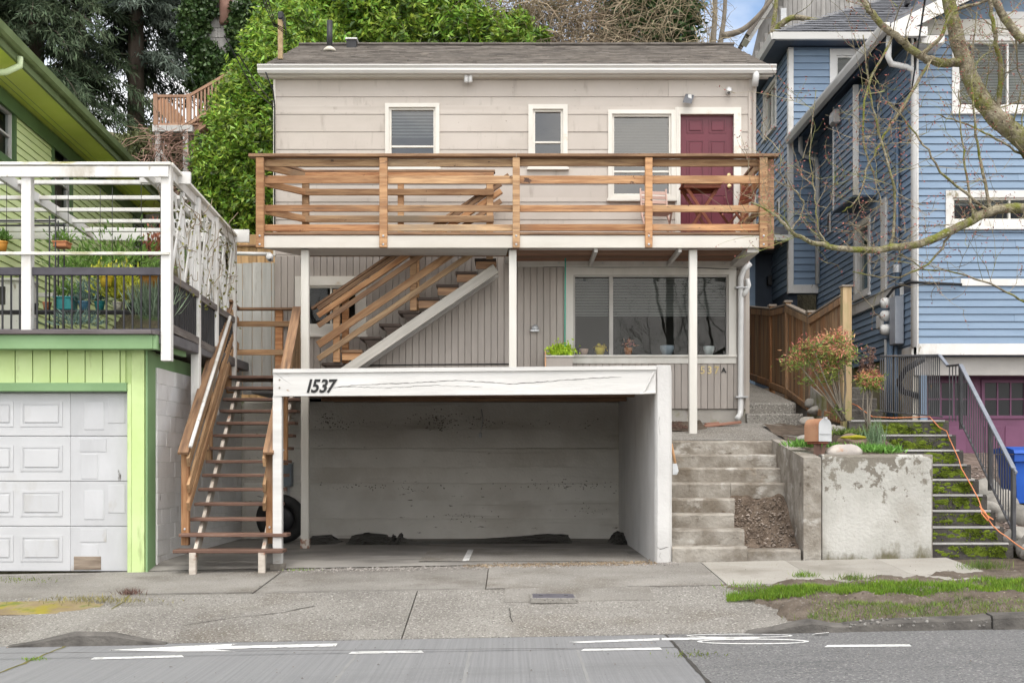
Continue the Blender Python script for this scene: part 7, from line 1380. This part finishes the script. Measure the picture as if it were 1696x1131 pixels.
# bare trees
def branchy(pts, r0, depth, rnd, out, buds=None, up=.35, dens=3.2, ln=.55, minr=.0025, sides=5, spread=.9):
    """taper a limb along pts and grow forking twigs from it"""
    k = len(pts); rs = [r0 * (1 - .72 * i / (k - 1)) for i in range(k)]; out.append(tubegeo(pts, rs, sides if r0 > .02 else (4 if r0 > .006 else 3), False))
    if depth <= 0:
        if buds is not None: buds.append((pts[-1], pts[-1] - pts[-2]))
        return
    L_ = sum((pts[i + 1] - pts[i]).length for i in range(k - 1)); n = max(1, int(L_ * dens))
    for i in range(n):
        t = rnd.uniform(.12, .98) * (k - 1); j = min(k - 2, int(t)); p = pts[j].lerp(pts[j + 1], t - j); d0 = (pts[j + 1] - pts[j]).normalized()
        v = (d0 * rnd.uniform(.2, .9) + Vector((rnd.gauss(0, spread), rnd.gauss(0, spread * .7), rnd.gauss(up, spread * .8)))).normalized(); l = ln * rnd.uniform(.4, 1.35) * (.65 if depth < 2 else 1); q = [p]; w = v.copy()
        for s in range(4): w = (w + Vector((rnd.gauss(0, .22), rnd.gauss(0, .22), rnd.gauss(.07, .2)))).normalized(); q.append(q[-1] + w * l / 4)
        r = max(minr, min(rs[j] * .5, .018) * rnd.uniform(.45, .9)); branchy(q, r, depth - 1, rnd, out, buds, up, dens * 1.1, ln * .62, minr, sides, spread)
        if buds is not None and depth <= 1 and rnd.random() < .8: buds.append((q[2], w))
def smooth_line(P, n=5):
    out = []; k = len(P)
    for i in range(k - 1):
        p0, p1, p2, p3 = P[max(0, i - 1)], P[i], P[i + 1], P[min(k - 1, i + 2)]
        for j in range(n):
            t = j / n; out.append(.5 * ((2 * p1) + (p2 - p0) * t + (2 * p0 - 5 * p1 + 4 * p2 - p3) * t * t + (3 * p1 - p0 - 3 * p2 + p3) * t ** 3))
    out.append(P[-1]); return out
def bare_tree(label, base, stems, r0, d, seed, m=brown_bark, dens=2.2, ln=.9):
    rnd = random.Random(seed); t = thing('bare_tree', label, 'tree', base); tr_, tw = [], []
    for s in stems:
        P = smooth_line([Vector(p) for p in s], 4); k = len(P); tr_.append(tubegeo(P, [r0 * (1 - .6 * i / (k - 1)) for i in range(k)], 7)); branchy(P, r0 * .5, 2, rnd, tw, None, .25, dens, ln, .006, 5, .8)
    multi('trunk', tr_, m, t, None, True); multi('crown', tw, m, t)
bare_tree('slim bare tree trunk right of the ivy tree', (X(1178, 29), 29, 6), [[W(1178, 280, 29), W(1180, 90, 29), W(1184, 20, 29), W(1186, -120, 29)]], .10, 29, 3); bare_tree('leaning slim bare tree beside the blue sky gap', (X(1192, 29.5), 29.5, 6), [[W(1188, 280, 29.5), W(1192, 90, 29.5), W(1200, 20, 29.5), W(1206, -120, 29.5)], [W(1196, 60, 29.5), W(1230, 50, 29.4), W(1262, 20, 29.2), W(1300, -30, 29)]], .085, 29, 4)
bare_tree('pale bare tree leaning over the grey shingled house', (X(1275, 31), 31, 7), [[W(1272, 200, 31), W(1276, 80, 31), W(1285, 10, 31), W(1290, -90, 31)], [W(1276, 60, 30.8), W(1310, 30, 30.6), W(1360, 35, 30.4), W(1400, 25, 30.2)]], .09, 31, 8, limb_bark, 2.4)
# conifers
def conifer(label, base, top, rad, zlow, n, seed, m=coniferm):
    rnd = random.Random(seed); t = thing('conifer_tree', label, 'tree', base); b, tp_ = Vector(base), Vector((base[0], base[1], top)); parts = [tubegeo([b, b.lerp(tp_, .5), tp_], [.26, .18, .05], 8)]; PP, DD_ = [], []
    for i in range(n):
        f = rnd.random() ** .9; z = zlow + (top - zlow) * f; a = rnd.uniform(0, 6.283); R_ = rad * (1 - .75 * f) * rnd.uniform(.7, 1.1); p = Vector((b.x, b.y, z)); pts = [p]; dr = Vector((math.cos(a), math.sin(a), 0))
        for s in range(1, 7): u_ = s / 6; pts.append(p + dr * R_ * u_ + Vector((0, 0, R_ * (.18 * u_ - .55 * u_ * u_))))
        parts.append(tubegeo(pts, [.03 * (1 - .14 * s) for s in range(7)], 3, False))
        for s in range(130):
            u_ = rnd.uniform(.18, 1) * 6; j = min(5, int(u_)); q = pts[j].lerp(pts[j + 1], u_ - j); side = Vector((-dr.y, dr.x, 0)) * rnd.gauss(0, .16 * R_ * .45)
            q = q + side; PP.append(tuple(q)); DD_.append(tuple(dr * .45 + side * 1.2 + Vector((rnd.gauss(0, .25), rnd.gauss(0, .25), -rnd.uniform(.2, 1.1)))))
    multi('trunk', parts, barkm, t, None, True); PP, DD_ = np.array(PP), np.array(DD_); V = [leafquads(PP + RNG.normal(0, .05, PP.shape), DD_ + RNG.normal(0, .35, PP.shape), RNG.uniform(.16, .36, len(PP)), .036) for _ in range(4)]; leaves('crown', np.concatenate(V), m, t)
conifer('dark drooping conifer above the green house roof', (X(60, 31), 31, 6.5), 20, 3.3, 10.2, 140, 1); conifer('blue green conifer beside the ivy wall', (X(225, 32), 32, 7), 21, 2.5, 11.4, 80, 2, mat('conifer_blue', (.055, .08, .06), (.13, .165, .13), .7, 1.2, ov=.1, bump=0, island=.5, trans=.1, hv=.02)); conifer('dense dark conifer deep behind the green house', (X(130, 35), 35, 7.5), 24, 4.4, 13.2, 110, 6); conifer('dark conifer at the edge of the view beyond the eaves', (X(-60, 33), 33, 7), 22, 4.2, 9, 90, 9)
# ivy clad grey tower wall
DV = 31; tw_ = thing('ivy_house', 'grey shingled house corner overgrown with ivy', 'house', (X(390, DV), DV + 1.5, 7)); x0_, x1_ = X(338, DV), X(452, DV); FV = front(DV)
box('wall', x0_, x1_, DV + .03, DV + 3, 6.5, 15, grey_shingle, tw_)
z_ = 8.5
while z_ < 14.5:
    x_ = x0_ - random.uniform(0, .15)
    while x_ < x1_: e = x_ + random.uniform(.3, .55); fbox('shingle', FV, max(x0_, x_) + .004, min(e, x1_) - .004, z_, z_ + .235, -.0, .03 + random.uniform(0, .015), grey_shingle, tw_, .006) if min(e, x1_) - max(x0_, x_) > .05 else None; x_ = e
    z_ += .24
box('eave', X(428, DV - .4), X(470, DV), DV - .5, DV + 1, Z(14, DV - .5), Z(0, DV - .5), white, tw_); tube('chimney_pipe', [W(374, 40, DV - .1), W(374, -60, DV - .1)], .16, mat('brick_red', (.25, .14, .11), (.34, .2, .16), .8, 6), tw_, 12)
ie = []
for px, py, rx, rz in ((325, 30, .45, .6), (335, 5, .45, .4), (318, 60, .4, .4), (345, 105, .5, .45), (330, 130, .45, .5), (370, 115, .5, .35), (410, 25, .5, .5), (415, 65, .55, .5), (400, 90, .4, .4), (330, 80, .3, .4), (350, 145, .5, .4), (420, 105, .4, .3), (395, 45, .3, .4), (375, 128, .5, .3)): c = W(px, py, DV - .15); ie.append((c.x, c.y, c.z, rx * .72, .2, rz * .85))
V, P, D = shoots(ie, 3800, 5, .11, .085, .03, up=-.2, fill=.3); iv = thing('ivy', 'dark green ivy spread over the grey shingled wall', 'ivy', (X(370, DV), DV - .1, 8)); leaves('foliage', V, ivym, iv); limbs((X(335, DV), DV - .02, 8.), [tuple(W(330, 30, DV - .05)), tuple(W(345, 100, DV - .05)), tuple(W(412, 40, DV - .05))], .05, barkm, iv)
# wooden walkway and stair on the hillside
hw = thing('hillside_walkway', 'weathered wooden walkway with baluster railing up the hillside', 'walkway', W(285, 215, 27)); q = 27.0
A, B, C_ = W(258, 160, q), W(313, 160, q), W(384, 119, q); A2, B2, C2 = W(258, 208, q), W(313, 206, q), W(384, 160, q)
hwood = mat('hill_wood', (.27, .155, .10), (.38, .24, .16), .8, 3, WX, .2, 14, WX, .15)
for a, b in ((A, B), (B, C_), (A2, B2), (B2, C2)): bar('rail', a, b, .07, .06, hwood, hw)
for a, a2, b, b2, n in ((A, A2, B, B2, 10), (B, B2, C_, C2, 12)):
    for i in range(n): t = (i + .5) / n; bar('baluster', a.lerp(b, t), a2.lerp(b2, t), .04, .04, hwood, hw)
for a, a2 in ((A, A2), (B, B2), (C_, C2)): bar('post', a + Vector((0, 0, .05)), a2, .09, .09, hwood, hw)
box('platform', A.x - .05, B.x + .1, q - .1, q + 1.2, A2.z - .16, A2.z - .02, galv if 0 else grey_board, hw); bar('stair_string', B2 + Vector((0, .1, -.12)), C2 + Vector((0, .1, -.12)), .06, .22, hwood, hw)
for i in range(7): p = B2.lerp(C2, (i + .5) / 7); box('tread', p.x - .12, p.x + .12, q, q + 1.0, p.z - .06, p.z - .02, hwood, hw)
for px in (262, 308): bar('support', W(px, 212, q), W(px, 320, q), .11, .11, grey_board, hw)
bar('brace', W(262, 245, q), W(280, 275, q), .07, .07, grey_board, hw); bar('stair_panel', W(262, 168, q + .5), W(300, 206, q + .5), .04, .3, mat('orange_panel', (.40, .20, .11), (.48, .27, .16), .8, 3), hw)
# ---------------------------------------------------------------- street tree on the right
rnd = random.Random(21); stt = thing('street_tree', 'bare street tree with mossy limbs hanging before the blue house', 'tree', (7.6, 12.4, gz(7.6, 12.4))); limbs_, tw, buds = [], [], []
def dline(pts): return smooth_line([W(a, b, c) if b is not None else Vector(c) for a, b, c in pts], 5)
base = Vector((7.6, 12.4, -.1)); crotch = Vector((7.2, 12.6, 2.6))
mains = [(smooth_line([base, base.lerp(crotch, .5) + Vector((.06, 0, 0)), crotch, W(1900, 420, 12.8), W(1780, 310, 13)], 5), .19, .12, 0),
  (dline([(1780, 310, 13), (1690, 228, 13), (1650, 195, 13), (1618, 150, 13.1), (1595, 95, 13.2), (1580, 40, 13.2), (1568, -20, 13.3), (1555, -120, 13.4)]), .115, .06, 1),
  (dline([(1592, 104, 13.2), (1555, 103, 13.1), (1525, 93, 13.0), (1490, 65, 12.9), (1455, 35, 12.8), (1432, 5, 12.8), (1420, -40, 12.8)]), .05, .026, 2),
  (dline([(1900, 420, 12.8), (1780, 345, 12.6), (1696, 345, 12.5), (1640, 350, 12.4), (1590, 375, 12.3), (1530, 402, 12.2), (1480, 410, 12.1), (1420, 414, 12.0), (1370, 407, 12.0), (1330, 395, 11.9), (1305, 378, 11.9), (1275, 350, 11.9), (1245, 335, 11.9)]), .060, .008, 2),
  (dline([(1650, 195, 13), (1658, 120, 12.9), (1648, 60, 12.8), (1640, 0, 12.8), (1636, -60, 12.8)]), .028, .016, 2),
  (dline([(1696, 70, 13.4), (1670, 40, 13.4), (1650, 5, 13.4), (1640, -30, 13.4)]), .05, .035, 1),
  (dline([(1640, 350, 12.4), (1625, 270, 12.5), (1615, 210, 12.5), (1610, 120, 12.6), (1618, 20, 12.6)]), .017, .006, 2), (dline([(1612, 362, 12.3), (1600, 290, 12.4), (1592, 220, 12.4), (1588, 150, 12.4)]), .014, .005, 2), (dline([(1640, 352, 12.4), (1570, 295, 12.3), (1530, 240, 12.3), (1500, 200, 12.3), (1470, 170, 12.2)]), .015, .005, 2),
  (dline([(1475, 411, 12.1), (1483, 350, 12.1), (1476, 290, 12.0), (1455, 220, 12.0), (1440, 150, 12), (1430, 60, 12)]), .016, .006, 2), (dline([(1372, 407, 12), (1355, 380, 12), (1350, 330, 12), (1342, 260, 12), (1350, 150, 12)]), .010, .004, 2), (dline([(1310, 383, 11.9), (1330, 345, 11.9), (1322, 320, 11.9), (1298, 300, 11.9), (1290, 240, 11.9)]), .009, .003, 2), (dline([(1575, 385, 12.3), (1545, 430, 12.3), (1500, 455, 12.2), (1450, 458, 12.1), (1415, 450, 12.1)]), .013, .005, 2), (dline([(1696, 500, 12.6), (1640, 470, 12.5), (1580, 450, 12.4), (1530, 445, 12.3), (1490, 420, 12.2)]), .011, .005, 2),
  (dline([(1540, 100, 13.05), (1500, 170, 12.8), (1470, 215, 12.6), (1440, 270, 12.5), (1420, 330, 12.4), (1395, 350, 12.4)]), .018, .006, 2), (dline([(1480, 60, 12.9), (1436, 150, 12.7), (1430, 230, 12.6), (1450, 300, 12.5), (1462, 340, 12.4)]), .014, .005, 2), (dline([(1696, 260, 13.1), (1650, 230, 12.9), (1600, 205, 12.8), (1555, 190, 12.8)]), .014, .006, 2), (dline([(1525, 93, 13), (1560, 60, 13), (1580, 20, 13.0), (1640, 0, 13)]), .026, .014, 2)]
for P, ra_, rb_, dep in mains:
    k = len(P); P = [p + Vector((rnd.gauss(0, .006), rnd.gauss(0, .006), rnd.gauss(0, .006))) for p in P]; limbs_.append(tubegeo(P, [(ra_ + (rb_ - ra_) * i / (k - 1)) * rnd.uniform(.94, 1.06) for i in range(k)], 9 if ra_ > .03 else 6))
    if dep: branchy(P, min(.03, rb_ * 1.2), 2, rnd, tw, buds, .15, 6.6, .68, .0034, 4, .85)
multi('trunk', limbs_, limb_bark, stt, None, True); multi('crown', tw, twigm, stt)
PB = np.array([tuple(p) for p, v in buds]); DBd = np.array([tuple(v) for p, v in buds]); leaves('buds', np.concatenate([leafquads(PB, DBd + RNG.normal(0, .3, DBd.shape), .03, .014), leafquads(PB + RNG.normal(0, .02, PB.shape), DBd + RNG.normal(0, .5, DBd.shape), 0.024, .011)]), budm, stt)

# trees standing across the street, mirrored in the windows
for i, (x, y) in enumerate(((-6.5, -13), (8.2, -14))):
    bare_tree(('bare maple across the street opposite the green garage', 'bare maple across the street opposite the blue house')[i], (x, y, -.4), [[(x, y, -.4), (x + .2, y, 3), (x + .1, y + .4, 6), (x - .3, y, 11)], [(x + .2, y, 3), (x + 1.5, y + .2, 5.5), (x + 2.6, y, 9)], [(x + .15, y, 3.6), (x - 1.4, y - .2, 6), (x - 2.4, y, 10)]], .11, 0, 60 + i, brown_bark, 1.6, 1.9)
